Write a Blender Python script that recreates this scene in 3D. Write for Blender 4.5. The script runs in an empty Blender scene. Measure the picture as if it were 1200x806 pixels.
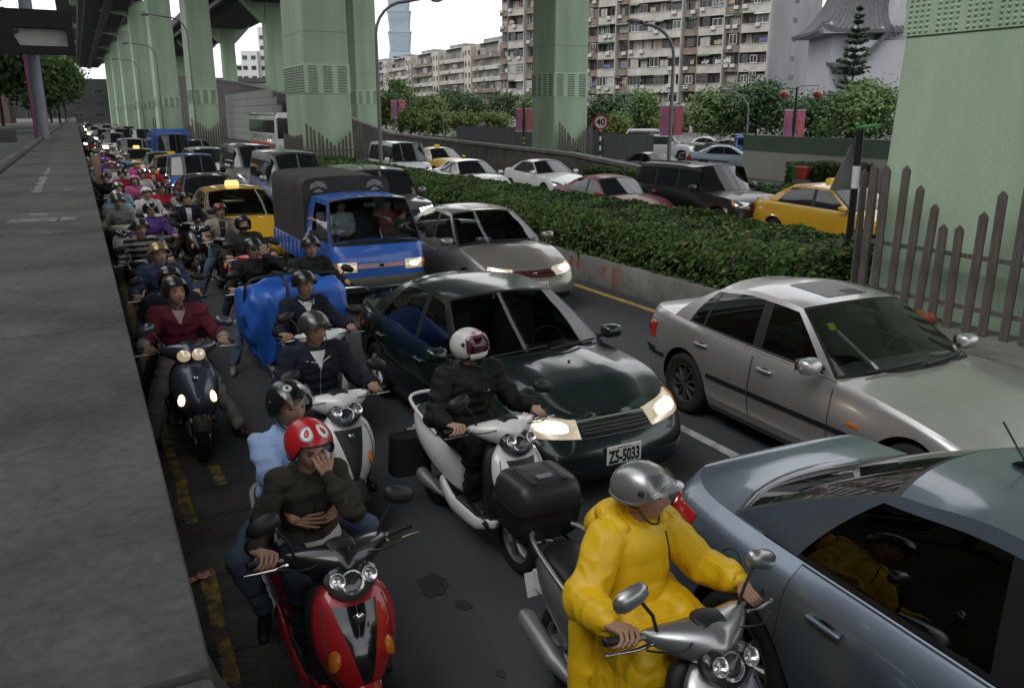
import bpy, math, random
import numpy as np
from mathutils import Vector, Matrix, Euler, Quaternion

Rd = math.radians
rng = random.Random(11)
nrng = np.random.default_rng(5)
scene = bpy.context.scene
COL = scene.collection

# ---------------------------------------------------------------- camera
cam_data = bpy.data.cameras.new('camera')
cam = bpy.data.objects.new('camera', cam_data)
COL.objects.link(cam)
scene.camera = cam
cam.location = (0, 0, 2.95)
cam.rotation_euler = (Rd(90 - 15.29), 0, Rd(-26.75))
cam_data.sensor_width = 36
cam_data.lens = 29.4
cam_data.clip_start = 0.05
cam_data.clip_end = 6000
cam_data.dof.use_dof = True
cam_data.dof.focus_distance = 6.0
cam_data.dof.aperture_fstop = 8.0

# ---------------------------------------------------------------- sky and sun (overcast)
world = bpy.data.worlds.new('World')
scene.world = world
world.use_nodes = True
wn = world.node_tree
for n in list(wn.nodes):
 wn.nodes.remove(n)
SUN_EL, SUN_AZ = 48, 250
w_out = wn.nodes.new('ShaderNodeOutputWorld')
w_bg = wn.nodes.new('ShaderNodeBackground')
w_sky = wn.nodes.new('ShaderNodeTexSky')
w_sky.sky_type = 'NISHITA'
w_sky.sun_disc = False
w_sky.sun_elevation = Rd(SUN_EL)
w_sky.sun_rotation = Rd(SUN_AZ)
w_sky.air_density = 1.0
w_sky.dust_density = 5.0
w_hsv = wn.nodes.new('ShaderNodeHueSaturation')
w_hsv.inputs['Saturation'].default_value = 0.12
w_tc = wn.nodes.new('ShaderNodeTexCoord')
w_map = wn.nodes.new('ShaderNodeMapping')
w_map.inputs['Scale'].default_value = (1.0, 1.0, 3.2)
w_noise = wn.nodes.new('ShaderNodeTexNoise')
w_noise.inputs['Scale'].default_value = 3.0
w_noise.inputs['Detail'].default_value = 6
w_noise.inputs['Roughness'].default_value = 0.55
w_ramp = wn.nodes.new('ShaderNodeValToRGB')
w_ramp.color_ramp.elements[0].position = 0.3
w_ramp.color_ramp.elements[0].color = (4.2, 4.35, 4.6, 1)
w_ramp.color_ramp.elements[1].position = 0.72
w_ramp.color_ramp.elements[1].color = (9.6, 9.6, 9.6, 1)
w_mix = wn.nodes.new('ShaderNodeMixRGB')
w_mix.inputs['Fac'].default_value = 0.86
wl = wn.links.new
wl(w_tc.outputs['Generated'], w_map.inputs['Vector'])
wl(w_map.outputs['Vector'], w_noise.inputs['Vector'])
wl(w_noise.outputs['Fac'], w_ramp.inputs['Fac'])
wl(w_sky.outputs['Color'], w_hsv.inputs['Color'])
wl(w_hsv.outputs['Color'], w_mix.inputs['Color1'])
wl(w_ramp.outputs['Color'], w_mix.inputs['Color2'])
wl(w_mix.outputs['Color'], w_bg.inputs['Color'])
w_bg.inputs['Strength'].default_value = 0.112
wl(w_bg.outputs['Background'], w_out.inputs['Surface'])

sun_data = bpy.data.lights.new('sun', 'SUN')
sun_data.energy = 0.6
sun_data.angle = Rd(40)
sun_data.color = (1.0, 0.97, 0.93)
sun = bpy.data.objects.new('sun', sun_data)
COL.objects.link(sun)
_a = Rd(SUN_AZ)
_sd = Vector((math.sin(_a) * math.cos(Rd(SUN_EL)), math.cos(_a) * math.cos(Rd(SUN_EL)), math.sin(Rd(SUN_EL))))
sun.rotation_euler = _sd.to_track_quat('Z', 'Y').to_euler()

scene.view_settings.view_transform = 'Standard'
scene.view_settings.look = 'None'
scene.view_settings.gamma = 1.0
scene.view_settings.exposure = 1.0
scene.view_settings.use_curve_mapping = False
scene.cycles.max_bounces = 8
scene.cycles.transparent_max_bounces = 12
scene.cycles.caustics_reflective = False
scene.cycles.caustics_refractive = False

# ---------------------------------------------------------------- materials
MATS = {}

def new_mat(name):
 m = bpy.data.materials.new(name)
 m.use_nodes = True
 nt = m.node_tree
 b = nt.nodes['Principled BSDF']
 return m, nt, b

def col3(c):
 """sRGB hex or tuple of linear values -> linear rgba"""
 if isinstance(c, str):
  c = c.lstrip('#')
  v = [int(c[i:i + 2], 16) / 255 for i in (0, 2, 4)]
  v = [x / 12.92 if x <= 0.04045 else ((x + 0.055) / 1.055) ** 2.4 for x in v]
  return (*v, 1)
 return (*c[:3], 1)

def mat(name, color, rough=0.5, metal=0.0, coat=0.0, var=0.12, scale=3.0, bump=0.0, bscale=60.0,
  spec=0.4, emit=0.0, ecol=None, detail=5, var2=0.0, sheen=0.0, bdist=0.01):
 if name in MATS:
  return MATS[name]
 m, nt, b = new_mat(name)
 c = col3(color)
 L = nt.links.new
 b.inputs['Roughness'].default_value = rough
 b.inputs['Metallic'].default_value = metal
 b.inputs['Specular IOR Level'].default_value = spec
 b.inputs['Coat Weight'].default_value = coat
 b.inputs['Coat Roughness'].default_value = 0.04
 if sheen:
  b.inputs['Sheen Weight'].default_value = sheen
 tc = nt.nodes.new('ShaderNodeTexCoord')
 if var > 0:
  no = nt.nodes.new('ShaderNodeTexNoise')
  no.inputs['Scale'].default_value = scale
  no.inputs['Detail'].default_value = detail
  no.inputs['Roughness'].default_value = 0.62
  L(tc.outputs['Object'], no.inputs['Vector'])
  mr = nt.nodes.new('ShaderNodeMapRange')
  mr.inputs['From Min'].default_value = 0.28
  mr.inputs['From Max'].default_value = 0.72
  mr.inputs['To Min'].default_value = 1 - var
  mr.inputs['To Max'].default_value = 1 + var
  L(no.outputs['Fac'], mr.inputs['Value'])
  fac = mr.outputs['Result']
  if var2 > 0:
   n2 = nt.nodes.new('ShaderNodeTexNoise')
   n2.inputs['Scale'].default_value = scale * 14
   n2.inputs['Detail'].default_value = 3
   L(tc.outputs['Object'], n2.inputs['Vector'])
   m2 = nt.nodes.new('ShaderNodeMapRange')
   m2.inputs['From Min'].default_value = 0.3
   m2.inputs['From Max'].default_value = 0.7
   m2.inputs['To Min'].default_value = 1 - var2
   m2.inputs['To Max'].default_value = 1 + var2
   L(n2.outputs['Fac'], m2.inputs['Value'])
   mm = nt.nodes.new('ShaderNodeMath')
   mm.operation = 'MULTIPLY'
   L(fac, mm.inputs[0])
   L(m2.outputs['Result'], mm.inputs[1])
   fac = mm.outputs[0]
  vm = nt.nodes.new('ShaderNodeVectorMath')
  vm.operation = 'SCALE'
  vm.inputs[0].default_value = c[:3]
  L(fac, vm.inputs['Scale'])
  L(vm.outputs['Vector'], b.inputs['Base Color'])
 else:
  b.inputs['Base Color'].default_value = c
 if bump > 0:
  nb = nt.nodes.new('ShaderNodeTexNoise')
  nb.inputs['Scale'].default_value = bscale
  nb.inputs['Detail'].default_value = 4
  L(tc.outputs['Object'], nb.inputs['Vector'])
  bp = nt.nodes.new('ShaderNodeBump')
  bp.inputs['Strength'].default_value = bump
  bp.inputs['Distance'].default_value = bdist
  L(nb.outputs['Fac'], bp.inputs['Height'])
  L(bp.outputs['Normal'], b.inputs['Normal'])
 if emit > 0:
  b.inputs['Emission Color'].default_value = col3(ecol if ecol is not None else color)
  b.inputs['Emission Strength'].default_value = emit
 MATS[name] = m
 return m

def paint(name, color, metal=0.35, rough=0.38, coat=1.0, dust=.05):
 m = mat('paint_' + name, color, rough=rough, metal=metal, coat=coat, var=dust + .02, scale=1.6, detail=4, spec=0.5)
 nt = m.node_tree           # uneven gloss: road dust and dried rain
 tc = nt.nodes.new('ShaderNodeTexCoord')
 no = nt.nodes.new('ShaderNodeTexNoise')
 no.inputs['Scale'].default_value = 2.6
 no.inputs['Detail'].default_value = 8
 no.inputs['Roughness'].default_value = .7
 mr = nt.nodes.new('ShaderNodeMapRange')
 mr.inputs['From Min'].default_value = .35
 mr.inputs['From Max'].default_value = .7
 mr.inputs['To Min'].default_value = .025
 mr.inputs['To Max'].default_value = .06 + dust * 2
 nt.links.new(tc.outputs['Object'], no.inputs['Vector'])
 nt.links.new(no.outputs['Fac'], mr.inputs['Value'])
 nt.links.new(mr.outputs['Result'], nt.nodes['Principled BSDF'].inputs['Coat Roughness'])
 return m

def glass_mat(name, tint=0.25, col=(0.8, 0.9, 0.88), ior=1.5):
 """thin pane: see-through tint plus a mirror reflection that grows at grazing angles"""
 if name in MATS:
  return MATS[name]
 m, nt, b = new_mat(name)
 L = nt.links.new
 tr = nt.nodes.new('ShaderNodeBsdfTransparent')
 tr.inputs['Color'].default_value = (col[0] * tint, col[1] * tint, col[2] * tint, 1)
 gl = nt.nodes.new('ShaderNodeBsdfGlossy')
 gl.inputs['Roughness'].default_value = 0.015
 ge = nt.nodes.new('ShaderNodeNewGeometry')
 dp = nt.nodes.new('ShaderNodeVectorMath')
 dp.operation = 'DOT_PRODUCT'
 L(ge.outputs['Incoming'], dp.inputs[0])
 L(ge.outputs['Normal'], dp.inputs[1])
 ab = nt.nodes.new('ShaderNodeMath')
 ab.operation = 'ABSOLUTE'
 L(dp.outputs['Value'], ab.inputs[0])
 om = nt.nodes.new('ShaderNodeMath')
 om.operation = 'SUBTRACT'
 om.inputs[0].default_value = 1.0
 L(ab.outputs[0], om.inputs[1])
 pw = nt.nodes.new('ShaderNodeMath')
 pw.operation = 'POWER'
 pw.inputs[1].default_value = 4.0
 L(om.outputs[0], pw.inputs[0])
 fr = nt.nodes.new('ShaderNodeMapRange')
 fr.inputs['To Min'].default_value = 0.055
 fr.inputs['To Max'].default_value = 1.0
 L(pw.outputs[0], fr.inputs['Value'])
 mx = nt.nodes.new('ShaderNodeMixShader')
 L(fr.outputs['Result'], mx.inputs['Fac'])
 L(tr.outputs['BSDF'], mx.inputs[1])
 L(gl.outputs['BSDF'], mx.inputs[2])
 out = nt.nodes['Material Output']
 L(mx.outputs['Shader'], out.inputs['Surface'])
 MATS[name] = m
 return m

BLACK = mat('black_plastic', (0.012, 0.012, 0.013), rough=0.45, var=0.15, scale=9)
RUBBER = mat('tyre_rubber', (0.012, 0.012, 0.012), rough=0.8, var=0.25, scale=12, bump=0.2, bscale=90)
DARKIN = mat('interior_dark', (0.02, 0.02, 0.022), rough=0.7, var=0.2, scale=8)
GREYIN = mat('interior_grey', (0.07, 0.07, 0.07), rough=0.8, var=0.2, scale=8)
CHROME = mat('chrome', (0.62, 0.62, 0.63), rough=0.12, metal=1.0, var=0.04)
ALLOY = mat('alloy_wheel', (0.34, 0.34, 0.35), rough=0.32, metal=0.9, var=0.1, scale=14)
STEELGREY = mat('steel_grey', (0.25, 0.26, 0.27), rough=0.45, metal=0.6, var=0.12)
def crease_mat(name, c, rough=.35, scale=5.0, dist=.03, strength=.6, stretch=(1, 1, 1), spec=.5, var=.08):
 """thin sheet material with sharp creases (ridged noise bump)"""
 m = mat(name, c, rough=rough, var=var, scale=4, spec=spec)
 nt = m.node_tree
 L = nt.links.new
 b = nt.nodes['Principled BSDF']
 tc = nt.nodes.new('ShaderNodeTexCoord')
 mp = nt.nodes.new('ShaderNodeMapping')
 mp.inputs['Scale'].default_value = stretch
 L(tc.outputs['Object'], mp.inputs['Vector'])
 no = nt.nodes.new('ShaderNodeTexNoise')
 no.noise_type = 'RIDGED_MULTIFRACTAL'
 no.inputs['Scale'].default_value = scale
 no.inputs['Detail'].default_value = 3
 no.inputs['Distortion'].default_value = .8
 L(mp.outputs['Vector'], no.inputs['Vector'])
 bp = nt.nodes.new('ShaderNodeBump')
 bp.inputs['Strength'].default_value = strength
 bp.inputs['Distance'].default_value = dist
 L(no.outputs['Fac'], bp.inputs['Height'])
 L(bp.outputs['Normal'], b.inputs['Normal'])
 return m

GLASS_F = glass_mat('windscreen_glass', 0.5)
GLASS_T = glass_mat('truck_windscreen', 0.8)
GLASS_S = glass_mat('tinted_side_glass', 0.2)
GLASS_D = glass_mat('dark_tinted_glass', 0.07)
GLASS_FAR = mat('far_car_glass', (0.012, 0.014, 0.015), rough=0.06, var=0.0, spec=0.6)
GLASS_CLR = glass_mat('clear_lens', 0.9, (1, 1, 1))
LAMP_ON = mat('lamp_lit', (0.7, 0.68, 0.64), rough=0.2, metal=.6, var=0.2, scale=40, bump=.15, bscale=80, emit=0.16, ecol=(1.0, 0.74, 0.44))
LAMP_MID = mat('lamp_halo', (0.9, 0.85, 0.75), rough=0.25, var=0, emit=1.0, ecol=(1.0, 0.78, 0.48))
LAMP_CORE = mat('lamp_core', (0.9, 0.85, 0.75), rough=0.2, var=0, emit=6.0, ecol=(1.0, 0.86, 0.62))
LAMP_FAR = mat('lamp_lit_far', (0.9, 0.85, 0.75), rough=0.2, var=0, emit=9.0, ecol=(1.0, 0.83, 0.58))
LAMP_OFF = mat('lamp_reflector', (0.62, 0.63, 0.65), rough=0.16, metal=0.85, var=0.3, scale=30, bump=0.12, bscale=70)
AMBER = mat('amber_lens', (0.55, 0.16, 0.02), rough=0.2, var=0.1, coat=1)
AMBER_ON = mat('amber_lens_lit', (0.8, 0.3, 0.05), rough=0.2, var=0, emit=3.2, ecol=(1.0, 0.62, 0.25))
REDLENS = mat('red_lens', (0.42, 0.012, 0.012), rough=0.15, var=0.1, coat=1)
REDLENS_ON = mat('red_lens_lit', (0.6, 0.02, 0.02), rough=0.15, var=0, emit=1.1, ecol=(1.0, 0.05, 0.04), coat=1)
PLATE_W = mat('plate_white', (0.72, 0.72, 0.70), rough=0.4, var=0.08, scale=20)
PLATE_K = mat('plate_ink', (0.012, 0.012, 0.014), rough=0.5, var=0)
WHITE = mat('white_plastic', (0.72, 0.72, 0.72), rough=0.3, var=0.05, coat=0.5)

# ---------------------------------------------------------------- mesh builder
class MB:
 def __init__(self):
  self.v, self.f, self.m = [], [], []

 def add(self, verts, faces, mi=0):
  o = len(self.v)
  self.v.extend([tuple(p) for p in verts])
  self.f.extend([tuple(i + o for i in q) for q in faces])
  self.m.extend([mi] * len(faces))
  return self

 def box(self, c, s, rot=None, mi=0, taper=1.0):
  hx, hy, hz = s[0] / 2, s[1] / 2, s[2] / 2
  P = []
  for sz in (-1, 1):
   k = taper if sz > 0 else 1.0
   for sx, sy in ((-1, -1), (1, -1), (1, 1), (-1, 1)):
    P.append(Vector((sx * hx * k, sy * hy * k, sz * hz)))
  if rot is not None:
   mt = rot if isinstance(rot, Matrix) else Euler(rot).to_matrix()
   P = [mt @ p for p in P]
  P = [(p.x + c[0], p.y + c[1], p.z + c[2]) for p in P]
  return self.add(P, [(3, 2, 1, 0), (4, 5, 6, 7), (0, 1, 5, 4), (1, 2, 6, 5), (2, 3, 7, 6), (3, 0, 4, 7)], mi)

 def bbox(self, lo, hi, mi=0):
  return self.box([(a + b) / 2 for a, b in zip(lo, hi)], [b - a for a, b in zip(lo, hi)], mi=mi)

 def rbox(self, c, s, r=0.02, rot=None, mi=0, seg=2, flat=False):
  """box with rounded vertical-profile edges: stacked rounded rectangles"""
  hx, hy, hz = s[0] / 2, s[1] / 2, s[2] / 2
  r = min(r, hx * 0.98, hy * 0.98, hz * 0.98)
  rings = []
  for zi in range(seg + 1):
   a = math.pi / 2 * zi / seg
   rings.append((hx - r + r * math.sin(a), hy - r + r * math.sin(a), -hz + r - r * math.cos(a), r * math.sin(a)))
  top = [(w, d, -z, q) for (w, d, z, q) in reversed(rings)]
  R = []
  mt = None
  if rot is not None:
   mt = rot if isinstance(rot, Matrix) else Euler(rot).to_matrix()
  for (w, d, z, q) in rings + top:
   ring = []
   q = max(q, 1e-4)
   for k, (cx, cy) in enumerate(((1, 1), (-1, 1), (-1, -1), (1, -1))):
    for j in range(seg + 1):
     a = math.pi / 2 * (k + j / seg)
     p = Vector((cx * (w - q) + q * math.cos(a), cy * (d - q) + q * math.sin(a), z))
     if mt is not None:
      p = mt @ p
     ring.append((p.x + c[0], p.y + c[1], p.z + c[2]))
   R.append(ring)
  return self.loft(R, mi=mi)

 def loft(self, rings, closed=True, caps=True, mi=0):
  n = len(rings[0])
  V = [p for r in rings for p in r]
  F = []
  for i in range(len(rings) - 1):
   for j in range(n if closed else n - 1):
    a, b = i * n + j, i * n + (j + 1) % n
    F.append((a, b, b + n, a + n))
  if caps and closed:
   F.append(tuple(range(n - 1, -1, -1)))
   k = (len(rings) - 1) * n
   F.append(tuple(range(k, k + n)))
  return self.add(V, F, mi)

 def grid(self, P, mi=0, flip=False):
  """P[i][j] grid of points"""
  n, m = len(P), len(P[0])
  V = [p for r in P for p in r]
  F = []
  for i in range(n - 1):
   for j in range(m - 1):
    q = (i * m + j, i * m + j + 1, (i + 1) * m + j + 1, (i + 1) * m + j)
    F.append(q[::-1] if flip else q)
  return self.add(V, F, mi)

 def tube(self, pts, r, n=8, mi=0, caps=True):
  pts = [Vector(p) for p in pts]
  rs = r if isinstance(r, (list, tuple)) else [r] * len(pts)
  rings = []
  prev = None
  for i, p in enumerate(pts):
   a = pts[max(i - 1, 0)]
   b = pts[min(i + 1, len(pts) - 1)]
   t = (b - a)
   t = t.normalized() if t.length > 1e-9 else Vector((0, 0, 1))
   if prev is None:
    u = t.orthogonal().normalized()
   else:
    u = (prev - t * prev.dot(t))
    u = u.normalized() if u.length > 1e-6 else t.orthogonal().normalized()
   prev = u
   w = t.cross(u)
   rings.append([tuple(p + (u * math.cos(2 * math.pi * k / n) + w * math.sin(2 * math.pi * k / n)) * rs[i]) for k in range(n)])
  return self.loft(rings, mi=mi, caps=caps)

 def lathe(self, prof, n=24, mat4=None, mi=0, closed_prof=False):
  """prof: list of (r, h) round the local Z axis"""
  rings = []
  for k in range(n):
   a = 2 * math.pi * k / n
   ring = []
   for (r, h) in prof:
    p = Vector((r * math.cos(a), r * math.sin(a), h))
    if mat4 is not None:
     p = mat4 @ p
    ring.append(tuple(p))
   rings.append(ring)
  m = len(prof)
  V = [p for r in rings for p in r]
  F = []
  for k in range(n):
   k2 = (k + 1) % n
   for j in range(m if closed_prof else m - 1):
    j2 = (j + 1) % m
    F.append((k * m + j, k2 * m + j, k2 * m + j2, k * m + j2))
  return self.add(V, F, mi)

 def ell(self, c, r, nu=16, nv=10, rot=None, mi=0):
  mt = None
  if rot is not None:
   mt = rot if isinstance(rot, Matrix) else Euler(rot).to_matrix()
  rings = []
  for i in range(nv + 1):
   ph = math.pi * i / nv
   ring = []
   for j in range(nu):
    th = 2 * math.pi * j / nu
    s = max(math.sin(ph), 1e-3)
    p = Vector((r[0] * s * math.cos(th), r[1] * s * math.sin(th), -r[2] * math.cos(ph)))
    if mt is not None:
     p = mt @ p
    ring.append((p.x + c[0], p.y + c[1], p.z + c[2]))
   rings.append(ring)
  return self.loft(rings, mi=mi)

 def prism(self, poly, thick, mat4=None, mi=0):
  """poly (x, y) extruded by +-thick/2 along local z"""
  n = len(poly)
  P = [Vector((x, y, -thick / 2)) for x, y in poly] + [Vector((x, y, thick / 2)) for x, y in poly]
  if mat4 is not None:
   P = [mat4 @ p for p in P]
  F = [tuple(range(n - 1, -1, -1)), tuple(range(n, 2 * n))]
  F += [(i, (i + 1) % n, n + (i + 1) % n, n + i) for i in range(n)]
  return self.add([tuple(p) for p in P], F, mi)

 def mesh(self, name, mats, smooth=None):
  me = bpy.data.meshes.new(name)
  me.from_pydata(self.v, [], self.f)
  if not isinstance(mats, (list, tuple)):
   mats = [mats]
  for m in mats:
   me.materials.append(m)
  if len(mats) > 1:
   me.polygons.foreach_set('material_index', self.m)
  if smooth is not None:
   me.shade_smooth()
   if smooth < 180:
    me.set_sharp_from_angle(angle=Rd(smooth))
  me.update()
  return me

 def build(self, name, mats, parent=None, smooth=None):
  return obj(name, self.mesh(name, mats, smooth), parent)

def obj(name, me, parent=None, loc=None, rot=None):
 o = bpy.data.objects.new(name, me)
 COL.objects.link(o)
 if parent is not None:
  o.parent = parent
 if loc is not None:
  o.location = loc
 if rot is not None:
  o.rotation_euler = rot
 return o

def tag(o, label=None, cat=None, group=None, kind=None):
 if label:
  o['label'] = label
 if cat:
  o['category'] = cat
 if group:
  o['group'] = group
 if kind:
  o['kind'] = kind
 return o

def empty(name, loc=(0, 0, 0), rz=0.0, label=None, cat=None, group=None):
 o = bpy.data.objects.new(name, None)
 COL.objects.link(o)
 o.empty_display_size = 0.2
 o.location = loc
 o.rotation_euler = (0, 0, rz)
 return tag(o, label, cat, group)

def kids(o):
 return list(o.children)

def copy_tree(o, parent=None, swap=None):
 c = o.copy()
 COL.objects.link(c)
 c.parent = parent
 for ch in kids(o):
  copy_tree(ch, c, swap)
 return c

def pchip(xs, ys):
 """smooth monotone interpolation through the points"""
 xs, ys = np.array(xs, float), np.array(ys, float)
 h = np.diff(xs)
 d = np.diff(ys) / h
 m = np.zeros_like(ys)
 m[0], m[-1] = d[0], d[-1]
 for i in range(1, len(xs) - 1):
  if d[i - 1] * d[i] <= 0:
   m[i] = 0
  else:
   w1, w2 = 2 * h[i] + h[i - 1], h[i] + 2 * h[i - 1]
   m[i] = (w1 + w2) / (w1 / d[i - 1] + w2 / d[i])

 def f(x):
  x = min(max(x, xs[0]), xs[-1])
  i = int(min(max(np.searchsorted(xs, x) - 1, 0), len(xs) - 2))
  t = (x - xs[i]) / h[i]
  return float((2 * t ** 3 - 3 * t ** 2 + 1) * ys[i] + (t ** 3 - 2 * t ** 2 + t) * h[i] * m[i]
      + (-2 * t ** 3 + 3 * t ** 2) * ys[i + 1] + (t ** 3 - t ** 2) * h[i] * m[i + 1])
 return f

def catmull(pts, n):
 """closed=False Catmull-Rom through 2-D/3-D points, resampled to n points by arc length"""
 P = [np.array(p, float) for p in pts]
 P = [2 * P[0] - P[1]] + P + [2 * P[-1] - P[-2]]
 out = []
 for i in range(1, len(P) - 2):
  for t in np.linspace(0, 1, 16, endpoint=False):
   a, b, c, d = P[i - 1], P[i], P[i + 1], P[i + 2]
   out.append(0.5 * ((2 * b) + (-a + c) * t + (2 * a - 5 * b + 4 * c - d) * t * t + (-a + 3 * b - 3 * c + d) * t ** 3))
 out.append(P[-2])
 out = np.array(out)
 s = np.concatenate([[0], np.cumsum(np.linalg.norm(np.diff(out, axis=0), axis=1))])
 q = np.linspace(0, s[-1], n)
 return np.stack([np.interp(q, s, out[:, k]) for k in range(out.shape[1])], 1)

def vnoise(P, scale=1.0, seed=0):
 """value noise on an (n,3) array, -1..1"""
 P = np.asarray(P, float) * scale + seed * 17.31
 i = np.floor(P).astype(np.int64)
 f = P - i
 f = f * f * (3 - 2 * f)

 def h(ix, iy, iz):
  n = (ix * 374761393 + iy * 668265263 + iz * 1274126177 + seed * 974711) & 0xffffffff
  n = ((n ^ (n >> 13)) * 1274126177) & 0xffffffff
  n = n ^ (n >> 16)
  return (n & 0xffff) / 32767.5 - 1
 r = 0
 for dx in (0, 1):
  for dy in (0, 1):
   for dz in (0, 1):
    w = (f[:, 0] if dx else 1 - f[:, 0]) * (f[:, 1] if dy else 1 - f[:, 1]) * (f[:, 2] if dz else 1 - f[:, 2])
    r = r + w * h(i[:, 0] + dx, i[:, 1] + dy, i[:, 2] + dz)
 return r

def text_mesh(txt, size, mat_, name, extrude=0.002, bold=0.0):
 cu = bpy.data.curves.new(name, 'FONT')
 cu.body = txt
 cu.size = size
 cu.extrude = extrude
 cu.offset = bold
 cu.align_x = 'CENTER'
 cu.align_y = 'CENTER'
 cu.resolution_u = 3
 to = bpy.data.objects.new(name, cu)
 COL.objects.link(to)
 dg = bpy.context.evaluated_depsgraph_get()
 me = bpy.data.meshes.new_from_object(to.evaluated_get(dg))
 me.name = name
 bpy.data.objects.remove(to)
 bpy.data.curves.remove(cu)
 me.materials.clear()
 me.materials.append(mat_)
 return me
# ================================================================ SETTING
def node_mix_mat(name, c1, c2, scale, lo, hi, rough1=0.8, rough2=0.8, bump=0.3, bscale=120, var=0.2, stretch=(1, 1, 1), spec=0.3, detail=6):
 """two surface colours mixed by a noise mask (worn paint, stains); object coordinates"""
 if name in MATS:
  return MATS[name]
 m, nt, b = new_mat(name)
 L = nt.links.new
 tc = nt.nodes.new('ShaderNodeTexCoord')
 mp = nt.nodes.new('ShaderNodeMapping')
 mp.inputs['Scale'].default_value = stretch
 L(tc.outputs['Object'], mp.inputs['Vector'])
 n1 = nt.nodes.new('ShaderNodeTexNoise')
 n1.inputs['Scale'].default_value = scale
 n1.inputs['Detail'].default_value = detail
 n1.inputs['Roughness'].default_value = 0.65
 L(mp.outputs['Vector'], n1.inputs['Vector'])
 mr = nt.nodes.new('ShaderNodeMapRange')
 mr.inputs['From Min'].default_value = lo
 mr.inputs['From Max'].default_value = hi
 L(n1.outputs['Fac'], mr.inputs['Value'])
 mx = nt.nodes.new('ShaderNodeMixRGB')
 mx.inputs['Color1'].default_value = col3(c1)
 mx.inputs['Color2'].default_value = col3(c2)
 L(mr.outputs['Result'], mx.inputs['Fac'])
 n2 = nt.nodes.new('ShaderNodeTexNoise')
 n2.inputs['Scale'].default_value = bscale
 n2.inputs['Detail'].default_value = 3
 L(tc.outputs['Object'], n2.inputs['Vector'])
 m2 = nt.nodes.new('ShaderNodeMapRange')
 m2.inputs['From Min'].default_value = 0.3
 m2.inputs['From Max'].default_value = 0.7
 m2.inputs['To Min'].default_value = 1 - var
 m2.inputs['To Max'].default_value = 1 + var
 L(n2.outputs['Fac'], m2.inputs['Value'])
 vm = nt.nodes.new('ShaderNodeVectorMath')
 vm.operation = 'SCALE'
 L(mx.outputs['Color'], vm.inputs[0])
 L(m2.outputs['Result'], vm.inputs['Scale'])
 L(vm.outputs['Vector'], b.inputs['Base Color'])
 rr = nt.nodes.new('ShaderNodeMapRange')
 rr.inputs['To Min'].default_value = rough1
 rr.inputs['To Max'].default_value = rough2
 L(mr.outputs['Result'], rr.inputs['Value'])
 L(rr.outputs['Result'], b.inputs['Roughness'])
 b.inputs['Specular IOR Level'].default_value = spec
 bp = nt.nodes.new('ShaderNodeBump')
 bp.inputs['Strength'].default_value = bump
 bp.inputs['Distance'].default_value = 0.006
 L(n2.outputs['Fac'], bp.inputs['Height'])
 L(bp.outputs['Normal'], b.inputs['Normal'])
 MATS[name] = m
 return m

ASPHALT = node_mix_mat('asphalt', (0.035, 0.0365, 0.040), (0.062, 0.064, 0.069), 0.8, 0.35, 0.7, 0.62, 0.85, 0.6, 150, 0.34, stretch=(2.2, .22, 1), spec=0.4)
ASPHALT2 = node_mix_mat('asphalt_far', (0.045, 0.046, 0.048), (0.062, 0.062, 0.064), 0.4, 0.35, 0.7, 0.8, 0.9, 0.4, 120, 0.25)
GUTTER_C = node_mix_mat('gutter_concrete', (0.036, 0.035, 0.034), (0.090, 0.087, 0.082), 2.2, 0.36, 0.66, 0.8, 0.9, 0.5, 70, 0.28)
CONC = node_mix_mat('concrete', (0.13, 0.125, 0.115), (0.25, 0.24, 0.225), 1.6, 0.34, 0.68, 0.85, 0.9, 0.4, 60, 0.18)
CONC_D = node_mix_mat('concrete_dark', (0.075, 0.072, 0.066), (0.15, 0.145, 0.135), 1.1, 0.34, 0.68, 0.85, 0.9, 0.4, 50, 0.18)
WALLTOP = node_mix_mat('wall_top_concrete', (0.042, 0.042, 0.040), (0.110, 0.110, 0.105), 1.3, 0.36, 0.64, 0.8, 0.9, 0.5, 40, 0.2)
GREEN = node_mix_mat('column_green_paint', (0.345, 0.475, 0.335), (0.455, 0.595, 0.435), 0.8, 0.3, 0.62, 0.62, 0.75, 0.15, 30, 0.06, stretch=(1, 1, 0.25))
GREEN_S = node_mix_mat('column_weathered_green', (0.27, 0.38, 0.26), (0.40, 0.52, 0.38), 0.5, 0.35, 0.65, 0.65, 0.8, 0.1, 25, 0.08, stretch=(1.5, 1.5, .18))
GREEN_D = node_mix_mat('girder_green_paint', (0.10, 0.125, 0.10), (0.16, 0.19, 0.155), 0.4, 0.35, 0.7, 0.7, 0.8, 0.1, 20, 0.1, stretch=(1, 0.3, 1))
YELLOWP = node_mix_mat('worn_yellow_paint', (0.34, 0.22, 0.03), (0.085, 0.078, 0.06), 9, 0.40, 0.58, 0.7, 0.85, 0.4, 90, 0.25)
YELLOWK = node_mix_mat('kerb_yellow_paint', (0.40, 0.30, 0.075), (0.14, 0.13, 0.09), 5, 0.52, 0.70, 0.7, 0.85, 0.4, 90, 0.2)
WHITEP = node_mix_mat('worn_white_paint', (0.42, 0.42, 0.40), (0.12, 0.12, 0.115), 6, 0.47, 0.66, 0.7, 0.85, 0.4, 90, 0.18)
SOIL = mat('soil', (0.035, 0.028, 0.02), rough=0.95, var=0.4, scale=8, bump=0.6, bscale=25)
WOOD = node_mix_mat('weathered_wood', (0.068, 0.058, 0.052), (0.175, 0.155, 0.142), 6, 0.32, 0.7, 0.85, 0.9, 0.5, 70, 0.25, stretch=(3, 3, 0.35))

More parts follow.
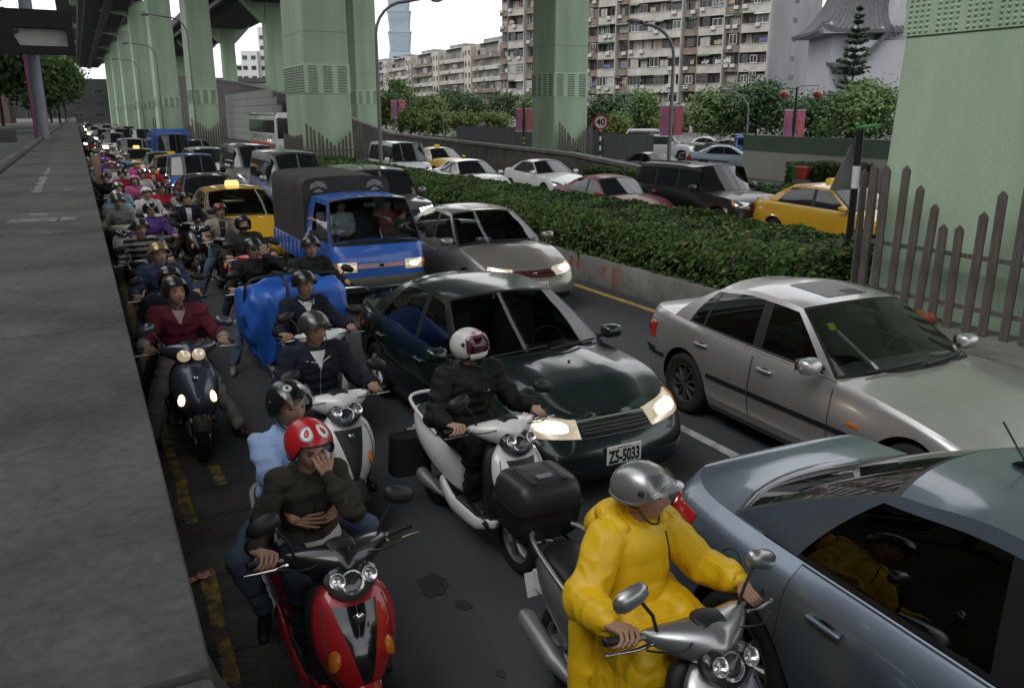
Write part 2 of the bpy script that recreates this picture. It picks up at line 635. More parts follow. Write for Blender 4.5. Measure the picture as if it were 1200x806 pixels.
def sheet(name, x0, x1, y0, y1, z, m, nx=1, ny=1):
 b = MB()
 P = [[(x0 + (x1 - x0) * i / nx, y0 + (y1 - y0) * j / ny, z) for i in range(nx + 1)] for j in range(ny + 1)]
 b.grid(P)
 return tag(b.build(name, m), kind='structure')

sheet('ground', -3000, 3000, -3000, 3000, -0.02, mat('ground_paving', (0.075, 0.075, 0.072), rough=0.9, var=0.3, scale=0.15, bump=0.3, bscale=20))
sheet('road', 0.06, 8.0, -25, 320, 0.0, ASPHALT, 1, 8)
sheet('far_road', 11.1, 18.6, -25, 320, 0.0, ASPHALT2, 1, 8)
sheet('car_park', 19.4, 75, 20, 120, -0.008, mat('car_park_asphalt', (0.11, 0.11, 0.108), rough=0.9, var=0.25, scale=0.4))

# gutter of cast slabs along the wall foot
gut = MB()
gut.bbox((0.06, 30.3, -0.01), (0.90, 300, 0.004))
gut_o = tag(gut.build('gutter', GUTTER_C), kind='structure')
_slabm = []
for k in range(3):
 b = MB()
 b.rbox((0, 0, -0.02), (0.835, 0.885, 0.056), 0.008)
 _slabm.append(b.mesh('gutter_slab', GUTTER_C, 40))
yy, k = 2.6, 0
while yy < 30.2:
 s = obj('gutter_slab', _slabm[k % 3], gut_o, (0.48 + rng.uniform(-.006, .006), yy + 0.45, rng.uniform(-.003, .002)), (rng.uniform(-.004, .004), 0, rng.uniform(-.006, .006)))
 yy += 0.9
 k += 1

def strip_mesh(pts, w, z, jitter=0.0, seed=0):
 """flat painted strip along a polyline, ragged edges"""
 r = random.Random(seed)
 Lr = []
 for (x, y) in pts:
  Lr.append(((x - w / 2 + r.uniform(-jitter, jitter), y, z), (x + w / 2 + r.uniform(-jitter, jitter), y, z)))
 b = MB()
 b.grid([[a, c] for a, c in Lr], flip=True)
 return b

b = strip_mesh([(0.41 + 0.01 * math.sin(i), 2.6 + i * 0.35) for i in range(9)], 0.09, 0.0125, 0.012, 1)
tag(b.build('yellow_edge_line', YELLOWP), kind='structure')
b = strip_mesh([(0.41 + 0.01 * math.sin(i), 6.15 + i * 0.4) for i in range(260)], 0.09, 0.0125, 0.012, 2)
tag(b.build('yellow_edge_line', YELLOWP), kind='structure')
b = strip_mesh([(0.72, 6.75), (0.72, 6.9), (0.72, 7.05), (0.715, 7.2)], 0.085, 0.0125, 0.006, 3)
tag(b.build('yellow_box_line', YELLOWP), kind='structure')
b = strip_mesh([(1.80, 16.1), (1.80, 16.6), (1.80, 17.3), (1.8, 17.5)], 0.42, 0.004, 0.03, 4)
tag(b.build('yellow_road_patch', YELLOWP), kind='structure')
b = strip_mesh([(7.70, -5 + i * 0.8) for i in range(150)], 0.12, 0.004, 0.008, 5)
tag(b.build('yellow_kerb_line', YELLOWK), kind='structure')
for y0 in (-9.5, 2.9, 15.2, 27.5, 39.8, 52):
 b = strip_mesh([(4.93, y0 + i * 0.5) for i in range(10)], 0.11, 0.004, 0.004, 6)
 tag(b.build('white_lane_dash', WHITEP), kind='structure')
for y0 in range(-6, 150, 10):
 b = strip_mesh([(14.2, y0 + i * 1.0) for i in range(5)], 0.11, 0.004, 0.003, 7)
 tag(b.build('white_lane_dash', WHITEP), kind='structure')

# smooth pale cement repair beside the yellow line
b = MB()
pl = [(0.20, 3.0), (0.37, 3.0)]
edge = [(0.385 + 0.028 * math.sin(3.1 * t) + rng.uniform(-.012, .012), 3.0 + t) for t in np.linspace(0, 1.75, 26)]
edge = [(x - 0.13 * max(0, (y - 4.0)) ** 1.2, y) for x, y in edge]
poly = [(0.20, 3.0)] + edge + [(0.20, 4.75)]
b.prism(poly, 0.004, Matrix.Translation((0, 0, 0.0155)))
tag(b.build('cement_patch', mat('pale_cement', (0.30, 0.31, 0.32), rough=0.6, var=0.12, scale=6)), kind='structure')
# dark oil drips and wet patches on the lane
OIL = mat('oil_stain', (0.025, 0.025, 0.027), rough=0.6, var=0.3, scale=12)
for (cx, cy, sx, sy, sd) in ((1.72, 4.55, .10, .20, 1), (1.80, 4.25, .05, .09, 2), (1.98, 3.28, .09, .10, 3), (1.85, 3.12, .06, .07, 4), (1.72, 3.55, .035, .04, 5), (1.35, 2.85, .05, .09, 6), (4.3, 4.0, .1, .3, 7), (1.2, 6.7, .12, .3, 8)):
 r = random.Random(sd)
 poly = []
 for a in np.linspace(0, 2 * math.pi, 40, endpoint=False):
  q = 0.8 + 0.16 * math.sin(a * 2 + sd) + 0.10 * math.sin(a * 5 + 2 * sd) + r.uniform(-.06, .06)
  q = max(q, 0.15)
  poly.append((cx + sx * q * math.cos(a), cy + sy * q * math.sin(a)))
 b = MB()
 b.prism(poly, 0.002, Matrix.Translation((0, 0, 0.0042 + 0.0004 * sd)))
 tag(b.build('oil_stain', OIL), kind='structure')
# ---------------------------------------------------------------- concrete wall the camera looks over
wall = MB()
wall.bbox((-1.02, -4, -0.02), (0.05, 300, 2.085))
wall_o = wall.build('parapet_wall', CONC_D)
tag(wall_o, 'broad grey concrete parapet wall running along the left edge of the road', 'wall')
cap = []
for i, Lc in enumerate((2.35, 3.1)):
 b = MB()
 b.rbox((0, 0, 0), (1.125, Lc - 0.018, 0.075), 0.014)
 cap.append((Lc, b.mesh('coping_slab', WALLTOP, 40)))
y = -1.2
k = 0
while y < 110:
 Lc, me = cap[0 if k < 2 else 1]
 obj('coping_slab', me, wall_o, (-0.478, y + Lc / 2, 2.1235 + rng.uniform(-.003, .002)), (0, rng.uniform(-.003, .003), 0))
 y += Lc
 k += 1
b = MB()
b.bbox((-1.055, y, 2.086), (0.07, 300, 2.15))
b.build('coping_slab', WALLTOP, wall_o)
b = MB()
b.tube([(-1.11, 1, 2.19), (-1.11, 60, 2.19), (-1.11, 300, 2.19)], 0.075, 10)
b.bbox((-1.19, 0, 1.9), (-1.06, 300, 2.15))
b.build('raised_edge', CONC_D, wall_o, 60)
# scuffed white paint marks on the wall top
for (x0, x1, y0, y1) in ((-0.50, -0.42, 10.2, 12.9), (-0.49, -0.43, 13.2, 14.9), (-0.56, -0.22, 7.35, 7.62), (-0.20, -0.09, 7.35, 7.6), (-0.42, -0.30, 7.7, 8.0), (-.21, -.10, 10.35, 10.5)):
 b = MB()
 r = random.Random(int(y0 * 10))
 n = 14
 P = [[(x0 + r.uniform(-.015, .015), y0 + (y1 - y0) * i / n, 2.1645), (x1 + r.uniform(-.015, .015), y0 + (y1 - y0) * i / n, 2.1645)] for i in range(n + 1)]
 b.grid(P, flip=True)
 b.build('paint_mark', node_mix_mat('faint_white_marks', (.24, .24, .23), (.09, .09, .087), 7, .40, .62), wall_o)
b = MB()
b.bbox((0.04, 2.0, 0.0), (0.21, 300, 0.17))
b.build('foot_kerb', CONC_D, wall_o)
ORANGE = mat('orange_reflector', (0.62, 0.20, 0.03), rough=0.35, var=0.2, scale=30, coat=0.4)
for y in np.arange(4.2, 60, 0.95):
 b = MB()
 b.box((0.235, y, 0.205), (0.05, 0.22, 0.05))
 b.build('reflector', ORANGE, wall_o)
sheet('left_pavement', -60, -1.19, 0, 300, 1.9, mat('left_paving', (0.085, 0.085, 0.085), rough=0.9, var=0.2, scale=1))

# ---------------------------------------------------------------- median planter
med = MB()
med.bbox((8.28, -10, -0.01), (10.85, 300, 0.40))
med_o = tag(med.build('median_planter', SOIL), kind='structure')
kb = MB()
kb.rbox((0, 0, 0.235), (0.26, 2.985, 0.49), 0.02)
kbm = kb.mesh('kerb_block', CONC, 40)
for i in range(30):
 yk = -4.5 + i * 3
 obj('kerb_block', kbm, med_o, (8.14, yk, 0), (0, 0, rng.uniform(-.003, .003)))
 if 3 < i < 22:
  obj('kerb_block', kbm, med_o, (10.98, yk, 0))
b = MB()
b.bbox((8.275, 1.0, 0.395), (10.84, 8.4, 0.487))
b.build('concrete_apron', CONC, med_o)
b = MB()
b.bbox((8.01, 85.5, 0), (8.27, 300, 0.48))
b.build('kerb_block', CONC, med_o)
# red brush-painted characters on the kerb
REDP = mat('red_brush_paint', (0.36, 0.075, 0.04), rough=0.7, var=0.3, scale=25)

def strokes(cy, cz, s, segs, parent):
 b = MB()
 for (y0, z0, y1, z1) in segs:
  p0 = Vector((0, -y0 * s, z0 * s))
  p1 = Vector((0, -y1 * s, z1 * s))
  d = (p1 - p0)
  L_ = d.length
  ang = math.atan2(d.z, d.y)
  c = (p0 + p1) / 2
  b.box((8.006, cy + c.y, cz + c.z), (0.006, L_ + 0.01, 0.016), (ang, 0, 0))
 return b.build('painted_character', REDP, parent)

WATER = [(0, .5, 0, -.45), (0, -.45, -.1, -.35), (-.4, .2, -.08, .2), (-.08, .2, -.35, -.25), (.3, .35, .08, .12), (.08, .15, .4, -.3)]
TABLE = [(-.35, .35, .35, .35), (-.3, .15, .3, .15), (-.4, -.05, .4, -.05), (0, .5, 0, -.05), (0, -.05, -.35, -.45), (0, -.1, 0, -.45), (.05, -.1, .4, -.45), (0, -.45, .12, -.38)]
strokes(12.28, 0.27, 0.30, WATER, med_o)
strokes(11.92, 0.25, 0.32, TABLE, med_o)
strokes(13.4, 0.33, 0.18, TABLE, med_o)
strokes(13.15, 0.30, 0.2, WATER, med_o)

# ---------------------------------------------------------------- leaves
def leaf_mesh(name, P, N, size, mats, mat_idx=None, aspect=0.5, jitter=0.7, rg=nrng):
 """folded leaf diamonds at points P, roughly facing N"""
 n = len(P)
 P = np.asarray(P, float)
 N = np.asarray(N, float) + rg.normal(0, jitter, (n, 3))
 N /= np.linalg.norm(N, axis=1)[:, None] + 1e-9
 T = rg.normal(0, 1, (n, 3))
 T[:, 2] -= 0.3
 T -= N * (T * N).sum(1)[:, None]
 T /= np.linalg.norm(T, axis=1)[:, None] + 1e-9
 B = np.cross(N, T)
 s = np.asarray(size) * rg.uniform(0.65, 1.3, n)
 s = s[:, None]
 a = P - T * s * 0.5
 c = P + T * s * 0.5 - N * s * 0.10
 l = P + B * s * aspect * 0.5 - N * s * 0.08
 r = P - B * s * aspect * 0.5 - N * s * 0.08
 V = np.stack([a, l, c, r], 1).reshape(-1, 3)
 idx = np.arange(n) * 4
 F = np.stack([idx, idx + 1, idx + 2, idx, idx + 2, idx + 3], 1).reshape(-1)
 me = bpy.data.meshes.new(name)
 me.vertices.add(len(V))
 me.vertices.foreach_set('co', V.reshape(-1))
 me.loops.add(len(F))
 me.loops.foreach_set('vertex_index', F.astype(np.int32))
 me.polygons.add(n * 2)
 me.polygons.foreach_set('loop_start', np.arange(n * 2, dtype=np.int32) * 3)
 if not isinstance(mats, (list, tuple)):
  mats = [mats]
 for m in mats:
  me.materials.append(m)
 if mat_idx is None:
  mat_idx = rg.integers(0, len(mats), n)
 me.polygons.foreach_set('material_index', np.repeat(mat_idx, 2).astype(np.int32))
 me.update()
 me.validate()
 return me

def leaf_mat(name, c, tr=0.25):
 if name in MATS:
  return MATS[name]
 m, nt, b = new_mat(name)
 L = nt.links.new
 gi = nt.nodes.new('ShaderNodeNewGeometry')
 mr = nt.nodes.new('ShaderNodeMapRange')
 mr.inputs['To Min'].default_value = 0.55
 mr.inputs['To Max'].default_value = 1.5
 L(gi.outputs['Random Per Island'], mr.inputs['Value'])
 vm = nt.nodes.new('ShaderNodeVectorMath')
 vm.operation = 'SCALE'
 vm.inputs[0].default_value = c
 L(mr.outputs['Result'], vm.inputs['Scale'])
 L(vm.outputs['Vector'], b.inputs['Base Color'])
 b.inputs['Roughness'].default_value = 0.5
 b.inputs['Specular IOR Level'].default_value = 0.35
 td = nt.nodes.new('ShaderNodeBsdfTranslucent')
 L(vm.outputs['Vector'], td.inputs['Color'])
 mx = nt.nodes.new('ShaderNodeMixShader')
 mx.inputs['Fac'].default_value = tr
 L(b.outputs['BSDF'], mx.inputs[1])
 L(td.outputs['BSDF'], mx.inputs[2])
 L(mx.outputs['Shader'], nt.nodes['Material Output'].inputs['Surface'])
 MATS[name] = m
 return m

HEDGE_M = [leaf_mat('hedge_leaf_a', (0.068, 0.128, 0.026), .35), leaf_mat('hedge_leaf_b', (0.135, 0.205, 0.045), .35), leaf_mat('hedge_leaf_c', (0.038, 0.078, 0.019), .35), leaf_mat('hedge_leaf_dead', (0.20, 0.12, 0.035), .2)]
HEDGE_CORE = mat('hedge_dark_core', (0.012, 0.016, 0.008), rough=0.95, var=0.4, scale=7, bump=0.8, bscale=18)

def hedge(name, x0, x1, y0, y1, z0, z1, dens, size, seed=1, overhang=0.12):
 rg = np.random.default_rng(seed)
 # solid bumpy dark core under the leaves
 nx, ny = 12, max(6, int((y1 - y0) / 0.35))
 b = MB()
 prof = []
 for t in np.linspace(0, math.pi, nx + 1):
  cx, cz = -math.cos(t), math.sin(t)
  sx = math.copysign(abs(cx) ** 0.45, cx)
  prof.append((sx, abs(cz) ** 0.45))
 rings = []
 for j in range(ny + 1):
  yv = y0 + (y1 - y0) * j / ny
  ring = []
  for (sx, cz) in prof:
   ring.append([(x0 + x1) / 2 + sx * (x1 - x0) / 2, yv, z0 + cz * (z1 - z0)])
  rings.append(ring)
 A = np.array(rings).reshape(-1, 3)
 d = vnoise(A, 1.1, seed) * 0.11 + vnoise(A, 2.6, seed + 3) * 0.09
 ctr = np.stack([np.full(len(A), (x0 + x1) / 2), A[:, 1], np.full(len(A), z0)], 1)
 dirn = A - ctr
 dirn /= np.linalg.norm(dirn, axis=1)[:, None] + 1e-9
 A = A + dirn * d[:, None]
 G = A.reshape(ny + 1, nx + 1, 3)
 core = G.copy()
 core[:, :, :] = ctr.reshape(G.shape) + (G - ctr.reshape(G.shape)) * 0.93
 b.grid([[tuple(p) for p in r] for r in core], flip=True)
 for e in (0, -1):
  b.add([tuple(p) for p in core[e]], [tuple(range(nx + 1))])
 root = empty(name, ((x0 + x1) / 2, (y0 + y1) / 2, 0))
 off = Vector(root.location)
 o = b.build('dark_core', HEDGE_CORE, root, 180)
 o.location = -off
 # leaves on the surface
 area = (y1 - y0) * ((x1 - x0) + 2 * (z1 - z0))
 n = int(area * dens)
 ji = rg.uniform(0, ny - 1e-3, n)
 ii = rg.uniform(0, nx - 1e-3, n)
 j0, i0 = ji.astype(int), ii.astype(int)
 fj, fi = (ji - j0)[:, None], (ii - i0)[:, None]
 Pn = (G[j0, i0] * (1 - fj) * (1 - fi) + G[j0 + 1, i0] * fj * (1 - fi) + G[j0, i0 + 1] * (1 - fj) * fi + G[j0 + 1, i0 + 1] * fj * fi)
 cc = np.stack([np.full(n, (x0 + x1) / 2), Pn[:, 1], np.full(n, z0)], 1)
 N = Pn - cc
 N /= np.linalg.norm(N, axis=1)[:, None] + 1e-9
 clump = vnoise(Pn, 5.5, seed + 9)
 Pn = Pn + N * (rg.uniform(-0.06, 0.05, n) + 0.05 * clump + 0.13 * np.maximum(0, vnoise(Pn, 2.2, seed + 4)) * rg.uniform(0, 1, n))[:, None]
 for (yv, sg) in ((y0, -1), (y1, 1)):     # end faces
  ne = int((x1 - x0) * (z1 - z0) * dens * 1.3)
  Pe = np.stack([rg.uniform(x0, x1, ne), np.full(ne, yv) + rg.uniform(-.07, .07, ne), rg.uniform(z0, z1, ne)], 1)
  Pn = np.concatenate([Pn, Pe])
  N = np.concatenate([N, np.tile([[0, sg, 0.2]], (ne, 1))])
  clump = np.concatenate([clump, vnoise(Pe, 5.5, seed + 9)])
 n = len(Pn)
 N[:, 2] += 0.5
 idx = np.clip(np.round(rg.normal(0.6 + 0.7 * clump, 0.5)), 0, 2).astype(int)
 idx = np.where(idx == 0, 2, np.where(idx == 1, 0, 1))
 idx = np.where(rg.uniform(0, 1, n) < .012, 3, idx)
 me = leaf_mesh('leaves', Pn, N, np.full(n, size), HEDGE_M, idx, aspect=0.55, jitter=0.62, rg=rg)
 lo = obj('leaves', me, root)
 lo['kind'] = 'stuff'
 lo.location = -off
 return root

hb = hedge('hedge', 8.12, 10.95, 8.25, 22, 0.3, 1.12, 900, 0.098, 1)
tag(hb, 'long dense clipped green hedge in the kerbed median between the two roads', 'hedge')
# the same hedge farther up the median
hb2 = hedge('hedge', 8.15, 10.9, 22.05, 38.4, 0.3, 1.10, 620, 0.12, 2)
tag(hb2, 'farther stretch of the median hedge ending at the picket fence of the second green column', 'hedge')
hb3 = hedge('hedge', 19.0, 20.0, 18, 31, 0.0, 0.8, 420, 0.12, 3)
tag(hb3, 'low green hedge on the far side of the far road, behind the black SUV', 'hedge')

# ---------------------------------------------------------------- viaduct columns
def green_column(x0, y0, wx, wy, ztop, label, near=False, cap_side=0):
 root = empty('viaduct_column', (x0 + wx / 2, y0 + wy / 2, 0), 0, label, 'column', 'green columns of the elevated road')
 hx, hy = wx / 2, wy / 2
 b = MB()
 tp = 0.93
 ch = 0.06

 def ring(z, k, o=0.0):
  ax, ay = hx * k + o, hy * k + o
  return [(-ax + ch, -ay, z), (ax - ch, -ay, z), (ax, -ay + ch, z), (ax, ay - ch, z), (ax - ch, ay, z), (-ax + ch, ay, z), (-ax, ay - ch, z), (-ax, -ay + ch, z)]

 def kz(z):
  return 1 - (1 - tp) * min(max(z, 0), 14) / 14
 if near:
  def kz(z):
   return 1 - 0.016 * z
 b.loft([ring(0, kz(0)), ring(3.9, kz(3.9)), ring(7.0, kz(7)), ring(ztop, kz(ztop) if not near else 0.9)])
 b.build('shaft', GREEN if near else GREEN_S, root)
 # horizontal cast seams
 sm = MB()
 for z in (6.55, 9.4, 12.3):
  sm.loft([ring(z, kz(z), 0.006), ring(z + 0.02, kz(z), 0.006)])
 sm.build('seam', GREEN_D, root)
 # riveted collar plates, one per face
 z0, z1 = 3.9, 5.2
 for f in range(4):
  p = MB()
  kk = kz(4.5)
  wdt = (hx if f % 2 == 0 else hy) * 2 * kz(z0) - 0.02
  rot = Matrix.Rotation(f * math.pi / 2, 4, 'Z')
  dist0 = (hy if f % 2 == 0 else hx) * kz(z0)
  dist1 = (hy if f % 2 == 0 else hx) * kz(z1)
  w1 = (hx if f % 2 == 0 else hy) * 2 * kz(z1) - 0.02
  V = []
  for o in (-0.05, 0.022):
   V += [(-wdt / 2, -dist0 - o, z0), (wdt / 2, -dist0 - o, z0), (w1 / 2, -dist1 - o, z1), (-w1 / 2, -dist1 - o, z1)]
  V = [tuple(rot @ Vector(v)) for v in V]
  p.add(V, [(3, 2, 1, 0), (4, 5, 6, 7), (0, 1, 5, 4), (1, 2, 6, 5), (2, 3, 7, 6), (3, 0, 4, 7)])
  pl = p.build('collar_plate', GREEN, root)
  rv = MB()
  ngr = max(3, int(round(wdt / (0.42 if near else 0.62))))
  for g in range(ngr):
   gx = (g + 0.5) / ngr * wdt - wdt / 2
   if near and f != 3:
    continue
   if near:
    for i in range(4):
     for j in range(20):
      z = z0 + 0.05 + j * 0.062
      t = (z - z0) / (z1 - z0)
      q = rot @ Vector((gx + (i - 1.5) * 0.083, -(dist0 * (1 - t) + dist1 * t) - 0.024, z))
      rv.ell((q.x, q.y, q.z), (0.024, 0.024, 0.024), 7, 4)
   else:
    for j in range(10):
     z = z0 + 0.09 + j * 0.12
     t = (z - z0) / (z1 - z0)
     for i in range(4):
      q = rot @ Vector((gx + (i - 1.5) * 0.11, -(dist0 * (1 - t) + dist1 * t) - 0.03, z))
      rv.box((q.x, q.y, q.z), (0.055, 0.055, 0.055))
  ro = rv.build('rivets', GREEN if near else GREEN_D, pl, 60 if near else None)
  ro['kind'] = 'stuff'
 return root

row_a = [3.62, 39.3, 80.7, 113, 148, 186, 226, 268]
lab_a = ['nearest broad green column at the right edge with domed rivets, behind tall pickets',
   'green column with picket fence standing at the end of the median hedge',
   'green column rising behind the silver vans, next one up the median',
   'green column of the median row in the middle distance above the jam',
   'far green column of the median row, fifth from the viewer',
   'sixth green column of the median row above the distant headlights',
   'seventh green column of the median row',
   'farthest green column of the median row at the end of the road']
for i, y0 in enumerate(row_a):
 green_column(9.4 if i < 3 else 9.0, y0, 2.1 if i < 3 else 2.7, 4.3, 18.5, lab_a[i], near=(i == 0))
row_b = [41.2, 78, 117, 154, 191, 228]
lab_b = ['green column standing alone in front of the tall apartment block',
   'green column half hidden behind the fenced median column, right of the bus',
   'green column under the second deck left of the bus',
   'narrow green column of the second deck, left of the pale flats',
   'far green column of the second deck beside the rising ramp',
   'farthest green column of the second deck']
for i, y0 in enumerate(row_b):
 green_column(23.3, y0, 2.2, 2.6, 16.6, lab_b[i])

# ---------------------------------------------------------------- elevated decks
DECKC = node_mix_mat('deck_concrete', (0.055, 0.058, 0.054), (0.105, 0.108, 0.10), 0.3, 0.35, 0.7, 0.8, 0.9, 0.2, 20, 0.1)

def deck(name, prof, y0, y1, label, ribs, caps, mm):
 cx = sum(p[0] for p in prof) / len(prof)
 root = empty(name, (cx, (y0 + y1) / 2, 0), 0, label, 'viaduct')
 cy = (y0 + y1) / 2
 n = 24
 b = MB()
 b.loft([[(x - cx, y0 + (y1 - y0) * j / n - cy, z) for x, z in prof] for j in range(n + 1)])
 b.build('deck', mm, root)
 for (x0, x1, z0, z1) in ribs:
  b = MB()
  b.bbox((x0 - cx, y0 - cy, z0), (x1 - cx, y1 - cy, z1))
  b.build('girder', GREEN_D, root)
 for (pts, ys, th) in caps:
  for yv in ys:
   b = MB()
   b.prism([(x - cx, z) for x, z in pts], th, Matrix.Translation((0, yv - cy, 0)) @ Matrix.Rotation(math.pi / 2, 4, 'X'))
   b.build('crosshead', GREEN, root)
 for sd in (0, 1):
  xs = [p[0] for p in prof]
  xx = (min(xs) if sd == 0 else max(xs)) - cx
  b = MB()
  b.bbox((xx - 0.12, y0 - cy, 20.4), (xx + 0.12, y1 - cy, 21.5))
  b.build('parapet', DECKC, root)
 return root

profA = [(-0.6, 20.4), (-0.6, 20.1), (2.2, 19.5), (3.2, 18.4), (9.0, 18.4), (10.0, 19.5), (11.5, 20.1), (11.5, 20.4)]
deck('elevated_deck', profA, -60, 330, 'elevated road deck overhead carried by the median columns', [(2.3, 2.9, 18.7, 19.6), (5.5, 6.6, 18.0, 18.6)],
  [([(1.2, 19.9), (1.2, 19.0), (8.6, 17.9), (9.2, 17.7), (11.6, 17.7), (11.6, 19.9)], [y + 2.15 for y in row_a], 2.6)], DECKC)
profC = [(12.9, 20.4), (12.9, 20.1), (13.6, 19.4), (14.2, 18.6), (24.4, 18.6), (25.0, 19.4), (26.0, 20.1), (26.0, 20.4)]  # unseen third deck, added to leave a narrow sky stripe in windscreen reflections
deck('elevated_deck', profC, -60, 95, 'unseen deck added high above the far road to shape car reflections', [], [], DECKC)
profB = [(18.2, 18.9), (18.2, 18.6), (20.8, 18.0), (21.8, 16.9), (27.0, 16.9), (28.0, 18.0), (31.0, 18.6), (31.0, 18.9)]
dB = deck('elevated_deck', profB, 92, 330, 'second elevated deck with flared columns behind the bus', [(19.0, 19.5, 17.6, 18.2)],
   [([(20.5, 17.9), (20.5, 17.3), (23.2, 14.6), (25.6, 14.6), (28.2, 17.3), (28.2, 17.9)], [y + 1.3 for y in row_b if y > 100], 2.2)], DECKC)
for ch in dB.children:
 if ch.name.startswith('parapet'):
  ch.location.z = -1.6

# ramp rising between the two rows of columns
prof = [(24, 0.55), (34, 1.15), (59, 1.55), (72, 2.9), (85, 4.4), (120, 7.0), (160, 9.2), (198, 11), (260, 14)]
root = empty('ramp_wall', (20.4, 60, 0), 0, 'dark concrete wall of the ramp rising away beyond the far road', 'wall')
b = MB()
for i in range(len(prof) - 1):
 (ya, za), (yb, zb) = prof[i], prof[i + 1]
 for (xa, xb, d) in ((20.1, 20.4, 0.0),):
  V = [(xa, ya, -.02), (xb, ya, -.02), (xb, yb, -.02), (xa, yb, -.02), (xa, ya, za), (xb, ya, za), (xb, yb, zb), (xa, yb, zb)]
  V = [(x - 20.4, y - 60, z) for x, y, z in V]
  b.add(V, [(3, 2, 1, 0), (4, 5, 6, 7), (0, 1, 5, 4), (1, 2, 6, 5), (2, 3, 7, 6), (3, 0, 4, 7)])
b.build('wall_face', CONC_D, root)
b = MB()
b.loft([[(-0.4, y - 60, z + 0.005), (0.1, y - 60, z + 0.005), (0.1, y - 60, z + 0.15), (-0.4, y - 60, z + 0.15)] for y, z in prof])
b.build('coping', CONC, root)
b = MB()
b.loft([[(0.0, y - 60, z - 1.4), (7.5, y - 60, z - 1.4), (7.5, y - 60, z - 0.8), (0.0, y - 60, z - 0.8)] for y, z in prof if z > 4])
b.build('ramp_slab', DECKC, root)
# panelled retaining wall under the ramp
root = empty('panel_wall', (17.9, 96, 0), 0, 'pale panelled retaining wall between the columns left of the bus', 'wall')
PANEL = mat('pale_wall_panel', (0.33, 0.34, 0.33), rough=0.8, var=0.15, scale=1.2)
pm = MB()
pm.rbox((0, 0, 0), (0.12, 1.94, 0.74), 0.02)
pm = pm.mesh('panel', PANEL)
for i in range(20):
 for j in range(7):
  if j * 0.78 < 5.2 * (1 if i > 4 else (i + 1) / 6):
   obj('panel', pm, root, (0, -16 + i * 2, 0.42 + j * 0.78))

# ---------------------------------------------------------------- picket fences
def picket_mesh(h, w=0.105, t=0.028):
 b = MB()
 b.prism([(-w / 2, 0), (w / 2, 0), (w / 2, h - 0.055), (0, h), (-w / 2, h - 0.055)], t, Matrix.Rotation(math.pi / 2, 4, 'Z') @ Matrix.Rotation(math.pi / 2, 4, 'X'))
 return b.mesh('picket', WOOD)

def fence(spots, z0, axis, label, rails, lean=0.03):
 """spots: (x, y, top height)"""
 cx = sum(s[0] for s in spots) / len(spots)
 cy = sum(s[1] for s in spots) / len(spots)
 root = empty('picket_fence', (cx, cy, z0), 0, label, 'fence', 'weathered wooden picket fences round the columns')
 for (x, y, h) in spots:
  rz = 0 if axis == 'y' else math.pi / 2
  obj('picket', picket_mesh(h), root, (x - cx, y - cy, rng.uniform(-.02, .02)), (rng.uniform(-.012, .012) if axis == 'x' else rng.uniform(-lean, lean) + lean * 0.6, 0 if axis == 'y' else rng.uniform(-lean, lean), rz))
 for hz in rails:
  b = MB()
  if axis == 'y':
   ys = [s[1] - cy for s in spots]
   b.bbox((0.018, min(ys) - .08, hz - .025), (0.05, max(ys) + .08, hz + .025))
  else:
   xs = [s[0] - cx for s in spots]
   b.bbox((min(xs) - .08, 0.018, hz - .025), (max(xs) + .08, 0.05, hz + .025))
  b.build('rail', WOOD, root)
 return root

tops = [1.85, 1.86, 1.86, 1.64, 1.43, 1.21, 1.23, 1.43, 1.65, 1.86, 1.87, 1.87, 1.62, 1.4, 1.2]
ys = [7.66, 7.44, 7.2, 6.99, 6.78, 6.57, 6.36, 6.11, 5.9, 5.64, 5.42, 5.2, 4.98, 4.76, 4.54]
fence([(9.05, y, t) for y, t in zip(ys, tops)], 0.487, 'y', 'weathered wooden picket fence in front of the nearest green column, tops cut in a V', (0.28, 0.88))
fence([(9.14 + i * 0.2, 7.86, 1.8) for i in range(3)], 0.487, 'x', 'short return of dark pickets at the corner of the nearest column fence', (0.28, 0.88))

def vtops(n, hi, lo):
 return [lo + (hi - lo) * abs(2 * i / (n - 1) - 1) for i in range(n)]

n = 15
fence([(9.2 + i * 0.18, 38.75, t) for i, t in enumerate(vtops(n, 2.2, 1.25))], 0.4, 'x', 'V-topped picket fence around the column at the end of the hedge', (0.3, 1.0))
fence([(9.02, 38.9 + i * 0.2, t) for i, t in enumerate(vtops(20, 1.7, 1.6))], 0.4, 'y', 'pickets along the road side of the column at the end of the hedge', (0.3, 1.0))
fence([(9.1 + i * 0.21, 80.2, t) for i, t in enumerate(vtops(14, 2.3, 1.3))], 0.4, 'x', 'V-topped picket fence around the column behind the silver vans', (0.3, 1.0))
fence([(9.02, 80.4 + i * 0.24, t) for i, t in enumerate(vtops(18, 1.7, 1.6))], 0.4, 'y', 'pickets along the road side of the column behind the silver vans', (0.3, 1.0))
fence([(23.55 + i * 0.17, 40.9, t) for i, t in enumerate(vtops(13, 2.3, 1.25))], 0.3, 'x', 'V-topped picket fence at the foot of the lone green column before the flats', (0.3, 1.0))
fence([(9.1 + i * 0.21, 122.5, t) for i, t in enumerate(vtops(13, 2.3, 1.3))], 0.4, 'x', 'distant picket fence around the fourth median column', (0.3, 1.0))
# planter edge under the lone column
b = MB()
b.bbox((22.3, 38.0, -.02), (27, 46, 0.30))
tag(b.build('column_island', CONC_D), kind='structure')
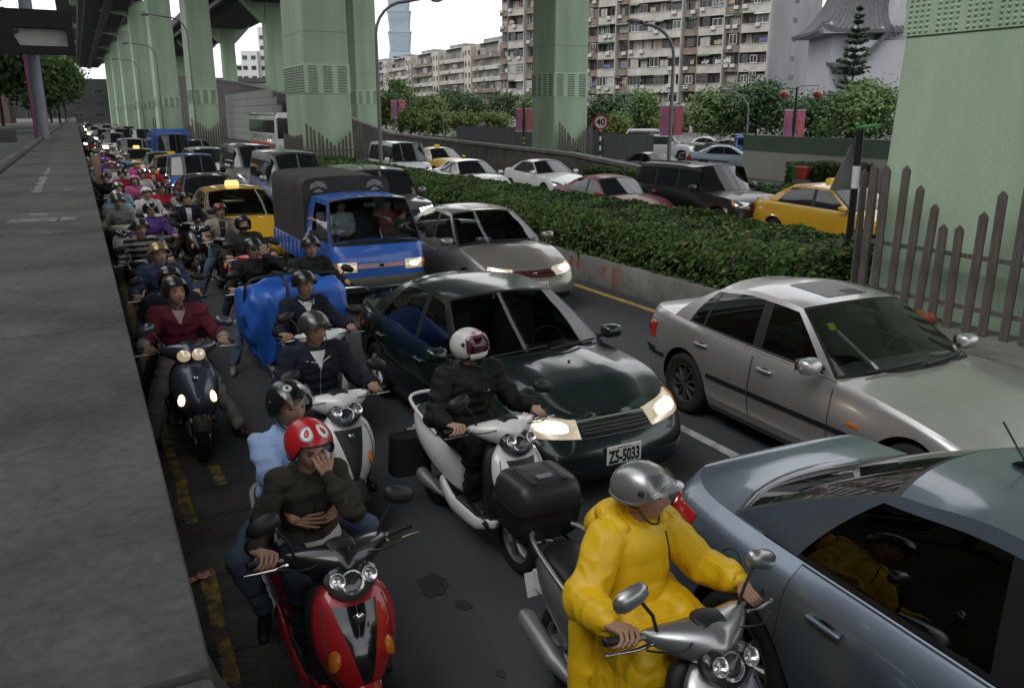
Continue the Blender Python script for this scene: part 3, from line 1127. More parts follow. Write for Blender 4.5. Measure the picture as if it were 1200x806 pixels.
# two clay pipe ends lying by the fence
TERRA = mat('terracotta', (0.28, 0.085, 0.04), rough=0.8, var=0.2, scale=14)
for k, (x, y) in enumerate(((8.86, 6.70), (8.84, 6.55))):
 b = MB()
 mt = Matrix.Translation((0, 0, 0.075)) @ Matrix.Rotation(math.pi / 2, 4, 'Y')
 b.lathe([(0.0, -0.02), (0.05, -0.02), (0.055, -0.10), (0.075, -0.10), (0.075, 0.16), (0.0, 0.16)], 14, mt)
 o = b.build('pipe_end', TERRA, None, 40)
 o.location = (x, y, 0.489)
 tag(o, ['left of two stubby terracotta pipe ends by the picket fence', 'right of two stubby terracotta pipe ends by the picket fence'][k], 'pipe', 'pipe ends at the fence foot')
# ================================================================ VEHICLES
# local frame: x across, y along the length with the nose at -L/2, z up; d = metres back from the nose
_wheel_cache = {}

def wheel_meshes(r, w, spokes, style, rim_mat, key):
 k = (round(r, 3), round(w, 3), spokes, style, key)
 if k in _wheel_cache:
  return _wheel_cache[k]
 t = MB()
 ri = r * 0.64
 mt = Matrix.Rotation(math.pi / 2, 4, 'Y')
 h = w / 2
 t.lathe([(ri, -h * .8), (r * .80, -h), (r * .93, -h * .92), (r * .985, -h * .7), (r, -h * .35), (r, h * .35), (r * .985, h * .7), (r * .93, h * .92), (r * .80, h), (ri, h * .8)], 30, mt)
 tm = t.mesh('tyre', RUBBER, 50)
 b = MB()
 # barrel and lip
 b.lathe([(ri * 1.01, -h * .8), (ri * 1.01, -h * .55), (ri * .9, -h * .45), (ri * .9, h * .5), (ri * 1.01, h * .8), (ri * 1.02, h * .84), (ri * .95, h * .84), (ri * .92, h * .4)], 30, mt)
 hub = ri * 0.24
 zf = h * 0.62
 if style == 'cap':
  b.lathe([(0.0, zf + .02), (hub, zf + .018), (ri * .5, zf + .005), (ri * .94, h * .5)], 24, mt)
  for i in range(spokes):
   a = 2 * math.pi * i / spokes
   b.box((zf + .012, math.cos(a) * ri * .66, math.sin(a) * ri * .66), (.012, ri * .34, ri * .12), (a, 0, 0))
 else:
  b.lathe([(0.0, zf), (hub * .7, zf), (hub, zf - .012), (hub, zf - .05)], 16, mt)
  for i in range(spokes):
   a = 2 * math.pi * i / spokes
   ca, sa = math.cos(a), math.sin(a)
   wd0, wd1 = (ri * .17, ri * .26) if style == 'wide' else (ri * .12, ri * .13)
   if style == 'twin':
    offs = (-ri * .12, ri * .12)
   else:
    offs = (0,)
   for of in offs:
    R_ = []
    for (rr, wd, dz) in ((hub * .8, wd0, 0), (ri * .55, (wd0 + wd1) / 2, 0.006), (ri * .97, wd1, -0.012)):
     ring = []
     for (u, v) in ((-.5, 0), (-.3, .012), (.3, .012), (.5, 0), (.45, -.03), (-.45, -.03)):
      ty = u * wd + of * (0.6 + 0.4 * rr / ri)
      ring.append((zf + dz + v, ca * rr - sa * ty, sa * rr + ca * ty))
     R_.append(ring)
    b.loft(R_)
  for i in range(5):
   a = 2 * math.pi * (i + .5) / 5
   b.ell((zf + .002, math.cos(a) * hub * 0.62, math.sin(a) * hub * 0.62), (.008, .012, .012), 6, 4)
 rm = b.mesh('rim', rim_mat, 40)
 d = MB()
 d.lathe([(0.0, -h * .3), (ri * .88, -h * .3)], 20, mt)
 dm = d.mesh('brake_disc', mat('brake_dark', (0.03, 0.03, 0.03), rough=0.6, metal=0.4, var=0.2, scale=20))
 _wheel_cache[k] = (tm, rm, dm)
 return _wheel_cache[k]

def add_wheel(root, x, y, r, w, spokes, style, rim_mat, key, name='wheel'):
 tm, rm, dm = wheel_meshes(r, w, spokes, style, rim_mat, key)
 e = bpy.data.objects.new(name, None)
 COL.objects.link(e)
 e.parent = root
 e.location = (x, y, r)
 e.rotation_euler = (rng.uniform(0, 6), 0, 0 if x > 0 else math.pi)
 obj('tyre', tm, e)
 obj('rim', rm, e)
 obj('brake_disc', dm, e)
 return e

class Car:
 def __init__(s, sp, far=False):
  s.sp = sp
  s.far = far
  s.L, s.W = sp['L'], sp['W']
  s.n = 46 if far else 120
  pts = [(x, d) for d, x in sp['plan']]
  C = catmull(pts, 500)
  C[:, 0] = np.maximum(C[:, 0], 0)
  s.arc = np.concatenate([[0], np.cumsum(np.linalg.norm(np.diff(C, axis=0), axis=1))])
  s.C = C
  s.top = pchip(*zip(*sp['top']))
  s.zs = sp.get('zsill', 0.19)
  s.bot = pchip(*zip(*sp.get('bottom', [(0, s.zs + .02), (.5, s.zs), (s.L - .5, s.zs), (s.L, s.zs + .08)])))
  pr = sp['prof']
  v = [p[0] for p in pr]
  s.fdx, s.fdf, s.fdr = (pchip(v, [p[i] for p in pr]) for i in (1, 2, 3))
  s.nl, s.rl = sp.get('noselen', 1.0), sp.get('taillen', 0.8)

 def plan(s, a):
  return float(np.interp(a, s.arc, s.C[:, 0])), float(np.interp(a, s.arc, s.C[:, 1]))

 def arc_at_d(s, d):
  """arc length where the flank passes distance d from the nose"""
  return float(np.interp(d, s.C[:, 1], s.arc))

 def S(s, a, z, off=0.0):
  """body surface point (right half, x>=0); a = arc length from nose centre"""
  if off:
   e = 0.012
   p = Vector(s.S(a, z))
   u = Vector(s.S(a + e, z)) - Vector(s.S(a - e, z))
   w = Vector(s.S(a, z + e)) - Vector(s.S(a, z - e))
   n = u.cross(w)
   n = n.normalized() if n.length > 1e-9 else Vector((0, -1, 0))
   q = p + n * off
   return (q.x, q.y, q.z)
  am = abs(a) if a < s.arc[-1] else 2 * s.arc[-1] - a
  sg = -1 if (a < 0 or a > s.arc[-1]) else 1
  x, d = s.plan(am)
  zt = s.top(d)
  v = (z - s.zs) / (zt - s.zs)
  v = min(max(v, 0), 1)
  kf = max(0, 1 - d / s.nl)
  kf = kf * kf * (3 - 2 * kf)
  kr = max(0, 1 - (s.L - d) / s.rl)
  kr = kr * kr * (3 - 2 * kr)
  dd = d + s.fdf(v) * kf - s.fdr(v) * kr
  xx = x * (1 - s.fdx(v) / (s.W / 2))
  bul = s.sp.get('bulge')
  if bul:
   for (ad, amp, wid) in bul:
    q = (d - ad) / wid
    xx += amp * math.exp(-q * q) * max(0, 1 - abs(v - 0.5) * 1.6)
  return (sg * xx, dd - s.L / 2, z)

 def arch(s, d, x):
  z = s.bot(d)
  if x > s.W / 2 * 0.70:
   for ax in (s.sp['axF'], s.sp['axR']):
    ra = s.sp['rw'] + s.sp.get('archgap', 0.055)
    if abs(d - ax) < ra:
     z = max(z, s.sp['rw'] + math.sqrt(ra * ra - (d - ax) ** 2) * s.sp.get('archsq', 1.0))
  return z

 def patch(s, a0, a1, zl0, zl1, zh0, zh1, off=0.006, bulge=0.0, na=8, nz=5, mirror=False, thick=True, round_=0.0):
  """bulged patch on the body: corners (a0,zl0)-(a1,zl1) low edge, (a0,zh0)-(a1,zh1) high edge"""
  G = []
  for i in range(na + 1):
   u = i / na
   row = []
   for j in range(nz + 1):
    v = j / nz
    aa = a0 + (a1 - a0) * u
    lo = zl0 + (zl1 - zl0) * u
    hi = zh0 + (zh1 - zh0) * u
    if round_:
     q = (2 * u - 1) ** 2 if True else 0
     m = (lo + hi) / 2
     k = 1 - round_ * q ** 2
     lo, hi = m + (lo - m) * k, m + (hi - m) * k
    z = lo + (hi - lo) * v
    o = off + bulge * (1 - (2 * u - 1) ** 4) * (1 - (2 * v - 1) ** 4)
    p = s.S(aa, z, o)
    if mirror:
     p = (-p[0], p[1], p[2])
    row.append(p)
   G.append(row)
  b = MB()
  b.grid(G, flip=mirror)
  if thick:   # skirt back to the body
   rim = [(i, 0) for i in range(na + 1)] + [(na, j) for j in range(1, nz + 1)] + [(i, nz) for i in range(na - 1, -1, -1)] + [(0, j) for j in range(nz - 1, 0, -1)]
   top = [G[i][j] for i, j in rim]
   low = []
   for i, j in rim:
    u, v = i / na, j / nz
    aa = a0 + (a1 - a0) * u
    lo = zl0 + (zl1 - zl0) * u
    hi = zh0 + (zh1 - zh0) * u
    if round_:
     m = (lo + hi) / 2
     k = 1 - round_ * (2 * u - 1) ** 4
     lo, hi = m + (lo - m) * k, m + (hi - m) * k
    p = s.S(aa, lo + (hi - lo) * v, -0.012)
    if mirror:
     p = (-p[0], p[1], p[2])
    low.append(p)
   b.loft([low, top] if not mirror else [top, low], caps=False)
  return b

 def build_body(s, root, pm):
  sp = s.sp
  n = s.n
  # columns: dense sampling near the arches
  A = list(np.linspace(0, s.arc[-1], n))
  if not s.far:
   for ax in (sp['axF'], sp['axR']):
    ra = sp['rw'] + sp.get('archgap', 0.055)
    for t in np.linspace(-1, 1, 27):
     A.append(s.arc_at_d(ax + ra * math.sin(t * math.pi / 2)))
  A = sorted(set(round(a, 4) for a in A))
  nv = 9 if s.far else 18
  b = MB()
  cols = []
  for a in A:
   x, d = s.plan(a)
   zb = s.arch(d, x)
   zt = s.top(d)
   cols.append([s.S(a, zb + (zt - zb) * (v ** 0.9)) for v in np.linspace(0, 1, nv)])
  b.grid(cols)
  mir = [[(-p[0], p[1], p[2]) for p in c] for c in cols]
  b.grid(mir, flip=True)
  # decks: bonnet and boot lid
  nt_ = 6 if s.far else 12

  def deckstrips(sel, crown, crease, bb):
   rows = []
   for c in sel:
    x, y, z = c[-1]
    d = y + s.L / 2
    row = []
    for k in range(nt_ + 1):
     t = 1 - 2 * k / nt_
     cr = crown(d)
     zz = z + cr * (1 - abs(t) ** 2.4)
     for (ct, amp, wid) in crease:
      q = (abs(t) - ct) / wid
      zz += amp * math.exp(-q * q)
     row.append((x * t, y, zz))
    rows.append(row)
   bb.grid(rows)
  cw, rd = sp['cowl'], sp['reardeck']
  front = [c for c in cols if c[-1][1] + s.L / 2 <= cw + 0.35]
  rear = [c for c in cols if c[-1][1] + s.L / 2 >= rd - 0.35]
  hc = sp.get('hoodcrown', 0.06)
  rc = sp.get('deckcrown', 0.03)
  deckstrips(front, lambda d: hc * min(1, max(0, d - 0.12) / 0.7) ** 0.7, sp.get('hoodcrease', []), b)
  if rd < s.L - 0.3:
   deckstrips(rear, lambda d: rc * min(1, max(0, s.L - d - .1) / 0.4) ** 0.7, [], b)
  else:
   deckstrips(rear, lambda d: 0.0, [], b)
  b.build('body', pm, root, 50 if not s.far else 60)
  # underside and wheel wells
  u = MB()
  hw = s.W / 2
  u.bbox((-hw + .24, -s.L / 2 + .25, .17), (hw - .24, s.L / 2 - .25, .42))
  u.bbox((-hw + .06, -s.L / 2 + sp['axF'] + sp['rw'] + .10, .18), (hw - .06, -s.L / 2 + sp['axR'] - sp['rw'] - .10, .34))
  for ax in (sp['axF'], sp['axR']):
   u.bbox((-hw + .22, -s.L / 2 + ax - .45, .40), (hw - .22, -s.L / 2 + ax + .45, min(.62, s.top(ax) - 0.06)))
  u.build('underbody', DARKIN, root)
  s.cols = cols

 # ---- greenhouse
 def belt(s, d):
  a = s.arc_at_d(d)
  p = s.S(a, s.top(d))
  return abs(p[0])

 def side_pt(s, d, z, off=0.0):
  sp = s.sp
  zb = s.top(d)
  zr = s.rail(d)
  tt = min(max((z - zb) / max(zr - zb, .02), 0), 1)
  xb = s.belt(d) - 0.008
  xr = sp['roofw'](d) if callable(sp['roofw']) else sp['roofw']
  x = xb + (xr - xb) * (0.80 * tt + 0.20 * tt * tt)
  return (x + off, d - s.L / 2, z + off * 0.3)

 def build_house(s, root, pm, gf, gs, gr, trim, pillar=None, rmat=None):
  sp = s.sp
  s.rail = pchip(*zip(*sp['rail']))          # height of the roof edge along d
  crown = sp.get('roofcrown', 0.06)
  A0, A1 = sp['ws_e']                        # d of windscreen edge at belt / roof
  C0, C1 = sp['rg_e']
  cA0, cA1 = sp['ws_c']
  cC0, cC1 = sp['rg_c']
  far = s.far
  pillar = pillar or pm
  nt_ = 5 if far else 9
  # dividers along the side: (d_bottom, d_top, kind of cell that FOLLOWS)
  div = [(A0, A1, 'frame')] + sp['side'] + [(C0, C1, 'end')]
  rowsT = [0, 0.045, 0.11] + list(np.linspace(0.2, 0.80, 3 if far else 5)) + [sp.get('wtop', 0.88), 1.0]
  nT = len(rowsT)

  def pt(db, dt, t, off=0):
   fq = min(max((db - A0) / (C0 - A0), 0), 1)
   bw = sp.get('bow', (-.025, .055))
   d = db + (dt - db) * t + (bw[0] + (bw[1] - bw[0]) * fq ** 1.5) * 4 * t * (1 - t)
   zb, zr = s.top(d), s.rail(min(max(d, A1), C1))
   z = zb + (zr - zb) * t
   # the slanted edges: interpolate height between the two ends of the line
   z = s.top(db) * (1 - t) + s.rail(min(max(dt, A1), C1)) * t
   return s.side_pt_at(d, z, t, off)
  s.side_pt_at = lambda d, z, t, off: (
   (s.belt(d) - 0.008) * (1 - (0.80 * t + 0.20 * t * t)) + sp['roofw'] * (0.80 * t + 0.20 * t * t) + off, d - s.L / 2, z)
  FR = {1: (MB(), MB()), -1: (MB(), MB())}
  panes, pils = [], []
  for k in range(len(div) - 1):
   (db0, dt0, kind), (db1, dt1, _) = div[k], div[k + 1]
   nsub = 1 if kind != 'win' else (3 if far else 6)
   lines = []
   for i in range(nsub + 1):
    u = i / nsub
    lines.append([pt(db0 + (db1 - db0) * u, dt0 + (dt1 - dt0) * u, t) for t in rowsT])
   for side in (1, -1):
    LL = [[(p[0] * side, p[1], p[2]) for p in ln] for ln in lines]
    fl = side < 0
    frame, trimb = FR[side]
    if kind == 'win':
     frame.grid([ln[-2:] for ln in LL], flip=fl)
     trimb.grid([ln[:2] for ln in LL], flip=fl)
     w = MB()
     w.grid([ln[1:-1] for ln in LL], flip=fl)
     panes.append(w)
    elif kind == 'pillar':
     pil = MB()
     pil.grid([ln[1:-1] for ln in LL], flip=fl)
     pils.append(pil)
     frame.grid([ln[-2:] for ln in LL], flip=fl)
     trimb.grid([ln[:2] for ln in LL], flip=fl)
    else:
     frame.grid(LL, flip=fl)
  # windscreen and rear window

  def screen(e0, e1, c0, c1, tmax=1.0):
   G = []
   nu = 8 if far else 14
   nv = 4 if far else 8
   for i in range(nu + 1):
    u = -1 + 2 * i / nu
    row = []
    for j in range(nv + 1):
     t = j / nv
     ed = pt(e0, e1, t)
     zc0 = s.top(c0) + sp.get('cowlcrown', 0.05)
     zc1 = s.rail(min(max(e1, A1), C1)) + crown
     cz = zc0 + (zc1 - zc0) * t
     cd = c0 + (c1 - c0) * t - s.L / 2
     q = abs(u) ** 2.2
     row.append((ed[0] * u, cd + (ed[1] - cd) * q, cz + (ed[2] - cz) * q))
    G.append(row)
   return G
  for nm, G, gm, fl in (('windscreen', screen(A0, A1, cA0, cA1), gf, False), ('rear_window', screen(C0, C1, cC0, cC1), gr, True)):
   a, c = len(G) - 1, len(G[0]) - 1
   fr = MB()
   fr.grid(G[0:2], flip=fl)
   fr.grid(G[a - 1:a + 1], flip=fl)
   mid = [r[:] for r in G[1:a]]
   fr.grid([r[0:2] for r in mid], flip=fl)
   fr.grid([r[c - 1:c + 1] for r in mid], flip=fl)
   # pull the inner edges of the frame outwards so that it stays narrow
   gl = MB()
   gl.grid([r[1:c] for r in G[1:a]] if len(G[0]) > 3 else G, flip=fl)
   k = 0.72
   nu, nv = len(G), len(G[0])

   def shrink(b):
    V = []
    key = {}
    for i in range(nu):
     for j in range(nv):
      key[tuple(round(q, 5) for q in G[i][j])] = (i, j)
    for p in b.v:
     i, j = key[tuple(round(q, 5) for q in p)]
     q = np.array(p)
     if i == 1:
      q = q + (np.array(G[0][j]) - q) * k
     if i == nu - 2:
      q = q + (np.array(G[nu - 1][j]) - q) * k
     if j == 1:
      q = q + (np.array(G[i][0]) - np.array(G[i][1])) * (k if i not in (1, nu - 2) else k * .9)
     if j == nv - 2:
      q = q + (np.array(G[i][nv - 1]) - np.array(G[i][nv - 2])) * (k if i not in (1, nu - 2) else k * .9)
     V.append(tuple(q))
    b.v = V
   shrink(fr)
   shrink(gl)
   fr.build(nm + '_frame', BLACK, root, 180)
   gl.build(nm, gm, root, 180)
  # roof
  G = []
  nu, ns = (8, 5) if far else (14, 10)
  for k in range(ns + 1):
   q = k / ns
   row = []
   de = A1 + (C1 - A1) * q
   dc = cA1 + (cC1 - cA1) * q
   zr = s.rail(de)
   for i in range(nu + 1):
    u = -1 + 2 * i / nu
    uu = abs(u) ** 2.2
    row.append((sp['roofw'] * u, dc + (de - dc) * uu - s.L / 2, zr + crown * (1 - uu)))
   G.append(row)
  rb = MB()
  rb.grid(G, flip=True)
  s.roofG = G
  rb.build('roof', rmat or pm, root, 180)
  for side in (1, -1):
   FR[side][0].build('window_frame', pm, root, 50)
   if FR[side][1].f:
    FR[side][1].build('window_trim', trim, root, 50)
  for q in pils:
   q.build('door_pillar', pillar, root, 50)
  for i, w in enumerate(panes):
   if i not in sp.get('open', ()):
    w.build('window', gs, root, 180)

 def door(s, root, pm, d0, d1, z0, ztop_off=0.012, handle=None, seams=True):
  for side in (1, -1):
   A0_, A1_ = s.arc_at_d(d0), s.arc_at_d(d1)
   na, nz = 10, 9

   def G_(off, gr):
    G = []
    for i in range(na + 1):
     a = A0_ - gr + (A1_ - A0_ + 2 * gr) * i / na
     x, d = s.plan(a)
     zb = max(z0 - gr, s.arch(d, x) + 0.012)
     zt = s.top(d) - ztop_off + gr
     zt = min(zt, s.top(d) - 0.002)
     row = []
     for j in range(nz + 1):
      p = s.S(a, zb + (zt - zb) * j / nz, off)
      row.append((p[0] * side, p[1], p[2]))
     G.append(row)
    return G
   sb = MB()
   sb.grid(G_(0.0016, 0.007), flip=side < 0)
   sb.build('door_seam', BLACK, root, 180)
   b = MB()
   b.grid(G_(0.0045, 0.0), flip=side < 0)
   do = b.build('door', pm, root, 180)
   if handle is not None:
    hd, hz, hm = handle
    p = Vector(s.S(s.arc_at_d(hd), hz, 0.026))
    h = MB()
    h.rbox((p.x * side, p.y, p.z), (0.028, 0.19, 0.028), 0.012)
    h.box((p.x * side - side * .02, p.y - .075, p.z), (0.03, 0.025, 0.022))
    h.box((p.x * side - side * .02, p.y + .075, p.z), (0.03, 0.025, 0.022))
    h.build('handle', hm, do, 50)
    rc = MB()
    q = Vector(s.S(s.arc_at_d(hd), hz + .005, 0.0055))
    rc.ell((q.x * side, q.y, q.z - .012), (0.002, 0.06, 0.032), 14, 8)
    rc.build('handle_recess', BLACK, do, 180)

 def mirror(s, root, pm, d, z, out=0.13, size=(0.10, 0.075, 0.065)):
  for side in (1, -1):
   xb = s.belt(d)
   b = MB()
   c = (side * (xb + out), d - s.L / 2, z)
   rings = []
   for t in np.linspace(0, 1, 7):
    k = math.sin(math.pi * (0.12 + 0.80 * t)) ** 0.5
    rings.append([(c[0] + size[0] * q[0] * k, c[1] - size[1] + 2 * size[1] * t * 0.9, c[2] + size[2] * q[1] * k)
        for q in [(math.copysign(abs(math.cos(w)) ** .6, math.cos(w)), math.copysign(abs(math.sin(w)) ** .6, math.sin(w))) for w in np.linspace(0, 2 * math.pi, 14, endpoint=False)]])
   b.loft(rings)
   mo = b.build('wing_mirror', pm, root, 60)
   m = MB()
   m.box((c[0], c[1] + size[1] * 0.86, c[2]), (size[0] * 1.5, 0.008, size[1] * 1.25))
   m.build('mirror_glass', CHROME, mo)
   st = MB()
   st.tube([(side * (xb - .02), d - s.L / 2, z - size[2] * .5), (side * (xb + out * .6), d - s.L / 2, z - size[2] * .3)], 0.022, 6)
   st.build('mirror_arm', BLACK, mo)

 def interior(s, root, seatm, driver=True):
  sp = s.sp
  L2 = s.L / 2
  zb = s.top(sp['ws_c'][0])
  hw = s.W / 2
  b = MB()
  b.rbox((0, sp['ws_e'][0] - .02 - L2, zb - .10), (hw * 2 - .26, .50, .22), .06)
  b.build('dashboard', DARKIN, root, 50)
  fl = MB()
  fl.bbox((-hw + .12, sp['ws_e'][0] - L2, .30), (hw - .12, sp['rg_e'][0] - L2, .36))
  for sd in (1, -1):
   fl.bbox((sd * (hw - .155) - .03, sp['ws_e'][0] - L2, .30), (sd * (hw - .155) + .03, sp['rg_e'][0] - L2 - .15, zb - .08))
  fl.build('cabin_floor', DARKIN, root)
  dS = sp['ws_e'][0] + 0.95
  for sd in (1, -1):
   q = MB()
   q.rbox((sd * .36, dS - L2 - .18, .50), (.50, .50, .16), .06)
   q.rbox((sd * .36, dS - L2 + .12, .80), (.48, .15, .56), .06, (-.22, 0, 0))
   q.rbox((sd * .36, dS - L2 + .21, 1.14), (.26, .10, .15), .045, (-.1, 0, 0))
   q.build('front_seat', seatm, root, 60)
  q = MB()
  dR = dS + .85
  q.rbox((0, dR - L2 - .1, .50), (1.22, .48, .16), .06)
  q.rbox((0, dR - L2 + .20, .76), (1.22, .15, .50), .06, (-.3, 0, 0))
  q.build('rear_seat', seatm, root, 60)
  w = MB()
  ctr = Vector((.36, sp['ws_e'][0] + .33 - L2, zb - .03))
  pts = []
  for a in np.linspace(0, 2 * math.pi, 25):
   pts.append(ctr + Matrix.Rotation(Rd(62), 3, 'X') @ Vector((.18 * math.cos(a), .18 * math.sin(a), 0)))
  w.tube(pts, .014, 6, caps=False)
  w.tube([ctr + Vector((-.17, 0, 0)), ctr, ctr + Vector((.17, 0, 0))], .016, 6)
  w.build('steering_wheel', DARKIN, root, 60)

 def wheels(s, root, spokes=7, style='wide', rim=None, key='a'):
  sp = s.sp
  hw = s.W / 2 - sp.get('wheel_in', 0.115)
  for ax in (sp['axF'], sp['axR']):
   for sd in (1, -1):
    add_wheel(root, sd * hw, ax - s.L / 2, sp['rw'], sp.get('tw', .195), spokes, style, rim or ALLOY, key)

 def plate(s, root, txt, z, rear=False, w=0.32, h=0.15, off=0.012, tilt=0.0):
  a = 0 if not rear else s.arc[-1]
  p = Vector(s.S(a, z, 0.0))
  y = p.y - off if not rear else p.y + off
  b = MB()
  b.rbox((0, y, z), (w, .012, h), .005)
  po = b.build('number_plate', PLATE_W, root)
  if txt is None:
   k = MB()
   r = random.Random(int(z * 1e4) + int(s.L * 1e3))
   for i in range(6):
    k.box((-w * .38 + i * w * .152, y - .0075 if not rear else y + .0075, z - h * .08), (w * .07, .002, h * .5))
   k.build('plate_marks', PLATE_K, po)
  else:
   me = text_mesh(txt, h * 0.78, PLATE_K, 'plate_characters', 0.0015, 0.0035)
   t = obj('plate_characters', me, po, (0, y - .0085, z - h * .10), (math.pi / 2, 0, 0))
   xs = [v.co.x for v in me.vertices]
   k = (w * .90) / (max(xs) - min(xs))
   t.scale = (k, 1.22, 1)
   d = MB()
   for i, xx in enumerate((-.055, -.03, -.005, .02, .05)):
    d.box((xx, y - .0075, z + h * .40), (.013, .002, .012))
   d.build('plate_caption', PLATE_K, po)

 def wiper(s, root, x0, span, z_off=0.012):
  sp = s.sp
  pts = []
  c0, c1 = sp['ws_c']
  e0, e1 = sp['ws_e']
  for t in np.linspace(0, 1, 6):
   x = x0 + span * t
   u = abs(x) / s.belt(e0)
   q = u ** 2.2
   up = 0.04 + 0.05 * t
   zc = s.top(c0) + .05 + (s.rail(e1) + .06 - s.top(c0) - .05) * up
   ze = s.top(e0) * (1 - up) + s.rail(e1) * up
   d = (c0 + (c1 - c0) * up) * (1 - q) + (e0 + (e1 - e0) * up) * q
   pts.append((x, d - s.L / 2 - .02, zc + (ze - zc) * q + z_off))
  b = MB()
  b.tube(pts, .011, 5)
  b.build('wiper', BLACK, root)

PROF_SEDAN = [(0, .075, .10, .10), (.10, .045, .035, .035), (.22, .018, .006, .006), (.40, .004, .0, .0), (.55, .0, .012, .008), (.68, .008, .045, .02), (.82, .022, .10, .04), (.93, .042, .155, .065), (1.0, .075, .21, .10)]

def sedan_spec(L=4.45, W=1.70, H=1.40, hood0=.68, belt=.90, boot=.98, wb=(0.82, 3.44), rw=.305, ws=(1.25, 2.02), rg=(3.72, 3.05), roofw=.56, **k):
 hw = W / 2
 dR = L - .0
 sp = dict(L=L, W=W, axF=wb[0], axR=wb[1], rw=rw,
    plan=[(0, 0), (.008, hw * .30), (.035, hw * .55), (.10, hw * .74), (.24, hw * .88), (.50, hw * .955), (.95, hw * .99), (1.6, hw), (L - 1.2, hw), (L - .6, hw * .965), (L - .28, hw * .90), (L - .12, hw * .78), (L - .04, hw * .56), (L - .008, hw * .3), (L, 0)],
    top=[(0, hood0 - .03), (.2, hood0 + .03), (.6, hood0 + .115), (ws[0] + .1, belt - .01), (ws[0] + .6, belt), (rg[0] - .8, belt + .03), (rg[0] - .1, boot - .015), (rg[0] + .3, boot), (L - .1, boot - .005), (L, boot - .02)],
    prof=PROF_SEDAN, cowl=ws[0], reardeck=rg[0],
    ws_c=(ws[0] - .02, ws[1] - .02), ws_e=(ws[0] + .15, ws[1] + .07),
    rg_c=(rg[0] + .10, rg[1] + .08), rg_e=(rg[0] - .10, rg[1] - .02), roofw=roofw,
    rail=[(ws[1] - .1, H - .105), (ws[1] + .3, H - .06), ((ws[1] + rg[1]) / 2 + .1, H - .045), (rg[1] - .1, H - .09), (rg[1] + .2, H - .12)],
    roofcrown=.05)
 a0, a1 = sp['ws_e']
 c0, c1 = sp['rg_e']
 bm = (a0 + c0) / 2 - .18
 sp['side'] = [(a0 + .12, a1 + .09, 'win'), (bm - .03, bm + .06, 'pillar'), (bm + .07, bm + .15, 'win'), (c0 - .30, c1 - .14, 'frame')]
 sp['doors'] = [(a0 + .0 - .06, bm + .0), (bm + .012, c0 - .22)]
 sp.update(k)
 return sp
def fill_lamps(c, root, lit, hl, tl, far=False, amber=True, bulge=.02):
 """hl: (a0,a1,zl0,zl1,zh0,zh1) headlight patch; tl: same measured from the tail centre"""
 for mir in (False, True):
  on = lit[1] if mir else lit[0]       # lit = (x>0 side, x<0 side)
  h = c.patch(*hl, off=.006, bulge=bulge, mirror=mir, na=8 if not far else 4, nz=5 if not far else 3)
  m = (LAMP_FAR if far else LAMP_ON) if on else LAMP_OFF
  ho = h.build('headlight', m, root, 60)
  if on and not far:
   a0, a1, l0, l1, h0, h1 = hl
   A_ = lambda t: a0 + (a1 - a0) * t
   Lw = lambda t: l0 + (l1 - l0) * t
   Hw = lambda t: h0 + (h1 - h0) * t
   for (q, mm_, nm_, of_) in ((.12, LAMP_MID, 'halo', .009), (.32, LAMP_CORE, 'bulb', .0125)):
    k_ = c.patch(A_(q), A_(1 - q), Lw(q) * (1 - q) + Hw(q) * q, Lw(1 - q) * (1 - q) + Hw(1 - q) * q, Lw(q) * q + Hw(q) * (1 - q), Lw(1 - q) * q + Hw(1 - q) * (1 - q), off=of_, bulge=bulge + .004, mirror=mir, round_=.9)
    k_.build(nm_, mm_, ho, 60)
  if not far:
   g = c.patch(*hl, off=.012, bulge=bulge + .004, mirror=mir, thick=False)
   if not on:
    g.build('lens', GLASS_CLR, ho, 180)
  if amber:
   a1 = hl[1]
   q = c.patch(a1 + .003, a1 + .10, hl[3] + .01, hl[3] + .035, hl[5] - .005, hl[5] - .03, off=.006, bulge=.008, mirror=mir, na=4, nz=3)
   q.build('corner_lamp', AMBER, root, 60)
  if tl:
   T = c.arc[-1]
   t = c.patch(T - tl[1], T - tl[0], tl[3], tl[2], tl[5], tl[4], off=.006, bulge=.012, mirror=mir, na=6, nz=4)
   t.build('tail_light', REDLENS, root, 60)

def generic_sedan(root, pm, far=True, lit=(False, False), sp=None, glass=None, plate=True, trim=None, hoodc=None):
 sp = sp or sedan_spec()
 c = Car(sp, far)
 c.build_body(root, pm)
 g = glass or ((GLASS_FAR,) * 3)
 c.build_house(root, pm, g[0], g[1], g[2], trim or BLACK, BLACK)
 h0 = c.top(.1)
 fill_lamps(c, root, lit, (.40, .86, h0 - .17, h0 - .12, h0 - .04, h0 + .02), (.40, .92, .62, .66, .82, .86), far, amber=not far)
 b = c.patch(-.36, .36, h0 - .17, h0 - .17, h0 - .06, h0 - .06, off=.004, na=6, nz=3)
 b.build('grille', BLACK, root)
 b = c.patch(-.60, .60, .24, .24, .34, .34, off=.004, na=8, nz=2)
 b.build('lower_grille', BLACK, root)
 if plate:
  c.plate(root, None, .43)
 c.wheels(root, 7, 'cap' if far else 'wide', key='far')
 c.mirror(root, pm, sp['ws_e'][0] + .12, c.top(sp['ws_e'][0]) + .07)
 if far:
  for (d0, d1) in sp['doors']:
   pass
 return c

def place(name, label, cat, x, yfront, L, rz=0.0, group=None):
 return empty(name, (x, yfront + L / 2, 0), rz, label, cat, group)

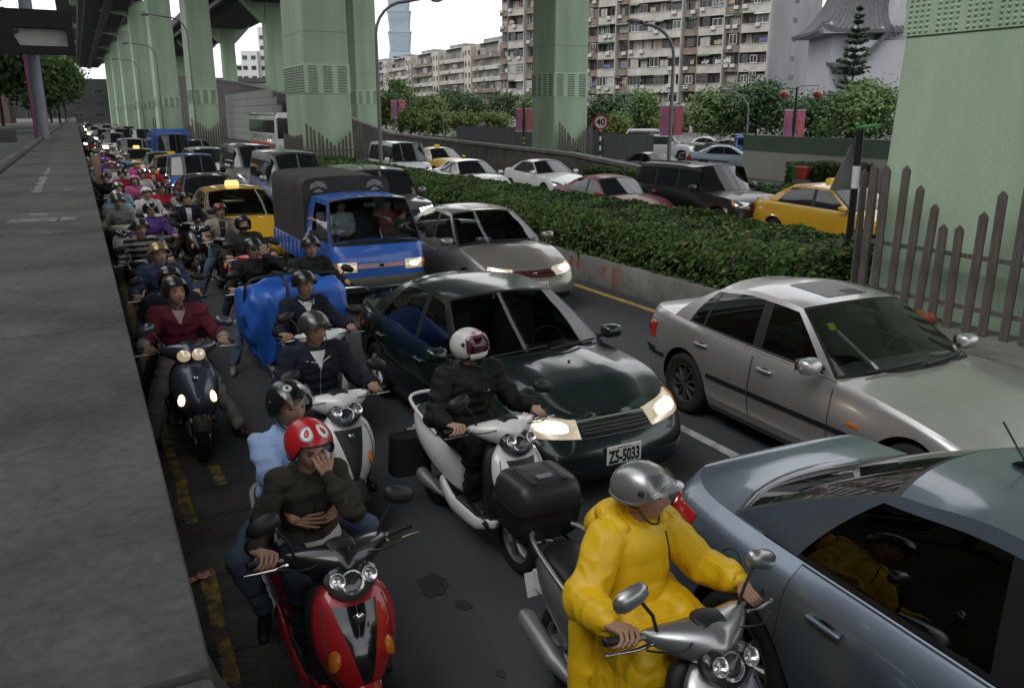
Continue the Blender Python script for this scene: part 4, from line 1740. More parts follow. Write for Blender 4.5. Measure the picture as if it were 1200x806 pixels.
# ---------------------------------------------------------------- dark green sedan
P_GREEN = paint('dark_green', (0.005, 0.017, 0.014), metal=0.25, rough=0.3)
sp = sedan_spec(L=4.42, W=1.695, H=1.385, hood0=.70, belt=.875, boot=.955, wb=(.80, 3.42), rw=.30, ws=(1.27, 2.02), rg=(3.70, 3.12), roofw=.55,
    hoodcrease=[(.50, .016, .10)], hoodcrown=.045)
r = place('dark_green_sedan', 'dark green sedan with lit headlights and white plate, beside the black-clad scooter rider', 'car', 3.44, 5.0, 4.42, Rd(1.3))
c = Car(sp)
c.build_body(r, P_GREEN)
c.build_house(r, P_GREEN, GLASS_F, GLASS_S, GLASS_S, CHROME, BLACK)
fill_lamps(c, r, (True, True), (.34, .80, .565, .60, .675, .745), (.42, .98, .60, .64, .80, .84))
for (d0, d1), h in zip(sp['doors'], (1, 1)):
 c.door(r, P_GREEN, d0, d1, .30, handle=(d1 - .20, .74, P_GREEN))
c.interior(r, GREYIN)
c.mirror(r, P_GREEN, 1.52, .95, .14)
c.wheels(r, 5, 'twin', key='civ')
# bowed chrome-edged grille with slats
g = c.patch(-.33, .33, .575, .575, .655, .655, off=.004, na=10, nz=3, round_=.35)
go = g.build('grille', BLACK, r)
for zz in (.568, .662):
 q = c.patch(-.335, .335, zz - .006, zz - .006, zz + .006, zz + .006, off=.014, na=12, nz=1)
 q.build('grille_surround', CHROME, go, 60)
for zz in (.592, .612, .632):
 q = c.patch(-.315, .315, zz - .004, zz - .004, zz + .004, zz + .004, off=.012, na=12, nz=1)
 q.build('slat', mat('slat_grey', (0.12, 0.12, 0.125), rough=.3, metal=.6, var=.05), go, 60)
p = c.S(0, .615, .02)
e = MB()
for (x0, z0, x1, z1) in ((-.022, -.024, -.014, .026), (.022, -.024, .014, .026), (-.016, 0, .016, 0)):
 e.tube([(x0, p[1], .615 + z0), (x1, p[1], .615 + z1)], .0055, 6)
fr = [(-.036, .03), (.036, .03), (.030, -.034), (-.030, -.034), (-.036, .03)]
e.tube([(x, p[1], .615 + z) for x, z in fr], .003, 5)
e.build('emblem', CHROME, go, 60)
b = c.patch(-.62, .62, .225, .225, .315, .315, off=.004, na=10, nz=2, round_=.25)
b.build('lower_grille', BLACK, r)
b = c.patch(-.72, .72, .405, .405, .412, .412, off=.003, na=14, nz=1)
b.build('bumper_line', BLACK, r)
c.plate(r, 'Z5-5033', .425)
for sd in (1, -1):
 a0, a1 = c.arc_at_d(1.25), c.arc_at_d(3.05)
 q = c.patch(a0, a1, .545, .56, .575, .59, off=.012, na=14, nz=2, mirror=sd < 0)
 q.build('rubbing_strip', P_GREEN, r, 50)
 q = c.patch(a0, a1, .533, .548, .538, .553, off=.014, na=14, nz=1, mirror=sd < 0)
 q.build('chrome_strip', CHROME, r, 50)
c.wiper(r, -.50, .56)
c.wiper(r, .08, .56)
b = MB()
for sd in (-.45, .1):
 b.ell((sd, -2.21 + .98, c.top(1.0) + .05), (.012, .02, .008), 6, 4)
b.build('washer_jet', BLACK, r)
b = MB()   # boot spoiler
b.rbox((0, 2.21 - .18, 1.02), (1.28, .16, .028), .012)
b.box((-.5, 2.21 - .18, .985), (.05, .1, .06))
b.box((.5, 2.21 - .18, .985), (.05, .1, .06))
b.build('boot_spoiler', P_GREEN, r, 50)
b = MB()   # folded paper sunshade strip behind the glass, as a pale strip at the mirror
b.rbox((0, -2.21 + 1.93, 1.235), (.22, .03, .06), .012)
b.build('rear_view_mirror', BLACK, r, 50)

# ---------------------------------------------------------------- silver sedan (right lane, near)
P_SILVER = paint('silver', (0.54, 0.525, 0.525), metal=0.75, rough=0.36, dust=.09)
sp = sedan_spec(L=4.47, W=1.74, H=1.415, hood0=.66, belt=.905, boot=.985, wb=(.78, 3.50), rw=.315, ws=(1.44, 2.16), rg=(3.88, 3.30), roofw=.565,
    hoodcrease=[(.55, .018, .09)], hoodcrown=.04, wtop=.90)
a0, a1 = sp['ws_e']
c0, c1 = sp['rg_e']
sp['side'] = [(a0 + .12, a1 + .08, 'win'), (2.46, 2.56, 'pillar'), (2.58, 2.67, 'win'), (3.28, 3.22, 'pillar'), (3.31, 3.24, 'win'), (3.52, 3.27, 'frame')]
sp['doors'] = [(1.56, 2.50), (2.515, 3.36)]
r = place('silver_sedan', 'dusty silver sedan with sunroof and dark wheel in the lane beside the median', 'car', 6.02, 2.95, 4.47, Rd(-1.6))
c = Car(sp)
c.build_body(r, P_SILVER)
c.build_house(r, P_SILVER, GLASS_F, GLASS_S, GLASS_S, mat('trim_grey', (0.1, 0.1, 0.1), rough=.4, metal=.5, var=0.05), BLACK)
fill_lamps(c, r, (False, False), (.36, .84, .52, .555, .635, .67), (.46, 1.02, .60, .66, .80, .84), amber=False)
c.door(r, P_SILVER, *sp['doors'][0], .30, handle=(2.32, .775, P_SILVER))
c.door(r, P_SILVER, *sp['doors'][1], .30, handle=(3.22, .79, P_SILVER))
c.interior(r, GREYIN)
c.mirror(r, P_SILVER, 1.74, .99, .14, (.105, .08, .07))
c.wheels(r, 10, 'slim', mat('steel_wheel_dark', (0.09, 0.088, 0.085), rough=.5, metal=.6, var=.25, scale=18), key='bmw')
for sd in (1, -1):
 for (d0, d1) in ((1.30, 2.49), (2.52, 3.10), (3.86, 4.20)):
  q = c.patch(c.arc_at_d(d0), c.arc_at_d(d1), .50, .50, .54, .54, off=.014, na=12, nz=2, mirror=sd < 0)
  q.build('rubbing_strip', BLACK, r, 50)
 q = c.patch(c.arc_at_d(4.05), c.arc[-1] - .35, .53, .53, .57, .57, off=.012, na=8, nz=2, mirror=sd < 0)
 q.build('bumper_strip', BLACK, r, 50)
 q = c.patch(c.arc_at_d(1.24), c.arc_at_d(1.36), .60, .60, .635, .635, off=.006, bulge=.006, na=4, nz=3, mirror=sd < 0)
 q.build('side_repeater', AMBER, r, 50)
 q = c.patch(.04 if True else 0, .22, .55, .55, .66, .66, off=.006, bulge=.01, na=6, nz=4, mirror=sd < 0)
 q.build('grille', BLACK, r, 50)
# sunroof
G = c.roofG
b = MB()
b.grid([[(p[0] * .99, p[1], p[2] + .004) for p in row[4:11]] for row in G[1:6]], flip=True)
b.build('sunroof', mat('sunroof_panel', (0.16, 0.16, 0.155), rough=.45, metal=.2, var=.12, scale=7), r, 180)
b = MB()
b.grid([[(p[0] * .9, p[1] + .02, p[2] + .0075) for p in row[7:11]] for row in G[1:3]], flip=True)
b.build('sunroof_gap', BLACK, r, 180)
c.wiper(r, -.55, .62)
c.wiper(r, .05, .62)
b = MB()
b.rbox((-.43, -2.235 + 2.02, 1.20), (.07, .012, .075), .004, (-.9, 0, -.15))
b.build('yellow_tag', mat('yellow_card', (0.62, 0.50, 0.03), rough=.5, var=.3, scale=40), r)
b = MB()
b.rbox((.45, -2.235 + 1.62, .965), (.16, .09, .012), .004, (-.2, 0, .1))
b.build('paper_slip', mat('paper', (0.6, 0.62, 0.62), rough=.8, var=.15, scale=20), r)
b = MB()
b.rbox((.0, -2.235 + 2.08, 1.27), (.22, .03, .06), .012)
b.build('rear_view_mirror', BLACK, r, 50)
b = MB()
b.tube([(-.42, -2.235 + 1.50, .955), (-.38, -2.235 + 2.0, 1.16)], .016, 6)
b.build('sunshade_roll', mat('shade_grey', (0.35, 0.36, 0.37), rough=.6, var=.1), r)

# ---------------------------------------------------------------- blue-grey sedan (foreground right)
P_BLUEGREY = paint('blue_grey', (0.17, 0.215, 0.275), metal=0.72, rough=0.33)
sp = sedan_spec(L=4.70, W=1.79, H=1.50, hood0=.70, belt=.945, boot=1.0, wb=(.93, 3.78), rw=.335, ws=(1.30, 2.12), rg=(4.12, 3.22), roofw=.575,
    hoodcrown=.05, wtop=.88, deckcrown=.035, bulge=[(3.78, .022, .55), (.93, .02, .5)], tw=.215)
a0, a1 = sp['ws_e']
c0, c1 = sp['rg_e']
sp['side'] = [(a0 + .12, a1 + .10, 'win'), (2.48, 2.58, 'pillar'), (2.60, 2.69, 'win'), (3.56, 3.20, 'frame')]
sp['doors'] = [(1.50, 2.53), (2.545, 3.50)]
sp['prof'] = [(0, .075, .10, .14), (.10, .045, .035, .07), (.22, .018, .006, .025), (.40, .004, .0, .0), (.55, .0, .012, .0), (.68, .008, .045, .012), (.80, .016, .10, .035), (.89, .044, .155, .07), (.95, .085, .18, .095), (1.0, .135, .21, .12)]
sp['top'] = sp['top'][:-3] + [(4.25, .985), (4.48, 1.0), (4.60, 1.028), (4.70, 1.0)]
r = place('blue_grey_sedan', 'blue-grey metallic sedan cut off by the lower right corner, black tinted windows', 'car', 3.48, -1.06, 4.70, Rd(-1.0))
c = Car(sp)
c.build_body(r, P_BLUEGREY)
c.build_house(r, P_BLUEGREY, GLASS_D, GLASS_D, GLASS_S, BLACK, BLACK)
fill_lamps(c, r, (False, False), (.40, .9, .56, .60, .68, .74), (.62, 1.08, .70, .76, .90, .90), amber=False)
c.door(r, P_BLUEGREY, *sp['doors'][0], .32, handle=(2.34, .82, CHROME))
c.door(r, P_BLUEGREY, *sp['doors'][1], .32, handle=(3.24, .835, P_BLUEGREY))
c.interior(r, DARKIN)
c.mirror(r, P_BLUEGREY, 1.62, 1.03, .15, (.11, .085, .07))
c.wheels(r, 7, 'wide', mat('alloy_grey', (0.30, 0.30, 0.30), rough=.3, metal=.85, var=.1, scale=12), key='bg')
for sd in (1, -1):
 p = Vector(c.S(c.arc_at_d(3.86), .80, .003))
 b = MB()
 pts = []
 for a in np.linspace(0, 2 * math.pi, 29):
  aa = c.arc_at_d(3.86 + .085 * math.cos(a))
  q = c.S(aa, .80 + .085 * math.sin(a), .0015)
  pts.append((q[0] * sd, q[1], q[2]))
 b.tube(pts, .003, 4, caps=False)
 b.build('fuel_flap_seam', BLACK, r)
b = MB()
gy, gz = c.roofG[8][7][1], c.roofG[8][7][2]
b.prism([(-.055, 0), (.05, 0), (.02, .022), (-.02, .035)], .03, Matrix.Translation((0, gy, gz)) @ Matrix.Rotation(math.pi / 2, 4, 'Z') @ Matrix.Rotation(math.pi / 2, 4, 'X'))
b.tube([(0, gy - .01, gz + .02), (0, gy + .12, gz + .17)], .005, 5)
b.build('aerial', BLACK, r)
b = c.patch(c.arc[-1] - .55, c.arc[-1] + .55, .30, .30, .40, .40, off=.004, na=10, nz=2)
b.build('rear_valance', BLACK, r)
c.plate(r, None, .62, rear=True)

# ---------------------------------------------------------------- silver-beige sedan behind the green one
P_BEIGE = paint('champagne', (0.30, 0.285, 0.255), metal=0.7, rough=0.36)
sp = sedan_spec(L=4.50, W=1.705, H=1.45, hood0=.68, belt=.92, boot=1.0, wb=(.88, 3.48), rw=.305, ws=(1.20, 2.0), rg=(3.88, 3.25), roofw=.565,
    hoodcrease=[(.45, .014, .10)], hoodcrown=.055)
r = place('champagne_sedan', 'champagne silver sedan with headlights on, behind the dark green car by the kerb', 'car', 5.98, 10.9, 4.50, Rd(-.5))
c = Car(sp)
c.build_body(r, P_BEIGE)
c.build_house(r, P_BEIGE, GLASS_F, GLASS_S, GLASS_S, P_BEIGE, BLACK)
fill_lamps(c, r, (True, True), (.38, .82, .58, .62, .70, .745), (.42, .98, .66, .70, .86, .90), amber=False)
c.door(r, P_BEIGE, *sp['doors'][0], .30, handle=(sp['doors'][0][1] - .2, .78, P_BEIGE))
c.door(r, P_BEIGE, *sp['doors'][1], .30, handle=(sp['doors'][1][1] - .2, .79, P_BEIGE))
c.interior(r, GREYIN)
c.mirror(r, P_BEIGE, 1.46, 1.0, .14, (.11, .08, .065))
c.wheels(r, 7, 'wide', key='civ2')
g = c.patch(-.34, .34, .575, .575, .665, .665, off=.004, na=10, nz=3, round_=.2)
go = g.build('grille', mat('grille_red_black', (0.07, 0.012, 0.014), rough=.35, var=.3, scale=14), r)
for zz in (.57, .615, .668):
 q = c.patch(-.345, .345, zz - .006, zz - .006, zz + .006, zz + .006, off=.012, na=12, nz=1)
 q.build('slat', CHROME, go, 60)
b = MB()
p = c.S(0, .62, .022)
b.tube([(.035 * math.cos(a), p[1], .62 + .024 * math.sin(a)) for a in np.linspace(0, 2 * math.pi, 17)], .004, 5)
b.tube([(.016 * math.cos(a), p[1], .624 + .022 * math.sin(a)) for a in np.linspace(0, 2 * math.pi, 13)], .0035, 5)
b.build('emblem', CHROME, go)
b = c.patch(-.60, .60, .24, .24, .335, .335, off=.004, na=10, nz=2, round_=.25)
b.build('lower_grille', BLACK, r)
c.plate(r, None, .45)
c.wiper(r, -.5, .56)
c.wiper(r, .08, .56)
G = c.roofG
b = MB()
b.grid([[(p[0] * .95, p[1], p[2] + .004) for p in row[4:11]] for row in G[1:5]], flip=True)
b.build('sunroof', mat('sunroof_dark', (0.05, 0.05, 0.05), rough=.2, var=.1), r, 180)
b = MB()
b.rbox((-.28, -2.25 + 1.42, 1.0), (.24, .14, .07), .02)
b.build('tissue_box', mat('pale_box', (0.35, 0.36, 0.37), rough=.7, var=.1), r)
def box_spec(L, W, H, hood0, belt, ws, rg, rw=.31, wb=None, roofw=None, side=None, nose=.6, sharp=1.0, **k):
 """van, estate or off-roader: upright tail, windows to the back"""
 hw = W / 2
 wb = wb or (.75, L - .85)
 e = .06 * sharp
 sp = dict(L=L, W=W, axF=wb[0], axR=wb[1], rw=rw,
    plan=[(0, 0), (.008, hw * .36), (.03, hw * .62), (.09, hw * .82), (.22, hw * .93), (.5, hw * .98), (1.0, hw), (L - .6, hw), (L - .2, hw * .975), (L - .07, hw * .90), (L - .02, hw * .7), (L - .004, hw * .4), (L, 0)],
    top=[(0, hood0 - .04), (.15, hood0 + .02), (ws[0] + .05, belt - .03), (ws[0] + .6, belt), (L - .3, belt + .02), (L, belt + .02)],
    prof=[(0, .06, .08, .06), (.10, .03, .03, .02), (.22, .01, .004, .0), (.5, .0, .01, .0), (.7, .006, .03, .005), (.85, .018, .07, .015), (1.0, .045, .15, .03)],
    cowl=ws[0], reardeck=L, noselen=nose, taillen=.4,
    ws_c=(ws[0] - .12, ws[1] - .10), ws_e=(ws[0] + .14, ws[1] + .06),
    rg_c=(rg[0] + .05, rg[1] + .06), rg_e=(rg[0] - .10, rg[1] - .06), roofw=roofw or hw * .78,
    rail=[(ws[1] - .1, H - .10), (ws[1] + .35, H - .06), ((ws[1] + rg[1]) / 2, H - .05), (rg[1] - .1, H - .075)],
    roofcrown=.05, wtop=.86)
 a0, a1 = sp['ws_e']
 c0, c1 = sp['rg_e']
 if side is None:
  n1 = a0 + .12
  w = (c0 - .10 - n1) / 3
  side = []
  for i in range(3):
   s0 = n1 + i * w
   side.append((s0 + (0 if i else 0), s0 + (.10 if i == 0 else .06) * (1 - i * .4), 'win'))
   side.append((s0 + w - .07, s0 + w - .02 * (i + .5), 'pillar' if i < 2 else 'frame'))
  side[-1] = (c0 - .14, c1 - .12, 'frame')
 sp['side'] = side
 sp['doors'] = []
 sp.update(k)
 return sp

def box_car(root, pm, sp, lit=(False, False), glass=None, far=True, rack=False, plate=True):
 c = Car(sp, far)
 c.build_body(root, pm)
 g = glass or ((GLASS_FAR,) * 3)
 c.build_house(root, pm, g[0], g[1], g[2], BLACK, BLACK)
 h0 = c.top(.1)
 fill_lamps(c, root, lit, (.44, .84, h0 - .20, h0 - .16, h0 - .05, h0 - .01), (.50, .80, .75, .75, 1.0, 1.0), far, amber=not far)
 b = c.patch(-.40, .40, h0 - .20, h0 - .20, h0 - .07, h0 - .07, off=.004, na=6, nz=3)
 b.build('grille', BLACK, root)
 b = c.patch(-.62, .62, .26, .26, .38, .38, off=.004, na=8, nz=2)
 b.build('lower_grille', BLACK, root)
 if plate:
  c.plate(root, None, .47)
 c.wheels(root, 6, 'cap' if far else 'wide', key='far')
 c.mirror(root, pm, sp['ws_e'][0] + .16, c.top(sp['ws_e'][0]) + .12, .15, (.11, .08, .09))
 if rack:
  for sd in (1, -1):
   b = MB()
   G = c.roofG
   b.tube([(sd * sp['roofw'] * .92, r_[0][1], r_[2][2] + .05) for r_ in G[1:-1]], .018, 6)
   b.build('roof_rail', BLACK, root)
 return c

def taxi_sign(root, c, mm):
 G = c.roofG
 row = G[len(G) // 2]
 z = row[len(row) // 2][2]
 y = row[len(row) // 2][1] - .2
 b = MB()
 rings = []
 for (k, zz) in ((1.0, 0), (1.02, .03), (.93, .11), (.8, .135)):
  rings.append([(sx * .14 * k, y + sy * .065 * k, z - .01 + zz * .85) for sx, sy in ((-1, -1), (1, -1), (1, 1), (-1, 1))])
 b.loft(rings)
 o = b.build('roof_sign', mm, root)
 return o

TAXI_Y = paint('taxi_yellow', (0.58, 0.33, 0.012), metal=0.0, rough=0.4)
SIGN_LIT = mat('taxi_sign_lit', (0.8, 0.6, 0.25), rough=.4, var=0, emit=.55, ecol=(1, .62, .25))
SIGN_Y = mat('taxi_sign_yellow', (0.75, 0.5, 0.03), rough=.4, var=0.05)
P_WHITE = paint('white', (0.66, 0.67, 0.67), metal=0.0, rough=0.4)
P_SILV2 = paint('silver_far', (0.40, 0.41, 0.42), metal=0.6, rough=0.38)
P_BLUE = paint('truck_blue', (0.028, 0.125, 0.50), metal=0.05, rough=0.42, coat=.8)
P_DGREY = paint('dark_grey', (0.055, 0.057, 0.06), metal=0.5, rough=0.35)
P_BLACK = paint('black', (0.006, 0.006, 0.007), metal=0.1, rough=0.4, coat=.55)
P_MAROON = paint('maroon', (0.15, 0.022, 0.030), metal=0.1, rough=0.45, coat=.35)
P_PALEBLUE = paint('pale_blue', (0.30, 0.36, 0.44), metal=0.5, rough=0.4)
P_TAN = paint('grey_tan', (0.16, 0.155, 0.145), metal=0.6, rough=0.36)

# ---------------------------------------------------------------- blue canvas-top truck
r = place('blue_truck', 'small blue cab-over truck with dark canvas top and two people in the cab', 'truck', 3.87, 12.05, 4.2)
hw = .80
sp = dict(L=1.75, W=1.6, axF=.62, axR=3.05, rw=.285,
   plan=[(0, 0), (.006, hw * .45), (.022, hw * .72), (.07, hw * .90), (.18, hw * .975), (.45, hw), (1.3, hw), (1.68, hw * .995), (1.735, hw * .93), (1.747, hw * .5), (1.75, 0)],
   top=[(0, 1.06), (.3, 1.09), (.9, 1.10), (1.75, 1.10)],
   prof=[(0, .04, .06, .0), (.12, .015, .02, .0), (.25, .005, .0, .0), (.55, .0, .0, .0), (.62, .0, .015, 0), (.85, .010, .05, .0), (1.0, .03, .10, .01)],
   zsill=.36, bottom=[(0, .36), (.5, .36), (1.75, .36)], cowl=.02, reardeck=1.75, noselen=.35, taillen=.2,
   ws_c=(.09, .50), ws_e=(.16, .60), rg_c=(1.72, 1.60), rg_e=(1.70, 1.56), roofw=.655,
   rail=[(.4, 1.685), (.8, 1.71), (1.2, 1.71), (1.6, 1.69)], roofcrown=.05, wtop=.87, archgap=.05, wheel_in=.13, tw=.16, open=(1,))
a0, a1 = sp['ws_e']
sp['side'] = [(a0 + .15, a1 + .08, 'win'), (1.30, 1.26, 'frame')]

class Cab(Car):
 pass

c = Cab(sp)
cab = bpy.data.objects.new('cab', None)
COL.objects.link(cab)
cab.parent = r
cab.location = (0, -4.2 / 2 + 1.75 / 2, 0)
c.build_body(cab, P_BLUE)
c.build_house(cab, P_BLUE, GLASS_T, GLASS_S, GLASS_S, BLACK, BLACK)
for mir in (False, True):
 h = c.patch(.40, .70, .685, .685, .83, .83, off=.008, bulge=.012, mirror=mir)
 ho = h.build('headlight', LAMP_ON, cab, 60)
 h = c.patch(.45, .65, .71, .71, .805, .805, off=.012, bulge=.014, mirror=mir, round_=.8)
 h.build('bulb', LAMP_MID, ho, 60)
 h = c.patch(.49, .62, .73, .73, .79, .79, off=.016, bulge=.016, mirror=mir, round_=.8)
 h.build('bulb', LAMP_CORE, ho, 60)
 h = c.patch(.705, .80, .69, .69, .82, .815, off=.008, bulge=.008, mirror=mir, na=4, nz=3)
 h.build('corner_lamp', AMBER, cab, 60)
b = c.patch(-.385, .385, .735, .735, .80, .80, off=.006, na=10, nz=2)
go = b.build('front_panel', mat('pinkish_grille', (0.42, 0.27, 0.29), rough=.35, metal=.3, var=.08), cab)
b = MB()
p = c.S(0, .77, .012)
b.box((0, p[1], .77), (.075, .01, .045))
b.build('badge', BLACK, go)
b = c.patch(-.80, .80, .38, .38, .60, .60, off=.035, bulge=.02, na=12, nz=4)
b.build('bumper', mat('grey_bumper', (0.10, 0.095, 0.085), rough=.5, var=.2, scale=5), cab, 60)
b = MB()
for sd in (-1, 1):
 b.tube([(sd * .12, -.915, .40), (sd * .12, -.95, .20), (sd * .70, -.93, .20), (sd * .74, -.90, .42), (sd * .70, -.92, .47), (sd * .14, -.94, .47)], .018, 8)
b.build('bull_bar', CHROME, cab, 60)
c.door(cab, P_BLUE, .24, 1.36, .42, handle=(1.24, .98, BLACK))
b = MB()
for sd in (-1, 1):
 b.rbox((sd * .96, -.875 + .34, 1.20), (.15, .05, .24), .03)
 b.tube([(sd * .80, -.875 + .36, 1.15), (sd * .92, -.875 + .35, 1.18)], .012, 6)
b.build('door_mirror', BLACK, cab, 50)
b = MB()
for i in range(6):
 b.rbox((-.45 + i * .18, -.875 + .95, 1.757 - .04 * abs(-.45 + i * .18) ** 2), (.03, .55, .015), .006)
b.build('roof_ribs', P_BLUE, cab, 50)
b = MB()
b.rbox((0, -.875 + .30, 1.02), (1.38, .34, .16), .05)
b.build('dashboard', DARKIN, cab, 50)
b = MB()
b.rbox((0, -.875 + 1.05, .86), (1.34, .44, .14), .05)
b.rbox((0, -.875 + 1.32, 1.18), (1.34, .12, .56), .05, (-.12, 0, 0))
b.build('bench_seat', GREYIN, cab, 50)
b = MB()
b.bbox((-.72, -.6, .5), (.72, .8, .6))
b.build('cab_floor', DARKIN, cab)
b = MB()
ctr = Vector((.36, -.875 + .56, 1.14))
b.tube([ctr + Matrix.Rotation(Rd(32), 3, 'X') @ Vector((.18 * math.cos(a), .18 * math.sin(a), 0)) for a in np.linspace(0, 2 * math.pi, 25)], .013, 6, caps=False)
b.build('steering_wheel', DARKIN, cab, 60)
b = MB()
b.rbox((0, -.875 + .50, 1.62), (.20, .03, .06), .012)
b.build('rear_view_mirror', GREYIN, cab)
c.wiper(cab, -.5, .5)
c.wiper(cab, .05, .5)
L2 = 2.1
for ax in (.62, 3.2):
 for sd in (1, -1):
  add_wheel(r, sd * .665, ax - L2, .285, .16, 6, 'cap', STEELGREY, 'truck')
b = MB()
b.bbox((-.78, 1.80 - L2, .62), (.78, 4.2 - L2, .70))
for sd in (1, -1):
 b.bbox((sd * .79 - .02, 1.80 - L2, .60), (sd * .79 + .02, 4.2 - L2, .92))
 for i in range(8):
  b.box((sd * .818, 1.95 - L2 + i * .3, .76), (.02, .05, .28))
b.bbox((-.78, 4.17 - L2, .60), (.78, 4.21 - L2, .92))
b.bbox((-.40, .9 - L2, .40), (.40, 4.1 - L2, .60))
b.build('load_bed', P_BLUE, r)
CANVAS = mat('dark_canvas', (0.040, 0.040, 0.036), rough=.85, var=.25, scale=2.5, bump=.4, bscale=9, bdist=.03)
b = MB()
prof = []
hx, zt, zb = .775, 1.955, .86
pp = [(-hx, zb), (-hx - .005, 1.2), (-hx, 1.55), (-hx + .01, zt - .12), (-hx + .05, zt - .03), (-hx + .13, zt), (-.3, zt + .025), (0, zt + .03), (.3, zt + .025), (hx - .13, zt), (hx - .05, zt - .03), (hx - .01, zt - .12), (hx, 1.55), (hx + .005, 1.2), (hx, zb)]
rings = []
for i, y in enumerate(np.linspace(1.70, 4.18, 22)):
 rr = random.Random(i)
 rings.append([(x + rr.uniform(-.006, .006), y - L2, z + (0.012 * math.sin(y * 5.1) if z > 1.8 else 0)) for x, z in pp])
b.loft(rings)
cv = b.build('canvas_cover', CANVAS, r, 50)
MARK = mat('faded_grey_print', (0.26, 0.26, 0.25), rough=.85, var=.35, scale=16)
for cx in (-.50, .50):
 m = MB()
 yy = 1.70 - L2 - .008
 for k, (q0, q1) in enumerate(((.25, .95), (1.05, 2.1), (2.2, 2.9))):
  poly = [(cx + .035 * math.cos(a), 1.795 + .02 * math.sin(a)) for a in (q0, q1)]
  poly = [(cx + .15 * math.cos(a), 1.80 + .115 * math.sin(a)) for a in np.linspace(q0, q1, 7)] + [(cx + .05 * math.cos(a), 1.80 + .03 * math.sin(a)) for a in np.linspace(q1, q0, 4)]
  m.prism(poly, .004, Matrix.Translation((0, yy, 0)) @ Matrix.Rotation(math.pi / 2, 4, 'X'))
 m.prism([(cx - .09, 1.735), (cx + .09, 1.735), (cx + .025, 1.79), (cx - .025, 1.79)], .004, Matrix.Translation((0, yy, 0)) @ Matrix.Rotation(math.pi / 2, 4, 'X'))
 m.box((cx - .125, yy, 1.80), (.05, .004, .025))
 m.box((cx + .125, yy, 1.80), (.05, .004, .025))
 m.build('printed_emblem', MARK, cv)
for sd in (1, -1):
 m = MB()
 m.tube([(sd * .785, 1.9 - L2 + i * .1, .92 - .015 * (i % 2)) for i in range(23)], .006, 5)
 m.build('lacing_rope', mat('rope', (0.35, 0.34, 0.30), rough=.8, var=.1), cv)

r.scale = (.95, 1, 1)
# ---------------------------------------------------------------- taxi behind the truck
def taxi(x, yf, label, lit=(False, False), sign=SIGN_Y, far=True, L=4.5, H=1.45, rz=0, glass=None):
 r = place('yellow_taxi', label, 'taxi', x, yf, L, rz, 'yellow taxis')
 sp = sedan_spec(L=L, H=H, hood0=.72, belt=.95, boot=1.02, ws=(1.12, 1.95), rg=(3.85, 3.25), roofw=.58, wb=(.88, 3.46))
 c = generic_sedan(r, TAXI_Y, far, lit, sp, glass)
 taxi_sign(r, c, sign)
 return r, c

r, c = taxi(2.82, 16.5, 'yellow taxi directly behind the canvas-top truck, roof sign lit', sign=SIGN_LIT, far=False, H=1.5, glass=(GLASS_F, GLASS_S, GLASS_S))
c.interior(r, GREYIN)
c.door(r, TAXI_Y, *c.sp['doors'][0], .3)
c.door(r, TAXI_Y, *c.sp['doors'][1], .3)

# ---------------------------------------------------------------- queue up the road
r = place('dark_grey_sedan', 'dark grey sedan with windscreen reflection in the queue left of the taxi', 'car', 2.95, 21.9, 4.5)
generic_sedan(r, P_DGREY, True, (False, False), sedan_spec(L=4.5, H=1.44, belt=.93, boot=1.0))

def pickup(x, yf, label, pm=P_BLUE, lit=(False, True)):
 r = place('blue_pickup', label, 'pickup truck', x, yf, 4.6)
 sp = box_spec(2.3, 1.68, 1.72, .88, 1.02, (.55, 1.0), (2.22, 2.1), rw=.31, wb=(.62, 5), side=[(.81, 1.16, 'win'), (1.5, 1.52, 'pillar'), (1.56, 1.56, 'win'), (2.0, 1.94, 'frame')])
 cab = bpy.data.objects.new('cab', None)
 COL.objects.link(cab)
 cab.parent = r
 cab.location = (0, -2.3 + 1.15, 0)
 sp['wheel_in'] = .12
 c = Car(sp, True)
 c.build_body(cab, pm)
 c.build_house(cab, pm, GLASS_FAR, GLASS_FAR, GLASS_FAR, BLACK, BLACK)
 fill_lamps(c, cab, lit, (.46, .82, .62, .62, .78, .78), None, True, amber=False)
 c.plate(cab, None, .45)
 c.mirror(cab, BLACK, .95, 1.18, .16, (.1, .06, .11))
 for ax in (.62, 3.6):
  for sd in (1, -1):
   add_wheel(r, sd * .72, ax - 2.3, .31, .19, 6, 'cap', STEELGREY, 'truck')
 b = MB()
 b.bbox((-.8, 2.35 - 2.3, .62), (.8, 2.3, .72))
 for sd in (1, -1):
  b.bbox((sd * .8 - .025, 2.35 - 2.3, .6), (sd * .8 + .025, 2.3, 1.1))
 b.bbox((-.78, 2.26, .6), (.78, 2.305, 1.1))
 b.bbox((-.35, -.2, .4), (.35, 2.2, .6))
 b.build('load_bed', pm, r)
 return r

pickup(3.30, 29.2, 'blue pickup truck in the queue with a lit headlight, behind the dark grey sedan')

def van(x, yf, label, pm, lit=(False, False), name='silver_van', H=1.92):
 r = place(name, label, 'van', x, yf, 4.4)
 sp = box_spec(4.4, 1.69, H, .92, 1.08, (.75, 1.35), (4.36, 4.18), rw=.31, wb=(.78, 3.35))
 c = box_car(r, pm, sp, lit)
 return r

